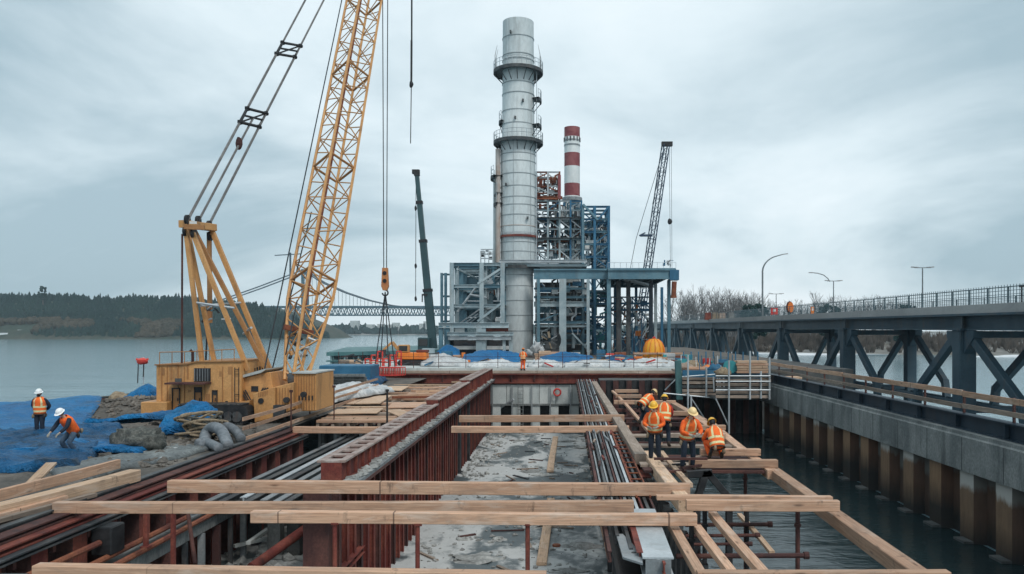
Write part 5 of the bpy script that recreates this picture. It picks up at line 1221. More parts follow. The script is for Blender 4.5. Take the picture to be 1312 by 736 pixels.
# machinery house
mb = MB()
ol = [(x_(200, YF), z_(529, YF)), (x_(288, YF), z_(528, YF)), (x_(309, YF), z_(528, YF)), (x_(309, YF), z_(463, YF)), (x_(288, YF), z_(463, YF)), (x_(252, YF), z_(464, YF)), (x_(240, YF), z_(467, YF)), (x_(200, YF), z_(468, YF))]
mb.prism(ol, 'y', YF, YF + 3.2); hs = mb.build('machinery_house', cy, YC, bevel=.03)
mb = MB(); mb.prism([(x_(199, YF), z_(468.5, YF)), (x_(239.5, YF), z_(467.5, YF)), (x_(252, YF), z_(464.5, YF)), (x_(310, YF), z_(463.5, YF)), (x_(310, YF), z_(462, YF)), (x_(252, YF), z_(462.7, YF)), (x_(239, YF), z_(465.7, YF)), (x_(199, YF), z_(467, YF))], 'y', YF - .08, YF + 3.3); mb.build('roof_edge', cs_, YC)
def plate(name, u0, u1, v0, v1, m_, out=.03, th=.05, Y=YF, par=None, bevel=0):
    mb = MB(); mb.box(x_(u0, Y), x_(u1, Y), Y - out - th, Y - out, z_(v1, Y), z_(v0, Y)); return mb.build(name, m_, par or YC, bevel=bevel)
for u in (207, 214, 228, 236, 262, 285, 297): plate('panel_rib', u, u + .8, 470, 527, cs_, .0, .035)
gr_ = plate('grille', 249, 270, 472, 489, 'black', .0, .04)
for i in range(6): plate('grille_bar', 249.6 + i * 3.4, 250.3 + i * 3.4, 472.5, 488.5, 'steel_grey', .04, .02, par=YC)
for a, b, v0, v1 in ((221, 231, 497, 526), (249.5, 259, 496, 525), (272.5, 279, 500, 525)):
    d = plate('door', a + 1, b - 1, v0 + 1, v1, cs_, .0, .03)
    for s in (a, b - .8): plate('door_frame', s, s + 1.0, v0, v1 + 1, 'black', .03, .05)
    plate('door_frame', a, b, v0, v0 + 1.4, 'black', .03, .05); plate('door_handle', b - 3, b - 2.2, 510, 514, 'black', .04, .04)
plate('door_vent', 250.5, 258, 497.5, 503, 'black', .03, .03); plate('door_vent', 274, 278.5, 501, 506, 'black', .03, .03)
plate('hatch', 225, 233, 485, 491, 'steel_dark', 0, .06); plate('hatch', 289, 292, 514, 519, 'black', 0, .04)
mb = MB(); mb.box(x_(221, YF), x_(271, YF), YF - .75, YF - .01, z_(491.5, YF), z_(489.5, YF)); mb.build('catwalk', 'rust_dark', YC)
mb = MB(); mb.box(x_(222, YF), x_(288, YF), YF - .35, YF - .005, z_(529.6, YF), z_(527.5, YF)); mb.build('sill_beam', 'black', YC)
for u in (203, 219, 227, 240): plate('rust_run', u, u + 1.4, 468, 480 + (u % 7) * 3, cs_, 0, .025)
for i in range(7): u = 203 + i * 16; mb = MB(); mb.tube((x_(u, YF), YF + .1, z_(467 if u < 245 else 463, YF)), (x_(u, YF), YF + .1, z_(467 if u < 245 else 463, YF) + .55), .02, 4); mb.build('roof_handrail', 'crane_shade', YC)
mb = MB(); mb.path([(x_(203, YF), YF + .1, z_(467, YF) + .55), (x_(245, YF), YF + .1, z_(466, YF) + .55), (x_(300, YF), YF + .1, z_(463, YF) + .55)], .02, 4); mb.build('roof_handrail', 'crane_shade', YC)
mb = MB(); mb.path([(x_(226, YF), YF + 1.6, z_(467, YF)), (x_(226, YF), YF + 1.6, z_(467, YF) + .5), (x_(223, YF), YF + 1.6, z_(467, YF) + .62)], .07, 8); mb.build('exhaust_pipe', 'rust_dark', YC)
for v_ in (473, 479, 505, 511, 517, 523): plate('ladder_rung', 301.5, 306.5, v_, v_ + .7, 'black', .06, .03)
for u in (301.2, 306.3): plate('ladder_rail', u, u + .7, 471, 527, 'black', .05, .03)
for u, v_, w_, h_ in ((206, 472, 5, 9), (216, 505, 3, 16), (241, 500, 4, 3), (264, 505, 5, 12), (281, 476, 3, 7), (292, 470, 6, 10), (208, 520, 7, 5)): plate('worn_patch', u, u + w_, v_, v_ + h_, 'crane_shade', 0, .012)
for k_ in range(3): mb = MB(); a = P(308 + k_ * 3, 500, 36.3); mb.path([a, a + V((.35, -.15, -.5)), a + V((.8, -.1, -.45 + .1 * k_)), a + V((1.05, .05, .1))], .035, 6); mb.build('hydraulic_hose', 'black', YC)
# lower left counterweight step
mb = MB(); mb.box(x_(188, YF), x_(221, YF), YF - .55, YF + 2.6, z_(535, YF), z_(514, YF)); mb.build('counterweight', cy, YC, bevel=.04)
mb = MB(); mb.box(x_(188, YF) + .1, x_(221, YF), YF - .4, YF + 2.4, z_(539, YF), z_(535.2, YF)); mb.build('counterweight_foot', 'steel_dark', YC)
# middle deck with sloping plates
mb = MB(); mb.prism([(x_(300, 36.4), z_(519, 36.4)), (x_(330, 36.4), z_(515, 36.4)), (x_(350, 36.4), z_(500, 36.4)), (x_(346, 36.4), z_(477, 36.4)), (x_(335, 36.4), z_(478.5, 36.4)), (x_(300, 36.4), z_(488, 36.4))], 'y', 36.4, 38.9); mb.build('revolving_deck', cy, YC, bevel=.03)
mb = MB(); mb.prism([(x_(299, 36.4), z_(487.5, 36.4)), (x_(336, 36.4), z_(477.8, 36.4)), (x_(342, 36.4), z_(474, 36.4)), (x_(342, 36.4), z_(472.4, 36.4)), (x_(300, 36.4), z_(484, 36.4))], 'y', 36.2, 39.0); mb.build('deck_plate', 'concrete_pale', YC)
for i in range(9): p = V((x_(303 + i * 3.4, 37), 37.6, z_(484 - i * 1.1, 37))); mb = MB(); mb.tube(p, p + V((0, 0, .22)), .04, 6); mb.build('stud', 'black', YC)
plate('access_hole', 322, 331, 495, 502, 'black', 0, .02, 36.4); plate('small_panel', 303, 306, 494, 499, 'black', 0, .03, 36.4)
mb = MB(); mb.prism([(x_(296, 35.9), z_(528, 35.9)), (x_(322, 35.9), z_(522, 35.9)), (x_(322, 35.9), z_(513, 35.9)), (x_(300, 35.9), z_(516, 35.9))], 'y', 35.7, 36.35); mb.build('front_skirt', cy, YC)
# ribbed block at the right (boom foot housing)
mb = MB(); mb.prism([(x_(326, 35.4), z_(542, 35.4)), (x_(352, 35.4), z_(535, 35.4)), (x_(352, 35.4), z_(496, 35.4)), (x_(324, 35.4), z_(505, 35.4))], 'y', 35.4, 38.4); mb.build('boom_foot_housing', cy, YC, bevel=.03)
mb = MB(); mb.prism([(x_(352.3, 35.6), z_(535, 35.6)), (x_(376, 35.6), z_(525, 35.6)), (x_(376, 35.6), z_(490, 35.6)), (x_(352.3, 35.6), z_(496, 35.6))], 'y', 35.6, 38.4); mb.build('side_housing', cy, YC, bevel=.03)
mb = MB(); mb.box(x_(376.3, 36), x_(405, 36), 36, 38.8, z_(527, 36), z_(479, 36)); mb.build('winch_housing', cy, YC, bevel=.03)
mb = MB(); mb.box(x_(375.5, 36), x_(405.5, 36), 35.9, 38.9, z_(479, 36) + .004, z_(478, 36) + .03); mb.build('housing_lid', 'concrete_pale', YC)
for i in range(8): plate('panel_rib', 379 + i * 3.4, 379.8 + i * 3.4, 480, 526, cs_, 0, .04, 36.0)
for i in range(6): plate('panel_rib', 354.5 + i * 3.6, 355.1 + i * 3.6, 497, 527, cs_, 0, .03, 35.6)
for i in range(5): plate('slot', 383 + i * 4.2, 384.6 + i * 4.2, 507, 513, 'black', .03, .03, 36.0)
for u, v_ in ((334, 514), (366, 513), (388, 506)): p = P(u, v_, 35.35); mb = MB(); mb.tube(p, p + V((0, .2, 0)), .13, 10); mb.build('lifting_eye', 'black', YC)
for i in range(6): plate('slot', 331 + i * 2.2, 332.1 + i * 2.2, 503 - i * .6, 509 - i * .6, cs_, 0, .02, 35.4)
mb = MB(); p = P(357, 528, 35.3); mb.box(p.x - .25, p.x + .25, 35.3, 35.58, p.z - .25, p.z + .3); mb.build('tool_box', 'steel_dark', YC)
# undercarriage: two crawler tracks and a turntable
for k_, (y0, y1) in enumerate(((34.9, 35.8), (38.0, 38.9))):
    tr = None; n = 26; L0, L1 = x_(236, 36), x_(330, 36); r_ = .42; pts = []
    for i in range(11): a = math.pi / 2 + math.pi * i / 10; pts.append((L0 + r_ + r_ * math.cos(a), .45 + r_ * math.sin(a)))
    for i in range(11): a = -math.pi / 2 + math.pi * i / 10; pts.append((L1 - r_ + r_ * math.cos(a), .45 + r_ * math.sin(a)))
    mb = MB(); mb.prism(pts, 'y', y0, y1); tr = mb.build('crawler_track', 'black', YC)
    for i in range(7):
        x = L0 + .5 + i * (L1 - L0 - 1) / 6; mb = MB(); mb.tube((x, y0 - .06, .35), (x, y0 + .02, .35), .24, 12); mb.build('road_wheel', 'steel_dark', tr)
    for i in range(20):
        x = L0 + .3 + i * (L1 - L0 - .6) / 19
        for z in (.87, .0): mb = MB(); mb.box(x - .05, x + .05, y0 - .03, y1 + .03, z + .0, z + .05); mb.build('track_shoe', 'steel_dark', tr)
mb = MB(); mb.lathe([(1.3, .3), (1.3, .95), (1.05, .95), (1.05, z_(529, YF) - .003)], x_(262, 37.4), 37.4, 24); mb.build('turntable', 'steel_dark', YC)
mb = MB(); mb.prism([(x_(268, 35.9), z_(528.5, 35.9)), (x_(289, 35.9), z_(528.5, 35.9)), (x_(287, 35.9), z_(548, 35.9)), (x_(280, 35.9), z_(548, 35.9))], 'y', 35.9, 36.7); mb.build('jack_bracket', 'concrete', YC)
mb = MB(); mb.box(x_(282, 35.8), x_(290, 35.8), 35.8, 36.6, .02, z_(529, 35.8) - .01); mb.build('jack_leg', 'rust_red', YC)
for i in range(6): z = .25 + i * .2; mb = MB(); mb.tube((x_(286, 36.9), 36.9 + .05 * i, z), (x_(331, 36.9), 36.9 + .05 * i, z + .05), .03, 6); mb.build('hydraulic_hose', 'steel_grey', YC)
# gantry
ga, gb_ = 36.4, 38.6
GT = [(P(238, 294, ga), P(259, 465, ga), .19), (P(240, 294, ga + .5), P(275, 466, ga + .5), .19), (P(246, 296, ga), P(318, 475, ga), .2), (P(249, 296, 37.5), P(342, 475, 37.5), .2), (P(270, 292, gb_), P(351, 486, gb_), .22), (P(268, 298, gb_), P(269, 414, gb_), .19)]
mb = MB(); mb.tube(P(266, 410, gb_), P(263.5, 466, gb_), .05, 6); mb.build('gantry_rope', 'cable', YC)
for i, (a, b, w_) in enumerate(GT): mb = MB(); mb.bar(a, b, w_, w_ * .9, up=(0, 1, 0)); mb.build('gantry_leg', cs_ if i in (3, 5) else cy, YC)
for p, q in ((P(251, 388, ga), P(300, 395, ga)), (P(257, 392, ga + .1), P(310, 388, gb_)), (P(322, 420, ga), P(312, 428, gb_))): mb = MB(); mb.tube(p, q, .06, 6); mb.build('gantry_tie', 'galv', YC)
for i in range(14):
    p = P(random.Random(i).uniform(252, 292), random.Random(i + 50).uniform(388, 410), 37.5); mb = MB(); mb.bar(p, p + V((random.Random(i + 9).uniform(-.4, .4), .2, random.Random(i + 4).uniform(-.3, .3))), .07, .07); mb.build('fitting', ('galv', 'steel_dark', 'frame_blue')[i % 3], YC)
mb = MB(); mb.bar(P(234, 287, ga - .1), P(273, 292, gb_ + .1), .42, .34); mb.build('gantry_head', cy, YC)
mb = MB(); mb.bar(P(236, 291, ga - .3), P(262, 292, ga - .3), .12, .22); mb.build('head_plate', cs_, YC)
for u, v_, Y in ((240, 282, ga), (254, 283, 37.5), (268, 289, gb_), (238, 297, ga), (248, 299, ga), (269, 303, gb_)):
    p = P(u, v_, Y); mb = MB(); mb.tube(p - V((.06, 0, 0)), p + V((.06, 0, 0)), .24, 12); mb.build('sheave', 'black', YC, smooth=True)
mb = MB(); mb.bar(P(243, 285.5, ga - .25), P(252, 285.5, ga - .25), .03, .12); mb.build('head_tag', 'white_paint', YC)
mb = MB(); mb.tube(P(233.5, 300, ga), P(233, 466, ga), .05, 6); mb.build('back_rope', 'rust_dark', YC)
# boom
BT = P(497, -168, 66.0); BB = P(379, 487, 37.2)
pts = lattice(YC, BB, BT, 1.62, 1.72, 42, .085, .036, cy, (1, -1, 0), .10)
for i in (5, 12, 19, 26, 33):
    mb = MB()
    for c in range(4): mb.tube(pts[i][c], pts[i][(c + 1) % 4], .07, 6)
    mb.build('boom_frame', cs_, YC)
mb = MB(); a, b = P(364, 419, 38.4), P(401, 427, 39.2); mb.bar(a, b, .2, .26); mb.build('boom_tie', 'rust_orange', YC)
rg = random.Random(15)
for i in range(16):
    p = BB.lerp(BT, .004 + .05 * rg.random()) + V((rg.uniform(-.5, .5), rg.uniform(-.3, .3), 0)); mb = MB(); mb.tube(p, p + V((rg.uniform(-.4, .4), 0, rg.uniform(-.3, .3))), rg.uniform(.04, .11), 6); mb.build('boom_foot_fitting', ('black', 'galv', 'steel_dark', cy)[i % 4], YC)
for u in (371, 390): p = P(u, 486, 37.0); mb = MB(); mb.tube(p, p + V((.3, 0, 0)), .3, 14); mb.build('winch_drum', 'steel_dark', YC, smooth=True)
mb = MB(); mb.path([BB.lerp(BT, .03) + V((.0, -.6, 0)), BB.lerp(BT, .985) + V((0, -.75, 0))], .07, 6); mb.build('boom_conduit', 'rust_orange', YC)
mb = MB(); mb.box(BT.x - .9, BT.x + 1.6, BT.y - .8, BT.y + .8, BT.z - .4, BT.z + .9); mb.build('boom_head', cs_, YC)
# pendants from gantry head to boom head, with two spreader frames
TL, TR = BT + V((-.5, -.4, .6)), BT + V((.3, .5, .6)); AL, AR, AM = P(240, 283, ga), P(267, 290, gb_), P(254, 284, 37.5)
pl1, pr1 = pt_on(AL, TL, 148), pt_on(AR, TR, 154); pl2, pr2 = pt_on(AL, TL, 62), pt_on(AR, TR, 66)
for a, b, r_ in ((AL, pl1, .07), (AR, pr1, .07), (pl1, pl2, .07), (pr1, pr2, .07), (pl2, TL, .06), (pr2, TR, .06)): mb = MB(); mb.tube(a, b, r_, 6); mb.build('pendant_line', 'pendant', YC)
mid = (pl1 + pr1) / 2; mb = MB(); mb.tube(AM, mid, .06, 6); mb.build('pendant_line', 'pendant', YC)
p = AM.lerp(mid, .72); mb = MB(); mb.blob(p, (.18, .18, .36), 3, .25, 8, 6); mb.build('pendant_shackle', 'rust_dark', YC)
for a, b, A, B in ((pl1, pr1, AL, AR), (pl2, pr2, AL, AR)):
    d1 = (TL - AL).normalized() * 1.25; d2 = (TR - AR).normalized() * 1.25; mb = MB()
    q = [a - d1 * .5, a + d1 * .5, b + d2 * .5, b - d2 * .5]
    mb.path([q[0], q[1], q[2], q[3], q[0]], .085, 6); mb.tube((q[0] + q[1]) / 2, (q[2] + q[3]) / 2, .06, 6); mb.tube(q[0], q[2], .05, 5); mb.build('spreader_frame', 'black', YC)
    for e in q: mb = MB(); mb.blob(e, .15, 1, .2, 8, 6); mb.build('spreader_sheave', 'black', YC)
# luffing ropes in front of the boom
for a, b in ((P(338, 478, 37), P(438, 0, 51)), (P(347, 481, 37.3), P(399, 272, 43)), (P(366, 455, 37), P(381, 385, 38))): mb = MB(); mb.tube(a, a + (b - a) * (1.25 if b.y > 50 else 1), .035, 5); mb.build('luffing_rope', 'cable', YC)
# main hoist
hx0 = P(494, -160, 66); hb = P(493.5, 344, 66)
for s in (-.10, .10): mb = MB(); mb.tube((hb.x + s * (2.6), 66, BT.z), (hb.x + s * 1.2, 66, hb.z), .04, 5); mb.build('hoist_rope', 'cable', YC)
hk = None; p = P(493.5, 358, 66); mb = MB(); mb.prism([(p.x - .22, p.z + .95), (p.x + .22, p.z + .95), (p.x + .3, p.z - .6), (p.x + .16, p.z - .95), (p.x - .16, p.z - .95), (p.x - .3, p.z - .6)], 'y', 65.8, 66.2); hk = mb.build('hook_block', 'block_orange', YC)
for z in (.5, -.15): mb = MB(); mb.tube((p.x, 65.75, p.z + z), (p.x, 65.82, p.z + z), .17, 12); mb.build('block_sheave', 'black', hk)
q = P(493.5, 368, 66); mb = MB(); mb.tube(q + V((0, 0, .1)), q - V((0, 0, .25)), .07, 6); mb.path([q - V((0, 0, .25)) + V((.24 * math.sin(a), 0, -.24 + .24 * math.cos(a))) for a in [i * .42 for i in range(12)]], .07, 6); mb.build('hook', 'black', YC, smooth=True)
s0 = P(493.5, 374, 66); RBX = P(491, 474, 66)
for u, v_, Y in ((480, 471, 65.6), (487, 472, 66.4), (498, 472, 65.6), (506, 470, 66.4)): mb = MB(); mb.tube(s0, P(u, v_, Y), .045, 5); mb.build('lifting_sling', 'cable', YC)
# second line hanging from the boom head extension
mb = MB(); e = P(527, -165, 66); mb.bar(BT + V((1.0, 0, .3)), e, .3, .3); mb.build('jib_arm', cs_, YC)
mb = MB(); mb.tube(e, P(527, 52, 66), .04, 5); mb.tube(e + V((.1, 0, 0)), P(528, 52, 66), .035, 5); mb.build('whip_rope', 'cable', YC)
mb = MB(); mb.tube(P(527.3, 52, 66), P(527, 108, 66), .09, 6); mb.build('whip_weight', 'black', YC); mb = MB(); mb.tube(P(527, 108, 66), P(526, 184, 66), .04, 5); mb.build('whip_rope', 'cable', YC)
mb = MB(); mb.blob(P(527, 108, 66), (.16, .16, .3), 2, .2, 8, 6); mb.build('whip_shackle', 'black', YC)
# load in the slings
ld = thing('steel_load', (RBX.x, 66, z_(480, 66)), 'bundle of red steel frames hanging in the crane slings', 'load')
for i in range(5):
    x0 = RBX.x - 1.35 + i * .16; mb = MB()
    z0, z1 = z_(481, 66), z_(471, 66)
    mb.bar((x0, 65.5 + .22 * i, z0), (x0 + 2.5, 65.5 + .22 * i, z0), .08, .08); mb.bar((x0, 65.5 + .22 * i, z1), (x0 + 2.5, 65.5 + .22 * i, z1), .08, .08)
    for k_ in range(6): mb.bar((x0 + k_ * .5, 65.5 + .22 * i, z0), (x0 + k_ * .5, 65.5 + .22 * i, z1), .06, .06)
    mb.build('steel_frame', 'red_bright', ld)
# ------------------------------------------------------------------ the road bridge on the right
def dz(y): return 5.95 + .0042 * (y - 50)       # deck top along the bridge, climbing slightly
RBg = thing('road_bridge', (29.6, 57, WZ), 'long dark blue steel road bridge on braced legs over the channel at the right', 'bridge')
B0, B1 = 30, 262
def slope_box(name, x0, x1, za, zb, mat, y0=B0, y1=B1):
    mb = MB(); vs = []
    for y in (y0, y1):
        for x, z in ((x0, za), (x1, za), (x1, zb), (x0, zb)): vs.append((x, y, dz(y) + z))
    mb.add(vs, [(0, 1, 2, 3), (4, 5, 6, 7), (0, 1, 5, 4), (1, 2, 6, 5), (2, 3, 7, 6), (3, 0, 4, 7)]); return mb.build(name, mat, RBg)
slope_box('deck_slab', 29.0, 38.2, -.5, -.12, 'concrete')
slope_box('roadway', 29.5, 37.7, -.118, -.08, 'asphalt')
slope_box('parapet_kerb', 28.9, 29.45, -.117, .05, 'kerb'); slope_box('parapet_kerb', 37.75, 38.3, -.117, .05, 'kerb')
slope_box('fascia', 28.8, 28.98, -.62, .04, 'kerb')
slope_box('fascia_trim', 28.72, 28.80, -.72, -.56, 'bridge_blue')
for x in (29.6, 36.0):
    mb = MB(); mb.ibeam((x, B0, dz(B0) - 1.13), (x, B1, dz(B1) - 1.13), .75, 1.24, .09, .1); mb.build('main_girder', 'bridge_blue', RBg)
for i in range(30):
    y = 36 + i * 7.6; mb = MB(); mb.ibeam((29.7, y, dz(y) - .95), (35.9, y, dz(y) - .95), .35, .7, .05, .06); mb.build('floor_beam', 'bridge_blue', RBg)
PY = [34, 57, 80, 103, 126, 149, 172, 196, 220, 244]
for k_, y in enumerate(PY):
    for x in (29.6, 36.0):
        w_ = 1.25 if x < 30 else 1.0; top = dz(y) - 1.76
        mb = MB(); mb.bar((x, y, WZ - 1), (x, y, top), w_, w_ * .9, up=(0, 1, 0)); mb.build('pier_leg', 'bridge_blue', RBg)
        mb = MB(); mb.box(x - w_ / 2 - .16, x + w_ / 2 + .16, y - .9, y + .9, top, top + .14); mb.build('bearing_plate', 'bridge_blue', RBg)
        mb = MB(); mb.box(x - .43, x - .36, y - .55, y + .55, dz(y) - 1.7, dz(y) - .53); mb.box(x - .43, x - .36, y + .0, y + .01, dz(y) - 1.7, dz(y) - .53); mb.v = mb.v[:8]; mb.f = mb.f[:6]; mb.m = mb.m[:6]; mb.build('stiffener', 'bridge_blue', RBg)
        for s in (-1, 1):
            mb = MB(); mb.prism([(y + s * .58, top - .02), (y + s * 1.9, top - .02), (y + s * 1.9, top - .5), (y + s * .58, top - 1.7)], 'x', x - .34, x + .34); mb.build('gusset_plate', 'bridge_blue', RBg)
        # slanting arms to both sides, the lower end kinked upright as on the real frame
        for s in (-1, 1):
            a = V((x, y + s * .7, top - .15)); b = V((x, y + s * 7.2, -.55)); c = V((x, y + s * 7.6, -2.1)); mb = MB()
            mb.bar(a, b, .62, .5, up=(1, 0, 0)); mb.build('diagonal_arm', 'bridge_blue', RBg)
            mb = MB(); mb.bar(b + V((0, 0, .18)), c, .6, .48, up=(0, 1, 0)); mb.build('arm_foot', 'bridge_blue', RBg)
    mb = MB(); mb.bar((30.1, y, dz(y) - 2.05), (35.5, y, dz(y) - 2.05), .7, .5); mb.build('cap_beam', 'bridge_blue', RBg)
    mb = MB(); mb.bar((30.2, y, -1.55), (35.5, y, -1.55), .4, .5); mb.build('tie_beam', 'bridge_blue', RBg)
for x, z in ((29.6, -1.9), (36.0, -2.0)):
    mb = MB(); mb.bar((x, B0, z), (x, B1, z), .26, .28); mb.build('lower_chord', 'bridge_blue', RBg)
for x in (30.4,):
    mb = MB(); mb.tube((x, B0, -1.2), (x, B1, -1.2), .14, 8); mb.build('service_pipe', 'bridge_blue', RBg)
# railing
for x, nm in ((29.15, 'near'), (38.05, 'far')):
    y = 41.0; pts_ = []
    while y < 240: pts_.append(y); y += 2.4 if (y < 110 and nm == 'near') else 4.8
    for y in (pts_[:58] if nm == 'near' else pts_[:40]):
        mb = MB(); mb.bar((x, y, dz(y) + .03), (x, y, dz(y) + 1.12), .07, .08); mb.build('railing_post', 'railing_teal', RBg)
    for h_, r_ in ((1.1, .035), (.86, .018), (.62, .018), (.38, .018), (.2, .018)):
        mb = MB(); mb.tube((x, B0, dz(B0) + h_), (x, B1, dz(B1) + h_), r_, 5); mb.build('railing_bar', 'railing_teal', RBg)
# mesh fence panels on the far railing
mb = MB(); y = 60
while y < 170: mb.tube((38.1, y, dz(y)), (38.1, y, dz(y) + 2.1), .03, 4); y += .45
mb.build('fence_pickets', 'railing_teal', RBg)
# street lamps on the bridge
def lamp(u, Y, vtop, lab, kind):
    x = (u - CU) / FPX * Y; zb = dz(Y); zt_ = H - (vtop - CV) / FPX * Y; t_ = thing('street_lamp', (x, Y, zb), lab, 'street lamp'); r_ = .11
    mb = MB()
    if kind == 'curve':
        R_ = 2.9; pts_ = [V((x, Y, zb)), V((x, Y, zt_ - R_ * .95))] + [V((x + R_ * (1 - math.cos(a)) , Y, zt_ - R_ * .95 + R_ * .82 * math.sin(a))) for a in [i * .19 for i in range(1, 8)]]; pts_.append(pts_[-1] + V((.7, 0, .18)))
        mb.path(pts_, r_ * 1.2, 8, .07); mb.build('pole', 'lamp_metal', t_, smooth=True); e = pts_[-1]
        mb = MB(); mb.bar(e - V((.1, 0, 0)), e + V((.75, 0, .12)), .22, .12); mb.build('lamp_head', 'lamp_head', t_)
    else:
        mb.tube((x, Y, zb), (x, Y, zt_), r_ * .8, 8, .06); mb.build('pole', 'lamp_metal', t_, smooth=True)
        L_ = .85 if kind != 'small' else .95
        mb = MB(); mb.tube((x - L_, Y, zt_ + .02), (x + L_, Y, zt_ + .02), .045, 6); mb.build('cross_arm', 'lamp_metal', t_)
        for s in (-1, 1): mb = MB(); mb.bar((x + s * L_ * .55, Y, zt_ + .05), (x + s * (L_ + .3), Y, zt_ + .09), .24, .1); mb.build('lamp_head', 'lamp_head', t_)
        if kind == 'arm':
            pts_ = [V((x - .5, Y, zt_ - .05)), V((x - .75, Y, zt_ + .35)), V((x - 1.3, Y, zt_ + .8)), V((x - 2.1, Y, zt_ + 1.05)), V((x - 2.8, Y, zt_ + 1.12))]; mb = MB(); mb.path(pts_, .06, 6); mb.build('curved_arm', 'lamp_metal', t_, smooth=True)
            mb = MB(); mb.bar(pts_[-1] - V((.45, 0, 0)), pts_[-1] + V((.1, 0, 0)), .22, .12); mb.build('lamp_head', 'lamp_head', t_)
lamp(977, 113, 324, 'tall street lamp with one curved arm pointing right', 'curve')
lamp(1068, 103, 360.5, 'street lamp with twin heads and an extra curved arm to the left', 'arm')
lamp(1182, 80, 343.5, 'straight street lamp with twin heads, closest along the bridge', 'tee')
lamp(994.5, 132, 377, 'small twin-headed street lamp just right of the tall curved one', 'small')
mb = MB(); b = P(1309, 392, 49.5); mb.tube(b, (b.x, b.y, P(0, 366, 49.5).z), .05, 6); mb.box(b.x - .12, b.x + .12, b.y - .1, b.y + .1, P(0, 368, 49.5).z, P(0, 365, 49.5).z); tag(mb.build('railing_lamp', 'black'), 'short black lamp post on the bridge railing at the right border', 'lamp')
# traffic barriers, cones and signs on the bridge
for i, (u, lab) in enumerate(((907, 'reddish brown barrier block at the left end of the row on the bridge'), (916, 'tan barrier block second in the row on the bridge'), (925, 'tan barrier block third in the row on the bridge'), (937, 'tan barrier block at the right end of the row on the bridge'))):
    Y = 150; x = (u - CU) / FPX * Y; mb = MB(); mb.prism([(x - .65, dz(Y) - .08), (x + .65, dz(Y) - .08), (x + .55, dz(Y) + .7), (x + .5, dz(Y) + 1.3), (x - .5, dz(Y) + 1.3), (x - .55, dz(Y) + .7)], 'y', Y - .5, Y + .5)
    tag(mb.build('barrier_block', ('rust_red', 'rope', 'wood_grey', 'concrete')[i]), lab, 'barrier')
for u, Y, h_, m_, lab in ((992, 112, 1.0, 'red_bright', 'red and white warning board on the bridge between the lamp posts'), (1041, 104, .9, 'orange_paint', 'narrow orange warning board on the bridge by the dark evergreen')):
    x = (u - CU) / FPX * Y; t_ = thing('warning_board', (x, Y, dz(Y)), lab, 'sign'); w_ = .5 if u < 1000 else .22
    mb = MB(); mb.box(x - w_, x + w_, Y - .05, Y + .05, dz(Y) + .3, dz(Y) + .3 + h_); mb.build('board', m_, t_)
    mb = MB(); mb.box(x - w_ * .4, x + w_ * .4, Y - .08, Y - .053, dz(Y) + .7, dz(Y) + 1.1); mb.build('panel', 'white_paint', t_)
    for s in (-.3, .3): mb = MB(); mb.tube((x + s, Y + .1, dz(Y) - .08), (x + s, Y + .1, dz(Y) + .6), .05, 5); mb.build('leg', 'steel_dark', t_)
t_ = thing('traffic_sign', (0, 0, 0), 'tall oval orange traffic sign with a dark rim on the bridge', 'sign'); Y = 110; x = (1013 - CU) / FPX * Y
t_.location = (x, Y, dz(Y)); ORIGIN[t_.name] = V((x, Y, dz(Y)))
mb = MB(); mb.prism([(x + .4 * math.cos(a), dz(Y) + 1.3 + .75 * math.sin(a)) for a in [i * .3927 for i in range(16)]], 'y', Y - .06, Y + .06); mb.build('board', 'orange_paint', t_)
mb = MB(); mb.prism([(x - .1 + .52 * math.cos(a), dz(Y) + 1.3 + .87 * math.sin(a)) for a in [i * .3927 for i in range(16)]], 'y', Y + .065, Y + .14); mb.build('rim', 'rust_dark', t_)
mb = MB(); mb.tube((x, Y + .2, dz(Y) - .08), (x, Y + .2, dz(Y) + 1.4), .06, 6); mb.build('post', 'steel_dark', t_)

# ------------------------------------------------------------------ the far suspension bridge
SBY = 1180.0
SB = thing('suspension_bridge', P(400, 400, SBY), 'far blue grey suspension bridge with a truss deck behind the crane boom', 'bridge')
xa, xb = (150 - CU) / FPX * SBY, (640 - CU) / FPX * SBY; zt_, zb_ = H - (393.5 - CV) * SBY / FPX, H - (404 - CV) * SBY / FPX
for y in (SBY, SBY + 22):
    for z in (zt_, zb_): mb = MB(); mb.bar((xa, y, z), (xb, y, z), 1.9, 2.5 if z == zt_ else 1.8); mb.build('truss_chord', 'far_steel', SB)
    mb = MB(); n = 62
    for i in range(n):
        x0 = xa + (xb - xa) * i / n; x1 = xa + (xb - xa) * (i + 1) / n; xm = (x0 + x1) / 2
        mb.bar((x0, y, zb_), (xm, y, zt_), 1.2, 1.2); mb.bar((xm, y, zt_), (x1, y, zb_), 1.2, 1.2)
    mb.build('truss_lattice', 'far_steel', SB)
mb = MB(); mb.box(xa, xb, SBY + 1.2, SBY + 20.8, zt_ + .3, zt_ + 1.6); mb.build('roadway', 'far_steel', SB)
TX = (388 - CU) / FPX * SBY; ztop = H - (327 - CV) * SBY / FPX
def sag(u):   # right of the tower the cable falls towards the deck
    pts_ = [(388, 346), (410, 361), (440, 374.5), (470, 384.5), (500, 391.5), (530, 395), (560, 395.5), (640, 388)]
    for (a, va), (b, vb) in zip(pts_, pts_[1:]):
        if u <= b: return va + (vb - va) * (u - a) / (b - a)
def w3(u, v_, y): return V(((u - CU) / FPX * SBY, y, H - (v_ - CV) * SBY / FPX))
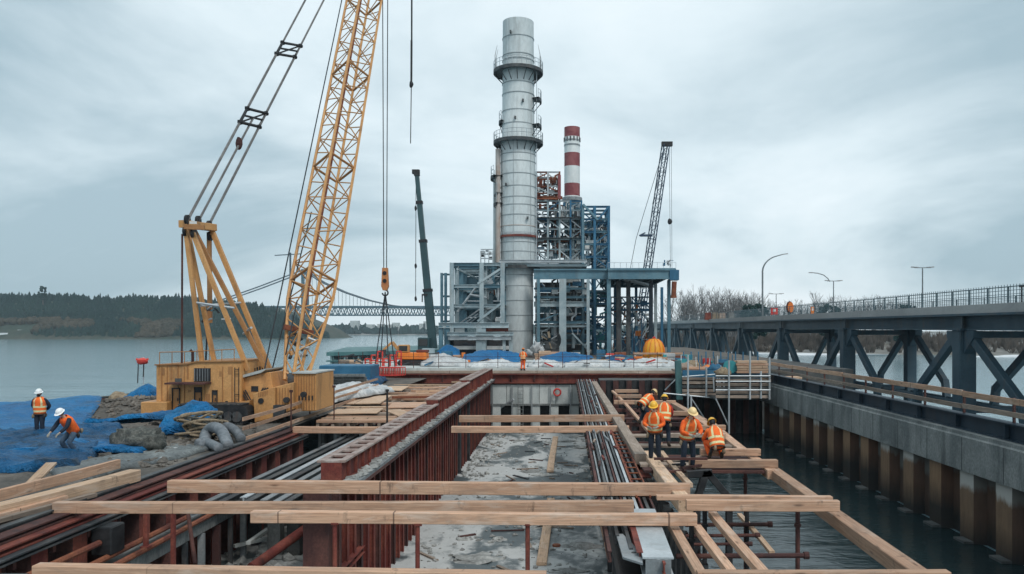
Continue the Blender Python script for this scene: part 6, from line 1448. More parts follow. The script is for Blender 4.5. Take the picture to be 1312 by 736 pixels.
for y in (SBY + .5, SBY + 21):
    mb = MB(); mb.path([w3(u, sag(u), y) for u in range(389, 639, 6)], 1.15, 5); mb.build('main_cable', 'far_cable', SB)
    mb = MB(); mb.path([w3(388, 346, y), w3(330, 368, y), w3(262, 392, y)], 1.0, 5); mb.build('back_cable', 'far_cable', SB)
    for i in range(15):
        u = 400 + i * 9.6; 
        if sag(u) < 391: mb = MB(); mb.tube(w3(u, sag(u), y), w3(u, 393, y), .3, 4); mb.build('hanger', 'far_cable', SB)
    mb = MB(); mb.bar((TX, y, WZ - 2), (TX, y, H - (346 - CV) * SBY / FPX + 1), 4.2, 4.2, up=(0, 1, 0)); mb.build('tower_leg', 'far_steel', SB)
for v_ in (350, 385, 410): mb = MB(); z = H - (v_ - CV) * SBY / FPX; mb.bar((TX, SBY + 1, z), (TX, SBY + 20, z), 3, 3); mb.build('tower_beam', 'far_steel', SB)
for u in (397,): x = (u - CU) / FPX * SBY; mb = MB(); mb.bar((x, SBY + 10, WZ - 2), (x, SBY + 10, zb_ - 1), 8, 14, up=(0, 1, 0)); mb.build('pier', 'far_cable', SB)
# faint mast of another crane seen beyond the boom
fm = thing('tower_crane', P(372, 424, 700), 'faint distant tower crane with a level jib left of the yellow boom', 'crane')
mb = MB(); mb.bar(P(372, 425, 700), P(372, 324, 700), 1.4, 1.4, up=(0, 1, 0)); mb.build('mast', 'far_cable', fm); mb = MB(); mb.bar(P(352, 327.5, 700), P(386, 325.5, 700), .8, .8); mb.build('jib', 'far_cable', fm)

# ------------------------------------------------------------------ floating pavilion by the deck
PV = thing('floating_pavilion', P(490, 475, 108), 'low teal roofed glazed pavilion on the water behind the far deck', 'building')
Y = 108; xl, xr = x_(425, Y), x_(566, Y); zr, zl_ = z_(448, Y), z_(451.5, Y)
mb = MB(); mb.add([(xl - .5, Y - .8, zl_), (xr, Y - .8, zr), (xr, Y - .8, zr - .5), (xl - .5, Y - .8, zl_ - .5), (xl - .5, Y + 9, zl_ + .5), (xr, Y + 9, zr + .5), (xr, Y + 9, zr), (xl - .5, Y + 9, zl_)], [(0, 1, 2, 3), (4, 5, 6, 7), (0, 1, 5, 4), (3, 2, 6, 7), (0, 3, 7, 4), (1, 2, 6, 5)]); mb.build('roof', 'roof_teal', PV)
mb = MB(); mb.box(xl, xr, Y, Y + 8, z_(472, Y), zl_ - .45); mb.build('wall', 'wall_pale', PV)
for i in range(16):
    x0 = xl + .35 + i * (xr - xl - .4) / 16
    if i in (7, 8): continue
    wf = None; mb = MB(); mb.box(x0, x0 + .78, Y - .12, Y - .02, z_(461, Y), z_(455, Y)); wf = mb.build('window', 'roof_teal', PV)
    mb = MB(); mb.box(x0 + .06, x0 + .72, Y - .16, Y - .125, z_(460.5, Y), z_(455.5, Y)); mb.build('pane', 'glass', wf)
for i in range(9): x = xl + i * (xr - xl) / 8; mb = MB(); mb.bar((x, Y - .3, z_(480, Y)), (x, Y - .3, zl_ - .5), .22, .22); mb.build('post', 'wall_pale', PV)
mb = MB(); mb.box(xl - .6, xr, Y - .6, Y + 8.4, z_(463.6, Y), z_(462, Y)); mb.build('belt', 'roof_teal', PV)
mb = MB(); mb.box(xl - 1.5, xr + 1, Y - 2.5, Y + 9, WZ - .6, z_(474, Y)); mb.build('pontoon', 'steel_dark', PV)
# ------------------------------------------------------------------ people
def skin_mesh(chains, sub=1):
    """chains: list of (points, radii) or dict graph; returns (verts, faces) of one skinned surface."""
    me = bpy.data.meshes.new('body'); vs, es, rad, roots = [], [], [], []
    for pts, rs, attach in chains:
        base = len(vs)
        if attach is None: roots.append(base)
        for i, (p, r_) in enumerate(zip(pts, rs)):
            vs.append(tuple(p)); rad.append(r_)
            if i: es.append((base + i - 1, base + i))
        if attach is not None: es.append((attach, base))
    me.from_pydata(vs, es, [])
    bm = bmesh.new(); bm.from_mesh(me); bm.verts.layers.skin.verify(); bm.to_mesh(me); bm.free()
    for i, r_ in enumerate(rad):
        d = me.skin_vertices[0].data[i]; d.radius = r_ if hasattr(r_, '__len__') else (r_, r_); d.use_root = i in roots
    o = link(bpy.data.objects.new('body', me)); m = o.modifiers.new('s', 'SKIN'); m.use_smooth_shade = True
    m.branch_smoothing = .6; s = o.modifiers.new('u', 'SUBSURF'); s.levels = s.render_levels = sub
    dg = bpy.context.evaluated_depsgraph_get(); e = o.evaluated_get(dg); m2_ = e.to_mesh()
    out_ = ([v_.co.copy() for v_ in m2_.vertices], [list(p.vertices) for p in m2_.polygons])
    e.to_mesh_clear(); bpy.data.objects.remove(o); bpy.data.meshes.remove(me); return out_

def head_mesh(mb, c, f, upv, s=1.0, mats=(0, 1, 2)):
    """Head with face: skull and jaw, brow, nose, lips, ears, eyes. f = facing, upv = up."""
    f = V(f).normalized(); upv = (V(upv) - f * V(upv).dot(f)).normalized(); r_ = f.cross(upv); nu, nv = 20, 14
    def pt(x, y, z): return V(c) + (r_ * x + f * y + upv * z) * s
    vs = []; fs = []
    for j in range(nv + 1):
        ph = math.pi * j / nv; zz = math.cos(ph)
        for i in range(nu):
            a = 2 * math.pi * i / nu; x = math.sin(ph) * math.sin(a); y = math.sin(ph) * math.cos(a)
            jaw = 1 - .30 * max(0, -zz) ** 1.3; X = .076 * x * jaw; Yv = .098 * y * (1 - .12 * max(0, -zz)); Z = .118 * zz
            if y > .86 and -.35 < zz < .12: Yv += .026 * (1 - abs(zz + .12) / .25) * (1 if abs(x) < .25 else 0)
            if y > .7 and .12 < zz < .3: Yv += .006
            if y > .6 and -1 < zz < -.75: Yv += .010
            vs.append(pt(X, Yv, Z))
    for j in range(nv):
        for i in range(nu): fs.append((j * nu + i, (j + 1) * nu + i, (j + 1) * nu + (i + 1) % nu, j * nu + (i + 1) % nu))
    mb.mi = mats[0]; mb.add(vs, fs)
    for sx in (-1, 1):
        mb.mi = mats[1]; mb.blob(pt(sx * .031, .083, .008), .0125 * s, 1, 0, 8, 6); mb.mi = mats[0]; mb.blob(pt(sx * .079, -.005, -.01), (.014 * s, .02 * s, .034 * s), 1, .05, 8, 6)
    mb.mi = mats[2]; mb.blob(pt(0, .083, -.062), (.022 * s, .01 * s, .008 * s), 1, 0, 8, 6)
    mb.mi = mats[0]; mb.blob(pt(0, .103, -.022), (.013 * s, .017 * s, .02 * s), 1, 0, 8, 6)

def hand_chain(w_, d, palm_n, s):
    """Palm and five unequal curled fingers; w_ wrist, d hand direction, palm_n the side the fingers curl to."""
    d = V(d).normalized(); n_ = V(palm_n); n_ = (n_ - d * n_.dot(d)).normalized(); b = d.cross(n_)
    ch = [([w_ - d * .03, w_, w_ + d * .045, w_ + d * .085], [(.026, .03), (.024, .03), (.018, .038), (.016, .036)], None)]
    for i, (off, L) in enumerate(((-.03, .07), (-.01, .082), (.01, .076), (.029, .06))):
        k0 = w_ + d * .08 + b * off; k1 = k0 + d * L * .5 + n_ * .006; k2 = k1 + (d * .6 + n_ * .7).normalized() * L * .38; k3 = k2 + (d * .15 + n_).normalized() * L * .26
        ch.append(([k0 - d * .02, k1, k2, k3], [.0105, .0095, .0088, .0075], None))
    t0 = w_ + d * .03 + b * -.028; t1 = t0 + (d * .7 - b * .7 + n_ * .3).normalized() * .045; t2 = t1 + (d * .9 - b * .15 + n_ * .5).normalized() * .034
    ch.append(([t0, t1, t2], [.013, .011, .009], None)); return ch

def person(loc, yaw, J, label, top='hivis_striped', sleeve='hivis', legs='cloth_navy', hat='hat_yellow', glove=True, beard=False, vest_only=False, lean_hat=0, scale=1.0, hair='black'):
    """J: joints in metres, person facing -Y, x to the viewer's right. Keys: pel, chest, neck, head, headf, (L/R)sh, el, wr, hip, kn, an."""
    t_ = thing('person', (0, 0, 0), label, 'person', None)
    j = {k_: V(v_) for k_, v_ in J.items()}
    mid = (j['pel'] + j['chest']) / 2; mb = MB()
    ch = [([j['pel'], mid, j['chest'], j['neck'], j['neck'] + (j['head'] - j['neck']) * .55], [(.15, .105), (.14, .10), (.165, .11), (.06, .06), (.055, .055)], None)]
    for s in 'LR':
        sg = -1 if s == 'L' else 1
        ch.append(([j[s + 'sh'], j[s + 'el'], j[s + 'wr']], [.058, .046, .03], 2))
        ch.append(([j[s + 'hip'], j[s + 'kn'], j[s + 'an']], [.082, .058, .042], 0))
    v_, f_ = skin_mesh(ch); mb.add(v_, f_)
    for s in 'LR':
        d = (j[s + 'wr'] - j[s + 'el']).normalized(); v_, f_ = skin_mesh(hand_chain(j[s + 'wr'], d, J.get(s + 'pn', (0, -.6, -.2 if s == 'L' else -.2)), 1)); mb.mi = 3; mb.add(v_, f_)
    hf = V(J.get('headf', (0, -1, -.25))); hu = V(J.get('headu', (0, 0, 1)))
    head_mesh(mb, j['head'], hf, hu); body = mb.build('body', ['skin', 'eye', 'lip', 'glove' if glove else 'skin'], t_, smooth='all')
    # trousers, jacket sleeves, vest
    v_, f_ = skin_mesh([([j['pel'] + V((0, 0, .04)), j['pel']], [(.168, .125), (.165, .125)], None)] + [([j[s + 'hip'], (j[s + 'hip'] + j[s + 'kn']) / 2, j[s + 'kn'], (j[s + 'kn'] + j[s + 'an']) / 2, j[s + 'an']], [.108, .098, .078, .074, .068], 1) for s in 'LR'])
    mb = MB(); mb.add(v_, f_); mb.build('trousers', legs, t_, smooth='all')
    v_, f_ = skin_mesh([([mid, j['chest'], j['chest'] + (j['neck'] - j['chest']) * .72], [(.16, .12), (.182, .128), (.085, .08)], None)] + [([j[s + 'sh'], j[s + 'sh'].lerp(j[s + 'el'], .5), j[s + 'el'], j[s + 'wr'] - (j[s + 'wr'] - j[s + 'el']) * .1], [.085, .074, .066, .05], 1) for s in 'LR'])
    mb = MB(); mb.add(v_, f_); mb.build('jacket', sleeve, t_, smooth='all')
    # vest: a sleeveless shell round the torso with its own open armholes
    ax = (j['chest'] - j['pel']).normalized(); L_ = (j['chest'] - j['pel']).length; lat = (j['Rsh'] - j['Lsh']).normalized(); fr = lat.cross(ax).normalized()
    mb = MB(); nU, nV = 22, 9; vs = []; uvs = []
    for a in range(nV + 1):
        q = a / nV; c = j['pel'] - ax * .06 + ax * (L_ + .25) * q; wx = .20 + .02 * math.sin(q * 3) - (.0 if q < .78 else (q - .78) * .42); wy = .15 + .018 * q - (.0 if q < .8 else (q - .8) * .32)
        for i in range(nU):
            an = 2 * math.pi * i / nU; w_n = 1 + .05 * noise.noise(V((math.cos(an) * 2.2, math.sin(an) * 2.2 + q * 7, label.__len__() * .37))) + .03 * noise.noise(V((math.cos(an) * 5, math.sin(an) * 5 + q * 15, label.__len__() * .7)))
            vs.append(c + lat * (wx * math.cos(an) * w_n) + fr * (wy * math.sin(an) * w_n)); uvs.append((i / nU, q))
    fs = [(a * nU + i, a * nU + (i + 1) % nU, (a + 1) * nU + (i + 1) % nU, (a + 1) * nU + i) for a in range(nV) for i in range(nU)]
    mb.add(vs, fs); vo = mb.build('vest', top, t_, smooth='all'); me = vo.data; uv = me.uv_layers.new(name='UVMap')
    for lp in me.loops:
        q = uvs[lp.vertex_index]; an = q[0] * 2 * math.pi; uv.data[lp.index].uv = (.5 + .5 * math.cos(an), q[1])
    so = vo.modifiers.new('thick', 'SOLIDIFY'); so.thickness = .012
    mb = MB(); c0 = j['pel'] - ax * .075; mb.path([c0 + lat * (.2 * math.cos(a)) + fr * (.152 * math.sin(a)) for a in [i * .3307 for i in range(20)]], .022, 6); mb.build('belt', 'boot', t_, smooth=True)
    for q_ in (-.9, .5, 2.6):
        c1 = c0 + lat * (.215 * math.cos(q_)) + fr * (.165 * math.sin(q_)) - ax * .07; mb = MB(); mb.blob(c1, (.05, .045, .085), int(q_ * 3) + 5, .2, 8, 6); mb.build('pouch', ('boot', 'black', 'rope')[int(q_ * 2) % 3], t_, smooth='all')
    for s in 'LR':
        fd = V(J.get(s + 'ft', (0, -1, 0))).normalized(); a = j[s + 'an']; mb = MB(); v_, f_ = skin_mesh([([a + V((0, 0, .12)), a - V((0, 0, .03)), a + fd * .1 - V((0, 0, .055)), a + fd * .17 - V((0, 0, .06))], [.06, .056, (.05, .045), (.042, .035)], None)]); mb.add(v_, f_); mb.build('boot', 'boot', t_, smooth='all')
    # hard hat: dome, ridge and brim
    f2 = hf.normalized(); u2 = (hu - f2 * hu.dot(f2)).normalized(); r2 = f2.cross(u2); c = j['head'] + u2 * .035; mb = MB(); vs = []; n_ = 20
    for a in range(8):
        ph = math.pi / 2 * (1 - a / 7)
        for i in range(n_):
            an = 2 * math.pi * i / n_; vs.append(c + r2 * (.108 * math.cos(ph) * math.cos(an)) + f2 * (.128 * math.cos(ph) * math.sin(an)) + u2 * (.115 * math.sin(ph)) if a < 7 else c + r2 * (.108 * math.cos(an)) + f2 * (.128 * math.sin(an)))
    mb.add(vs, [(a * n_ + i, a * n_ + (i + 1) % n_, (a + 1) * n_ + (i + 1) % n_, (a + 1) * n_ + i) for a in range(7) for i in range(n_)])
    hh = mb.build('hard_hat', hat, t_, smooth='all'); mb = MB(); vs = []
    for i in range(n_):
        an = 2 * math.pi * i / n_; ext = .022 + .035 * max(0, math.sin(an)); d = r2 * math.cos(an) + f2 * math.sin(an)
        p0 = c + r2 * (.107 * math.cos(an)) + f2 * (.127 * math.sin(an)); vs += [p0 - u2 * .001, p0 + d * ext - u2 * .012, p0 + d * ext - u2 * .02, p0 - u2 * .012]
    mb.add(vs, [(i * 4 + k_, ((i + 1) % n_) * 4 + k_, ((i + 1) % n_) * 4 + (k_ + 1) % 4, i * 4 + (k_ + 1) % 4) for i in range(n_) for k_ in range(4)]); mb.build('brim', hat, hh, smooth=True)
    if beard or hair:
        mb = MB(); mb.blob(j['head'] - f2 * .025 - u2 * .012, (.082, .082, .1), 3, .06, 12, 8); mb.build('hair', hair if isinstance(hair, str) else 'black', t_, smooth='all')
    if beard:
        mb = MB(); mb.blob(j['head'] + f2 * .055 - u2 * .085, (.06, .055, .05), 2, .1, 10, 7); mb.build('beard', 'black', t_, smooth='all')
    t_.location = loc; t_.rotation_euler = (0, 0, yaw); t_.scale = (scale,) * 3; return t_

def stand(lean=0.0, arms='side', spread=.11, bend=0.0, twist=0.0):
    """A standing figure; lean tips the trunk forward (radians), bend flexes the knees."""
    hz_ = .93 - bend * .18; pel = V((0, bend * .06, hz_)); d = V((0, -math.sin(lean), math.cos(lean))); lat = V((math.cos(twist), math.sin(twist), 0))
    J = {'pel': pel, 'chest': pel + d * .36, 'neck': pel + d * .53, 'head': pel + d * .60 + V((0, -.03 - .1 * math.sin(lean), .10 * math.cos(lean * .6)))}
    J['headf'] = (.15 * math.sin(twist), -math.cos(lean * .7), -.2 - math.sin(lean) * .75); J['headu'] = (0, -.2, 1)
    for s, k_ in (('L', -1), ('R', 1)):
        sh = pel + d * .46 + lat * (.185 * k_); J[s + 'sh'] = sh
        J[s + 'hip'] = pel + V((k_ * .09, 0, -.03)); J[s + 'kn'] = V((k_ * spread, -.03 - bend * .26, .48 - bend * .04)); J[s + 'an'] = V((k_ * (spread + .015), .03, .09)); J[s + 'ft'] = (k_ * .3, -1, 0)
        if arms == 'side': el, wr = sh + V((k_ * .07, .03, -.29)), sh + V((k_ * .08, -.05, -.54))
        elif arms == 'back': el, wr = sh + V((k_ * .10, .12, -.27)), sh + V((-k_ * .07, .24, -.42))
        elif arms == 'front': el, wr = sh + V((k_ * .09, -.07, -.27)), sh + V((-k_ * .06, -.28, -.33))
        elif arms == 'reach': el, wr = sh + V((k_ * .05, -.16, -.24)), sh + V((k_ * .0, -.36, -.40))
        elif arms == 'down': el, wr = sh + V((k_ * .04, -.07, -.28)), sh + V((-k_ * .04, -.2, -.52))
        J[s + 'el'], J[s + 'wr'] = el, wr; J[s + 'pn'] = (-k_, -.3, 0) if arms != 'reach' else (0, .2, -1)
    return J
def crouch(lean=.7, arms='reach'):
    pel = V((0, .18, .40)); d = V((0, -math.sin(lean), math.cos(lean)))
    J = {'pel': pel, 'chest': pel + d * .36, 'neck': pel + d * .53, 'head': pel + d * .62 + V((0, -.08, .05)), 'headf': (0, -.75, -.7), 'headu': (0, -.5, 1)}
    for s, k_ in (('L', -1), ('R', 1)):
        sh = pel + d * .46 + V((.185 * k_, 0, 0)); J[s + 'sh'] = sh; J[s + 'hip'] = pel + V((k_ * .1, 0, -.02)); J[s + 'kn'] = V((k_ * .2, -.24, .46)); J[s + 'an'] = V((k_ * .17, .08, .09)); J[s + 'ft'] = (k_ * .35, -1, 0)
        J[s + 'el'] = sh + V((k_ * .06, -.14, -.24)); J[s + 'wr'] = sh + V((k_ * -.01, -.36, -.36)); J[s + 'pn'] = (0, .2, -1)
    return J
def at(u, v_, z=0): p = G(u, v_, z); return (p.x, p.y, z)
# left yard
person(at(51, 561, .03), R(8), stand(.04, 'back', .09),  'person standing on the blue tarp in white hard hat and orange vest', legs='cloth_navy', sleeve='cloth_navy', hat='hat_white', beard=True, scale=1.08)
person(at(92, 584, .08), R(-18), stand(.62, 'reach', .16, .75), 'person stooping with bent knees on the blue tarp, white hard hat and orange vest', legs='cloth_denim', sleeve='cloth_navy', hat='hat_white', top='hivis', scale=1.06)
# far deck
p = P(670, 479, 70.0); person((p.x, 70.0, .626), R(175), stand(.12, 'front', .1), 'person in orange standing alone at the front edge of the far deck', legs='hivis', sleeve='hivis', hat='orange_paint', scale=1.15)
# right hand crew
person(at(823, 545, -.05), R(120), stand(.95, 'down', .14, .5), 'person bent over at the far end of the crew on the timbers', legs='cloth_navy', hat='hat_tan', scale=1.14)
person(at(851, 573, -.05), R(170), stand(.35, 'reach', .13, .3), 'person in red sleeves half hidden behind the worker with the open vest', legs='cloth_navy', sleeve='cloth_red', hat='hat_yellow', scale=1.14)
person(at(839, 592, -.05), R(-15), stand(.30, 'front', .1, .1), 'person standing by the pale squared log, looking down, yellow hat and open orange vest', legs='cloth_navy', hat='hat_yellow', scale=1.16)
person(at(881, 603, -.05), R(14), stand(.42, 'front', .13, .15), 'person in dark trousers looking down, yellow hat and striped orange vest', legs='cloth_navy', hat='hat_tan', scale=1.16)
person(at(916, 588, -.05), R(190), crouch(.55), 'person crouching with the back turned, all orange jacket with reflective bands', legs='hivis', hat='hat_yellow', scale=1.2)
# ------------------------------------------------------------------ tarps and yard at the left
def tarp(name, quad, nx, ny, fn, mat, label, seed=0, fold=.05, group=None):
    """A sheet draped over uneven ground: quad = four corners on the ground, fn(x, y) = height it lies on."""
    a, b, c, d = [V((p[0], p[1], 0)) for p in quad]; mb = MB(); vs = []
    for j_ in range(ny + 1):
        for i in range(nx + 1):
            s, t_ = i / nx, j_ / ny; p = a.lerp(b, s).lerp(d.lerp(c, s), t_)
            e = .25 * noise.noise(V((s * 5 + seed, t_ * 5, 1))); edge = min(s, 1 - s, t_, 1 - t_)
            p += V((e, .4 * noise.noise(V((s * 4, t_ * 4 + seed, 7))), 0)) * (1 if edge < .15 else .4)
            q = V((p.x * .8 + seed * 3.1, p.y * .8, 0)); w1 = noise.noise(q) ; w2 = 1 - abs(noise.noise(q * 2.3 + V((5, 1, 0)))) * 2.2; w3_ = 1 - abs(noise.noise(q * 5.5 + V((1, 8, 0)))) * 2.4
            z = fn(p.x, p.y) + .03 + fold * (1.1 + w1 * 1.2 + .55 * max(0, w2) + .3 * max(0, w3_))
            if edge <= 0: z = fn(p.x, p.y) + .01
            vs.append((p.x, p.y, z))
    mb.add(vs, [(j_ * (nx + 1) + i, j_ * (nx + 1) + i + 1, (j_ + 1) * (nx + 1) + i + 1, (j_ + 1) * (nx + 1) + i) for j_ in range(ny) for i in range(nx)])
    o = mb.build(name, mat, smooth='all'); tag(o, label, 'tarp', group); s = o.modifiers.new('thick', 'SOLIDIFY'); s.thickness = .012; return o
gz = lambda x, y: land_z(x, y)
def hump(x, y, cx, cy, sx, sy, h_): return h_ * math.exp(-(((x - cx) / sx) ** 2 + ((y - cy) / sy) ** 2))
tarp('blue_tarp', [(-52, 31.6), (-19.3, 31.0), (-23.6, 40.6), (-52, 41.8)], 90, 44, lambda x, y: max(gz(x, y), -.1) + hump(x, y, -30, 40.5, 9, 2.0, .35) + hump(x, y, -27, 36, 4, 3, .2), 'tarp_blue', 'big bright blue tarp spread along the shore behind the two workers', 1, .05)
tarp('blue_tarp', [(-34, 22.6), (-14.2, 23.2), (-17.4, 31.2), (-34, 31.3)], 100, 60, lambda x, y: gz(x, y) + hump(x, y, -17.5, 27, 2, 2, .12), 'tarp_deep', 'crumpled dark blue tarp under the feet of the two workers', 2, .15)
tarp('blue_tarp', [(-18.5, 25.6), (-13.9, 26.0), (-14.6, 28.2), (-19, 28.0)], 44, 24, lambda x, y: gz(x, y) + .12 + hump(x, y, -16, 27, 2, 1, .12), 'tarp_blue', 'bright blue tarp strip lying right of the stooping worker', 3, .09)
tarp('blue_tarp', [(-19.6, 32.0), (-14.7, 32.4), (-15.6, 34.0), (-19.8, 33.4)], 40, 18, lambda x, y: gz(x, y) + .15 + hump(x, y, -16, 33, 2.5, 1, .35), 'tarp_blue', 'narrow blue tarp strip below the gravel mound left of the crane', 4, .1)
tarp('blue_tarp', [(-15.7, 30.3), (-13.7, 30.5), (-14.1, 32.6), (-16.0, 32.5)], 34, 30, lambda x, y: gz(x, y) + hump(x, y, -14.8, 31.9, 1.2, .9, .8), 'tarp_blue', 'blue tarp draped over a heap right in front of the crane tracks', 5, .16)
tarp('blue_tarp', [(-24.6, 43.2), (-22.2, 43.6), (-22.6, 45.4), (-24.6, 45.0)], 24, 18, lambda x, y: max(gz(x, y), -.2) + hump(x, y, -23.3, 44.3, 1, .9, .95), 'tarp_blue', 'small blue tarp over a heap at the water edge left of the crane', 6, .16)
tarp('grey_tarp', [(-28.0, 42.6), (-20.8, 43.0), (-21.6, 45.4), (-28, 44.4)], 40, 18, lambda x, y: max(gz(x, y), -.3) + .04, 'tarp_white', 'pale grey sheet lying along the water edge by the gravel mound', 7, .08)
tarp('dark_netting', [(-13.2, 21.6), (-12.2, 27.8), (-13.8, 28.4), (-15.4, 23.2)], 40, 20, lambda x, y: max(gz(x, y), -.05), 'gravel_grey', 'dark grey netting lying along the left wall behind the wooden rail', 8, .06)
# boulders and small stones of the mound and yard
mb = MB(); rg = random.Random(41)
for i in range(900):
    if i < 520: x, y = rg.gauss(-21, 2.8), rg.gauss(39, 1.6)
    elif i < 800: x, y = rg.uniform(-17, -12.2), rg.uniform(24, 33)
    else: x, y = rg.uniform(-26, -13), rg.uniform(33, 44)
    r_ = rg.uniform(.04, .16); mb.blob((x, y, gz(x, y) + r_ * .3), (r_, r_ * 1.2, r_ * .8), i, .4, 6, 4, 2)
tag(mb.build('stones', 'gravel', pivot=(0, 0, 0)), kind='stuff')
mb = MB()
for i in range(420):
    k_ = rg.random(); x = -27 + 8 * k_ + rg.uniform(-1, 1); y = shore_y(x) - 1.0 + rg.uniform(-.8, .8); r_ = rg.uniform(.1, .4); mb.blob((x, y, max(gz(x, y), WZ)), (r_ * 1.3, r_, r_ * .7), i, .4, 6, 4, 2)
for i in range(260): x = -20.6 + rg.uniform(-.8, .8); y = rg.uniform(58, 76); r_ = rg.uniform(.2, .6); mb.blob((x, y, max(gz(x, y), WZ) + .1), r_, i, .4, 6, 4, 2)
tag(mb.build('riprap', 'gravel_grey', pivot=(0, 0, 0)), kind='stuff')
# rope heap, net bundle, hoses
rh = thing('rope_heap', (-14.2, 30.6, 0), 'big heap of brown ropes in front of the crane undercarriage', 'rope')
for i in range(16):
    pts_ = []; r0_ = rg.uniform(.35, .95); ph = rg.uniform(0, 6); cx, cy = -13.9 + rg.uniform(-.35, .35), 30.2 + rg.uniform(-.3, .3); zb = .12 + .05 * i; tl = rg.uniform(-.4, .4)
    for q in range(26): a = ph + q * .3; rr_ = r0_ * (1 + .15 * math.sin(3 * a + i)); pts_.append((cx + rr_ * math.cos(a), cy + rr_ * .7 * math.sin(a), max(.05, zb + .22 * math.sin(a * 1.0 + i) + tl * math.cos(a) * .4)))
    mb = MB(); mb.path(pts_, .05, 6); mb.build('rope_coil', ('rope', 'net', 'rope')[i % 3], rh, smooth=True)
for i, (u, v_, lab, r_) in enumerate(((176, 571, 'dark net bundle tied up beside the blue tarp heap', .62), (187, 563, 'smaller dark net bundle behind the first one', .45))):
    p = G(u, v_ + 8, 0); mb = MB(); mb.blob((p.x, p.y, r_ * .55), (r_ * 1.5, r_ * .9, r_ * .75), i, .22, 22, 14, 3); tag(mb.build('net_bundle', 'net', smooth='all'), lab, 'bundle')
def hose(pts_, r_, lab):
    # corrugated duct: radius ripples along the bend
    P_ = [V(p) for p in pts_]; out_ = []
    n = 46
    for i in range(n + 1):
        t_ = i / n * (len(P_) - 1); k_ = min(int(t_), len(P_) - 2); f = t_ - k_; p0, p1, p2, p3 = P_[max(k_ - 1, 0)], P_[k_], P_[k_ + 1], P_[min(k_ + 2, len(P_) - 1)]
        out_.append(.5 * ((2 * p1) + (p2 - p0) * f + (2 * p0 - 5 * p1 + 4 * p2 - p3) * f * f + (3 * p1 - p0 - 3 * p2 + p3) * f ** 3))
    mb = MB(); mb.path(out_, r_, 12)
    for i in range(n + 1):
        s = 1.0 if i % 2 else .9; c = out_[i]
        for q in range(12): v_ = V(mb.v[i * 12 + q]); mb.v[i * 12 + q] = tuple(c + (v_ - c) * s)
    tag(mb.build('duct_hose', 'hose_grey', smooth='all'), lab, 'hose')
hose([G(262, 572, .1), P(264, 556, 29.4), P(273, 548, 29.2), P(284, 553, 28.6), P(292, 572, 27.6)], .21, 'thick grey corrugated hose arching over next to the rope heap')
hose([P(281, 552, 30.6), P(291, 547, 30.2), P(302, 553, 29.6), P(309, 563, 29.0)], .18, 'thinner grey corrugated hose arching towards the guard rail')
hose([G(254, 568, .2), G(262, 566, .2), G(272, 570, .2), G(280, 574, .2)], .16, 'grey corrugated hose lying flat below the arched one')
def rope_line(pts_, r_, m_, lab, name='rope'): mb = MB(); mb.path(pts_, r_, 6); tag(mb.build(name, m_, smooth=True), lab, 'rope')
rope_line([G(u, v_, .06) for u, v_ in ((60, 604), (105, 599), (150, 598), (200, 589), (250, 578), (290, 567))], .045, 'tarp_white', 'long white hose lying along the yard behind the left wall', 'white_hose')
rope_line([G(u, v_, .09) for u, v_ in ((150, 592), (190, 577), (215, 575), (240, 574))], .03, 'tarp_white', 'thin white line curling over the dark netting', 'white_line')
rope_line([P(100, 515, 43), P(128, 509.5, 44.5), P(150, 508, 45.5), P(175, 504, 46.5), P(202, 502, 47)], .07, 'net', 'long dark mooring rope strung along the water edge')
rope_line([P(112, 510, 44), P(140, 512, 44.8), P(160, 508, 45.3), P(200, 507, 46)], .05, 'rust_dark', 'second dark rope sagging below the mooring rope')
p = P(152, 507, 45); mb = MB(); mb.blob((p.x, p.y, p.z - .15), (.62, .4, .32), 3, .25, 14, 9, 2); tag(mb.build('float', 'rope', smooth='all'), 'tan coloured float lying on the mooring rope', 'float')
p = P(184, 503, 45.2); mb = MB(); mb.blob((p.x, p.y, p.z - .25), (.5, .5, .28), 5, .25, 14, 9, 2); tag(mb.build('sandbag', 'wood_grey', smooth='all'), 'pale sack heap at the foot of the red marker pole', 'sack')
# red marker
mk = thing('marker_pole', P(183, 508, 45), 'red marker on a thin pole with dark strips hanging, at the water edge', 'marker'); p = P(183.5, 463, 45)
mb = MB(); mb.tube(P(184, 508, 45), P(184, 458, 45), .04, 6); mb.build('pole', 'galv', mk)
mb = MB(); mb.blob((p.x, 44.9, p.z), (.3, .26, .2), 1, .15, 12, 8); mb.bar((p.x - .34, 44.9, p.z + .12), (p.x - .12, 44.9, p.z + .03), .1, .12); mb.bar((p.x + .34, 44.9, p.z + .12), (p.x + .12, 44.9, p.z + .03), .1, .12); mb.build('marker_head', 'red_bright', mk, smooth=True)
for s, L_ in ((-.2, 1.25), (.12, .9)): mb = MB(); mb.bar((p.x + s, 44.85, p.z - .1), (p.x + s - .04, 44.85, p.z - L_), .05, .03); mb.build('hanging_strip', 'black', mk)
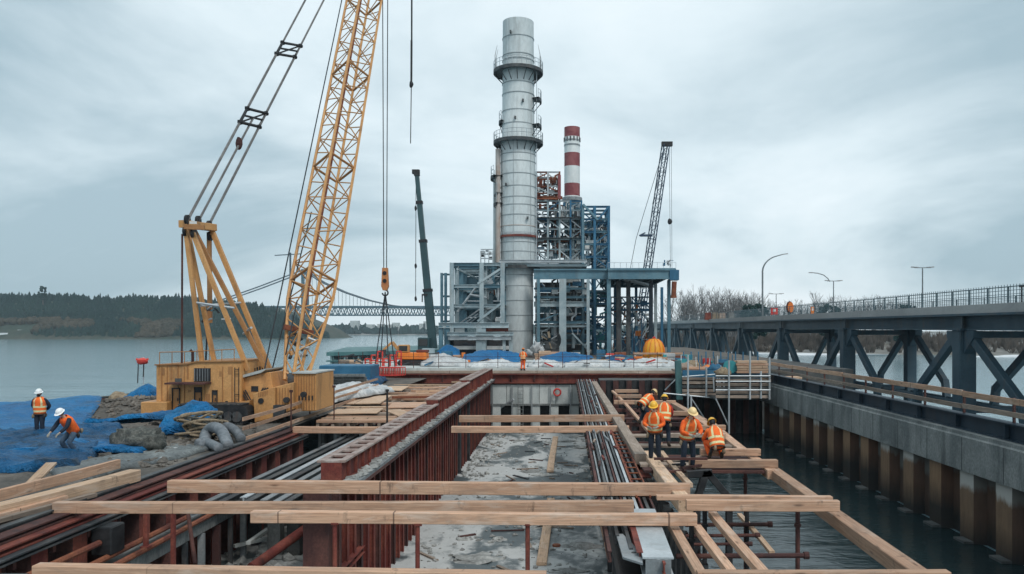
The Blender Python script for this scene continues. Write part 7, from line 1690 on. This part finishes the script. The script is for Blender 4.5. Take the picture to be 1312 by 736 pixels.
# stone and boards right of the crane
tarp('white_sheet', [(-12.6, 44.0), (-10.9, 52), (-13.6, 56), (-16.0, 48)], 30, 20, lambda x, y: .1 + hump(x, y, -13.4, 50, 1.4, 4, .5), 'tarp_white', 'crumpled white sheet heap right behind the crane winch housing', 9, .14)
tarp('blue_tarp', [(-19.5, 58), (-13.6, 60), (-14.4, 66), (-19, 64)], 30, 20, lambda x, y: max(gz(x, y), 0) + hump(x, y, -16.5, 62, 2, 2, .9), 'tarp_deep', 'dark blue tarp heap between the crane and the far deck', 10, .16)
mb = MB(); mb.box(-18.6, -14.6, 60.5, 63.5, .1, 1.5); tag(mb.build('storage_box', 'frame_deep', bevel=.06), 'dark blue storage box behind the right end of the crane', 'box')
for i in range(5): mb = MB(); mb.box(-18.2 + i * .1, -13.8, 57 - .4 * i, 57.3 - .4 * i, .05 + .22 * i, .24 + .22 * i); tag(mb.build('slab_block', 'gravel_grey', bevel=.02), 'grey stone slab in the stepped stack behind the crane', 'slab', 'stone slabs behind the crane')

# ------------------------------------------------------------------ clutter on the far deck
DZ = .84
dfl = lambda x, y: DZ if y < 90 else GZ
def dx(u, Y): return (u - CU) / FPX * Y
tarp('blue_tarp', [(dx(590, 78), 77), (dx(672, 78), 76.5), (dx(668, 88), 88), (dx(596, 88), 88)], 60, 30, lambda x, y: DZ + hump(x, y, dx(630, 82), 83, 3.4, 2.5, 1.1), 'tarp_blue', 'long blue tarp over stores in the middle of the far deck, left of the worker', 11, .16)
tarp('blue_tarp', [(dx(690, 78), 77.5), (dx(765, 78), 77.5), (dx(758, 87), 87), (dx(692, 87), 87)], 60, 30, lambda x, y: DZ + hump(x, y, dx(726, 82), 83, 3.2, 2.3, .75), 'tarp_blue', 'long low blue tarp on the far deck, right of the worker in orange', 12, .15)
tarp('blue_tarp', [(dx(766, 84), 82), (dx(812, 84), 82), (dx(812, 90), 88), (dx(768, 90), 88)], 40, 20, lambda x, y: DZ + hump(x, y, dx(790, 86), 85, 2, 1.6, .5), 'tarp_deep', 'small dark blue tarp at the right part of the far deck', 13, .13)
tarp('blue_tarp', [(dx(560, 92), 91), (dx(592, 92), 91), (dx(590, 98), 97), (dx(562, 98), 97)], 34, 20, lambda x, y: GZ + hump(x, y, dx(576, 94), 94, 1.6, 1.5, 1.4), 'tarp_blue', 'blue tarp heap at the foot of the boiler frame', 14, .18)
for i, (u0, u1, y0, y1, h_, lab) in enumerate(((538, 600, 73, 80, .9, 'white lumpy tarp heap at the left part of the far deck'), (600, 668, 71.4, 76, .35, 'low white crumpled sheet along the deck edge left of the worker'), (676, 722, 71.5, 76, .42, 'low white crumpled sheet right of the worker on the deck edge'), (722, 800, 71.4, 76.5, .34, 'white crumpled sheet in front of the right blue tarp'), (800, 866, 72, 80, .45, 'white and pink crumpled sheet at the right end of the far deck'))):
    xm, ym = dx((u0 + u1) / 2, (y0 + y1) / 2), (y0 + y1) / 2; sx = (dx(u1, ym) - dx(u0, ym)) * .33
    tarp('white_sheet', [(dx(u0, y0), y0), (dx(u1, y0), y0), (dx(u1, y1), y1), (dx(u0, y1), y1)], 50, 20, lambda x, y, xm=xm, ym=ym, sx=sx, h_=h_, y0=y0, y1=y1: DZ + hump(x, y, xm, ym, sx, (y1 - y0) * .3, h_), 'tarp_white', lab, 20 + i, .15)
# small orange excavator
EX = thing('excavator', P(527, 471, 76), 'orange and yellow excavator standing on the left part of the far deck', 'excavator'); Y = 76; cx = dx(528, Y)
for k_ in (0, 1):
    mb = MB(); yy_ = Y - .9 + k_ * 1.5; mb.prism([(cx - 1.3, DZ + .25), (cx - 1.1, DZ), (cx + 1.1, DZ), (cx + 1.3, DZ + .25), (cx + 1.1, DZ + .52), (cx - 1.1, DZ + .52)], 'y', yy_, yy_ + .45); mb.build('track', 'black', EX)
mb = MB(); mb.box(cx - 1.25, cx + 1.5, Y - .8, Y + .9, DZ + .56, DZ + 1.25); mb.build('body', 'orange_paint', EX, bevel=.08)
mb = MB(); mb.box(cx - 1.2, cx - .2, Y - .82, Y + .1, DZ + 1.26, DZ + 2.0); cb = mb.build('cab', 'crane_yellow', EX, bevel=.06)
mb = MB(); mb.box(cx - 1.1, cx - .3, Y - .85, Y - .825, DZ + 1.4, DZ + 1.9); mb.build('window', 'dark_glass', cb)
mb = MB(); mb.box(cx + .5, cx + 1.56, Y - .7, Y + .7, DZ + 1.26, DZ + 1.5); mb.build('counterweight', 'rust_red', EX, bevel=.05)
a = V((cx - .9, Y - .3, DZ + 1.1)); b = a + V((-.9, -.4, 1.15)); c = b + V((-.8, -.2, -.75)); 
for p0, p1, w_ in ((a, b, .3), (b, c, .22)): mb = MB(); mb.bar(p0, p1, w_, w_); mb.build('arm', 'crane_yellow', EX)
mb = MB(); mb.prism([(c.x - .3, c.z), (c.x + .25, c.z + .05), (c.x + .2, c.z - .45), (c.x - .15, c.z - .55), (c.x - .4, c.z - .3)], 'y', c.y - .35, c.y + .35); mb.build('bucket', 'steel_dark', EX)
# red stacked frames and crates
for i in range(6):
    x = dx(468 + i * 8, 74); mb = MB(); h_ = .7 + .35 * (i % 3); 
    mb.bar((x, 74, DZ), (x, 74, DZ + h_), .12, .12); mb.bar((x + .45, 74, DZ), (x + .45, 74, DZ + h_), .12, .12); mb.bar((x, 74, DZ + h_), (x + .45, 74, DZ + h_), .12, .12); mb.bar((x, 74, DZ + h_ * .5), (x + .45, 74, DZ + h_ * .5), .12, .12)
    tag(mb.build('red_frame', 'red_bright'), 'red steel frame standing in the row on the deck behind the hanging load', 'frame', 'red frames on the far deck')
def crate(u, v_, Y, w_, h_, m_, lab, grp=None):
    x = dx(u, Y); t_ = thing('crate', (x, Y, dfl(x, Y)), lab, 'crate', grp); z = dfl(x, Y); mb = MB(); mb.box(x - w_ / 2, x + w_ / 2, Y, Y + w_ * .7, z + .08, z + h_); mb.build('box', m_, t_, bevel=.02)
    for s in (-.4, 0, .4): mb = MB(); mb.box(x + s * w_ - .05, x + s * w_ + .05, Y, Y + w_ * .7, z, z + .08); mb.build('skid', 'wood_grey', t_)
    mb = MB(); mb.box(x - w_ / 2 - .02, x + w_ / 2 + .02, Y - .02, Y + w_ * .7 + .02, z + h_ * .55, z + h_ * .62); mb.build('band', 'steel_dark', t_)
rg = random.Random(77)
CR = [(556, 80, .9, .9, 'tarp_white', 'white wrapped crate behind the white tarp heap'), (572, 82, 1.1, 1.2, 'frame_deep', 'blue crate behind the white tarp heap'), (548, 86, 1.3, 1.4, 'frame_grey', 'grey crate in front of the green crane'), (585, 85, .8, .7, 'wood', 'plain wooden crate left of the long blue tarp'), (454, 76, 1.0, .5, 'wood_pale', 'low pale crate at the far left of the deck'), (441, 78, 1.2, .45, 'wood_grey', 'low grey crate at the left corner of the deck'), (698, 92, 1.4, 1.0, 'wood_pale', 'pale slatted crate at the foot of the hall, left one'), (712, 92, 1.2, .9, 'wood', 'brown slatted crate at the foot of the hall, right one'), (735, 93, 1.6, .8, 'tarp_white', 'white crate in front of the hall columns'), (770, 90, 1.0, 1.2, 'frame_deep', 'dark blue crate below the blue tower'), (782, 88, .9, .8, 'red_bright', 'red crate between blue tower and yellow dome'), (795, 90, 1.3, .9, 'rust_orange', 'rust coloured crate left of the yellow dome'), (806, 86, .8, .6, 'teal_paint', 'teal crate left of the yellow dome'), (818, 84, 1.0, .6, 'orange_paint', 'orange crate just in front of the yellow dome'), (858, 84, 1.2, .9, 'tarp_white', 'white crate right of the yellow dome'), (849, 78, 1.0, .7, 'wood', 'wooden crate at the right end of the far deck'), (831, 77, 1.1, .5, 'frame_grey', 'low grey crate below the yellow dome')]
for u, Y, w_, h_, m_, lab in CR: crate(u, 0, Y, w_, h_, m_, lab)
# timber and pipe stacks
def stack(u, Y, L_, n, m_, lab, r_=.1, z=None):
    t_ = thing('lumber_stack', (dx(u, Y), Y, z if z is not None else dfl(0, Y)), lab, 'stack'); z0 = ORIGIN[t_.name].z
    for k_ in range(n):
        lay, q = divmod(k_, 4); mb = MB(); x = dx(u, Y); mb.bar((x - L_ / 2 + rg.uniform(-.1, .1), Y + q * .24, z0 + .1 + lay * .2), (x + L_ / 2 + rg.uniform(-.1, .1), Y + q * .24, z0 + .1 + lay * .2), .2, .17); mb.build('board', m_ if k_ % 3 else 'wood', t_)
stack(760, 80, 3.4, 8, 'wood_pale', 'low stack of pale boards beside the right blue tarp'); stack(838, 73, 2.6, 8, 'wood_grey', 'low grey board stack at the right end of the deck edge'); stack(448, 73, 3.0, 4, 'wood_grey', 'flat board stack at the left corner of the far deck'); stack(700, 88, 2.6, 16, 'wood_pale', 'tall pale board stack at the foot of the stack and hall')
# yellow dome
YD = thing('dome_tent', P(838, 449, 92), 'orange yellow dome shaped cover standing under the canopy', 'tent'); p = P(838, 450, 92)
mb = MB(); n = 14; prof = [(1.3, GZ), (1.28, p.z - .6), (1.2, p.z + .35), (.95, p.z + 1.0), (.5, p.z + 1.4), (0, p.z + 1.5)]
mb.lathe(prof, p.x, 92, n); mb.v = [(x + .04 * math.sin(i * 2.1), y, z) for i, (x, y, z) in enumerate(mb.v)]; mb.build('cover', 'yellow_tarp', YD, smooth=True)
for i in range(7): a = math.pi + i * math.pi / 6; mb = MB(); mb.path([(p.x + r_ * 1.02 * math.cos(a), 92 + r_ * 1.02 * math.sin(a), z) for r_, z in prof[:-1]], .05, 5); mb.build('seam', 'orange_paint', YD)
mb = MB(); mb.prism([(p.x - .25, p.z + 1.48), (p.x + .25, p.z + 1.48), (p.x, p.z + 1.75)], 'y', 91.8, 92.2); mb.build('cap', 'red_bright', YD)
mb = MB(); mb.box(p.x - 2.6, p.x + 3.4, 90.6, 90.9, p.z - .35, p.z - .15); tag(mb.build('timber_beam', 'wood'), 'long timber lying in front of the yellow dome', 'timber')
# ------------------------------------------------------------------ scaffold platforms at the head of the channel
SC = thing('scaffold_platform', (12, 62, WZ), 'scaffold platform faced with grey boards at the head of the channel', 'scaffold')
Y = 60.0
def board_face(u0, u1, v0, v1, n, Yf, par):
    for i in range(n):
        za, zb2 = z_(v1 + (v0 - v1) * i / n, Yf), z_(v1 + (v0 - v1) * (i + 1) / n, Yf); part_timber(par, (x_(u0, Yf), Yf, (za + zb2) / 2), (x_(u1, Yf) + RNG.uniform(-.1, .1), Yf, (za + zb2) / 2), .06, (zb2 - za) * .72, 'face_board', ('wood_grey', 'wood_grey', 'concrete_dark')[i % 3])
board_face(917, 986, 480, 511, 6, 59.5, SC); board_face(874, 916, 483, 508, 5, 62.5, SC)
mb = MB(); mb.box(x_(917, 59.6), x_(988, 59.6), 59.7, 65.8, z_(512, 60), z_(510, 60)); mb.build('deck_board', 'steel_dark', SC); mb = MB(); mb.box(x_(873, 62.6), x_(917, 62.6), 62.7, 65.8, z_(509, 62), z_(506, 62)); mb.build('deck_board', 'steel_dark', SC)
mb = MB(); mb.box(x_(874, 63), x_(988, 60), 63.0, 69, z_(480, 60) - .15, z_(480, 60)); mb.build('top_deck', 'wood_grey', SC)
mb = MB(); mb.box(x_(874, 63), x_(988, 60), 62.85, 62.98, z_(480, 60) - .5, z_(477, 60)); mb.build('toe_board', 'frame_deep', SC)
for u, v0, v1, Y_ in ((934, 462, 556, 59.2), (881.5, 455, 530, 61.8), (885.5, 508, 530, 61.6), (961, 450, 512, 59.3), (986, 458, 512, 59.3), (975, 476, 511, 59.35), (905, 470, 510, 62)): mb = MB(); a, b = P(u, v0, Y_), P(u, v1, Y_); mb.tube(a, b, .075, 6); mb.build('standard', 'galv', SC)
for u0, v0, u1, v1, Y_ in ((917, 482, 987, 482, 59.25), (917, 489, 987, 489, 59.27), (917, 500, 987, 500, 59.27), (874, 483, 916, 480, 62.2), (882, 505, 905, 540, 61.9), (917, 511, 933, 545, 59.3), (850, 504, 935, 512, 62), (852, 500, 872, 480, 64)): mb = MB(); mb.tube(P(u0, v0, Y_), P(u1, v1, Y_), .055, 6); mb.build('ledger', 'galv', SC)
for u in (922, 927, 914, 919): mb = MB(); a, b = P(u, 483, 60.5), P(u + 1, 502, 60.5); mb.tube(a, b, .06, 5); mb.build('baluster', 'galv', SC)
mb = MB(); p = P(868.5, 462, 62.8); q = P(870.5, 512, 62.8); mb.bar(p, q, .5, .4, up=(0, 1, 0)); tag(mb.build('fender_post', 'roof_teal'), 'dark green post at the right end of the rusty deck edge beam', 'post')
TZ = z_(480, 60)
def dx2(u, Y): return (u - CU) / FPX * Y
stack(964, 61.5, 2.4, 20, 'wood_pale', 'tall stack of pale pinkish boards on the scaffold platform', z=TZ); stack(1000, 64.5, 3.4, 8, 'wood_pale', 'long low stack of pale boards behind the railing start', z=0.02); stack(896, 64, 2.0, 8, 'wood', 'stack of brown boards at the left of the scaffold platform', z=TZ)
dr = thing('cable_drum', P(936, 474, 62), 'teal cable drum lying on the scaffold platform', 'drum'); p = P(936, 472, 62)
for yv in (61.7, 62.35): mb = MB(); mb.tube((p.x, yv, TZ + .5), (p.x, yv + .08, TZ + .5), .5, 18); mb.build('flange', 'teal_paint', dr)
mb = MB(); mb.tube((p.x, 61.78, TZ + .5), (p.x, 62.35, TZ + .5), .33, 16); mb.build('core', 'black', dr)
for i, (u, v_, Yv, s, m_, lab) in enumerate(((925, 465, 64, .55, 'cloth_navy', 'dark blue sack on the scaffold platform behind the cable drum'), (917, 468, 63.4, .5, 'frame_deep', 'blue sack left of the cable drum'), (908, 462, 64.5, .42, 'orange_paint', 'orange bundle on the scaffold platform left of the sacks'), (946, 462, 64, .5, 'tarp_white', 'white bag on the scaffold platform right of the cable drum'), (942, 455, 65.5, .4, 'cloth_grey', 'grey bag behind the white one on the scaffold platform'), (887, 462, 66, .6, 'rope', 'tan bundle at the left end of the scaffold platform'), (878, 466, 65, .55, 'wood_grey', 'grey bundle beside the dark green post'), (926, 481, 60.8, .5, 'rope', 'coil of brown rope draped on the scaffold corner'))):
    x = dx2(u, Yv); z = TZ + s * .5 if i != 7 else TZ + .1; mb = MB(); mb.blob((x, Yv, z), (s * 1.2, s * .8, s * .75), i + 3, .28, 14, 9, 2.2); tag(mb.build('bundle', m_, smooth='all'), lab, 'bundle')
rg = random.Random(99)
for i in range(16):
    u = rg.uniform(872, 950); Yv = rg.uniform(63, 68); x = dx2(u, Yv); h_ = rg.uniform(.5, 1.4); mb = MB(); mb.tube((x, Yv, TZ), (x + rg.uniform(-.1, .1), Yv, TZ + h_), .035, 5); tag(mb.build('stanchion', ('galv', 'frame_deep', 'rope', 'white_paint')[i % 4]), 'thin upright stake among the goods on the scaffold platform', 'stake', 'stakes on the scaffold platform')
# goods between canopy and scaffold, on the plant ground
for i in range(26):
    u = rg.uniform(846, 930); Yv = rg.uniform(74, 88) if u < 866 else rg.uniform(69.5, 84); x = dx2(u, Yv); s = rg.uniform(.25, .6); m_ = rg.choice(['galv', 'white_paint', 'frame_deep', 'rust_orange', 'wood_pale', 'teal_paint', 'concrete', 'cloth_red'])
    mb = MB(); z = DZ if x < 11 else .8; mb.box(x - s, x + s, Yv, Yv + s, z, z + s * rg.uniform(.6, 1.8)); mb.bar((x - s, Yv - .03, z + s * .5), (x + s, Yv - .03, z + s * .5), .05, .08); tag(mb.build('supply_box', m_, bevel=.02), 'box of supplies in the jumble behind the scaffold platform', 'box', 'supply boxes behind the scaffold')
mb = MB(); mb.box(11.05, 26, 68.9, 90.06, WZ - 1, .8); struct(mb.build('quay', 'concrete_dark', pivot=(0, 0, 0)))
for i in range(11):
    u = 876 + i * 9.5; Yv = 71; x = dx2(u, Yv); mb = MB(); mb.bar((x, Yv, .8), (x, Yv, 2.3), .1, .1); tag(mb.build('stanchion', 'frame_deep'), 'blue upright stake in the row behind the scaffold goods', 'stake', 'blue stakes behind the scaffold')
# loose odds and ends over the front of the far deck
rg = random.Random(123)
for i in range(90):
    Yv = rg.uniform(71.2, 88); x = dx2(rg.uniform(440, 866), Yv); L_ = rg.uniform(.4, 2.2); a = rg.uniform(0, 3.1); z = DZ + rg.uniform(.06, .5)
    mb = MB(); mb.bar((x - L_ / 2 * math.cos(a), Yv - L_ / 2 * math.sin(a) * .4, z), (x + L_ / 2 * math.cos(a), Yv + L_ / 2 * math.sin(a) * .4, z + rg.uniform(-.05, .35)), rg.uniform(.06, .22), rg.uniform(.05, .16))
    tag(mb.build('deck_scrap', rg.choice(['wood_pale', 'wood', 'rust_red', 'galv', 'tarp_white', 'steel_dark', 'steel_dark', 'frame_deep', 'cloth_red', 'rope'])), 'board or bar lying loose among the sheets on the far deck', 'scrap', 'loose boards and bars on the far deck')

rg = random.Random(321)
for i in range(36):
    Yv = rg.uniform(77, 90); x = dx2(rg.uniform(560, 862), Yv); s = rg.uniform(.12, .38); h_ = s * rg.uniform(.8, 3.2); mb = MB()
    if i % 3 == 0: mb.tube((x, Yv, DZ), (x, Yv, DZ + h_), s * .7, 10)
    elif i % 3 == 1: mb.box(x - s, x + s, Yv, Yv + s, DZ, DZ + h_)
    else: mb.tube((x - s * 3, Yv, DZ + s * .5), (x + s * 3, Yv, DZ + s * .5), s * .45, 8)
    tag(mb.build(('barrel', 'supply_box', 'pipe_length')[i % 3], rg.choice(['rust_red', 'galv', 'frame_deep', 'steel_dark', 'wood_pale', 'orange_paint', 'white_paint', 'teal_paint', 'concrete'])), ('drum standing among the stores on the far deck', 'box standing among the stores on the far deck', 'short pipe lying among the stores on the far deck')[i % 3], ('barrel', 'box', 'pipe')[i % 3], ('drums on the far deck', 'boxes on the far deck', 'pipes on the far deck')[i % 3])
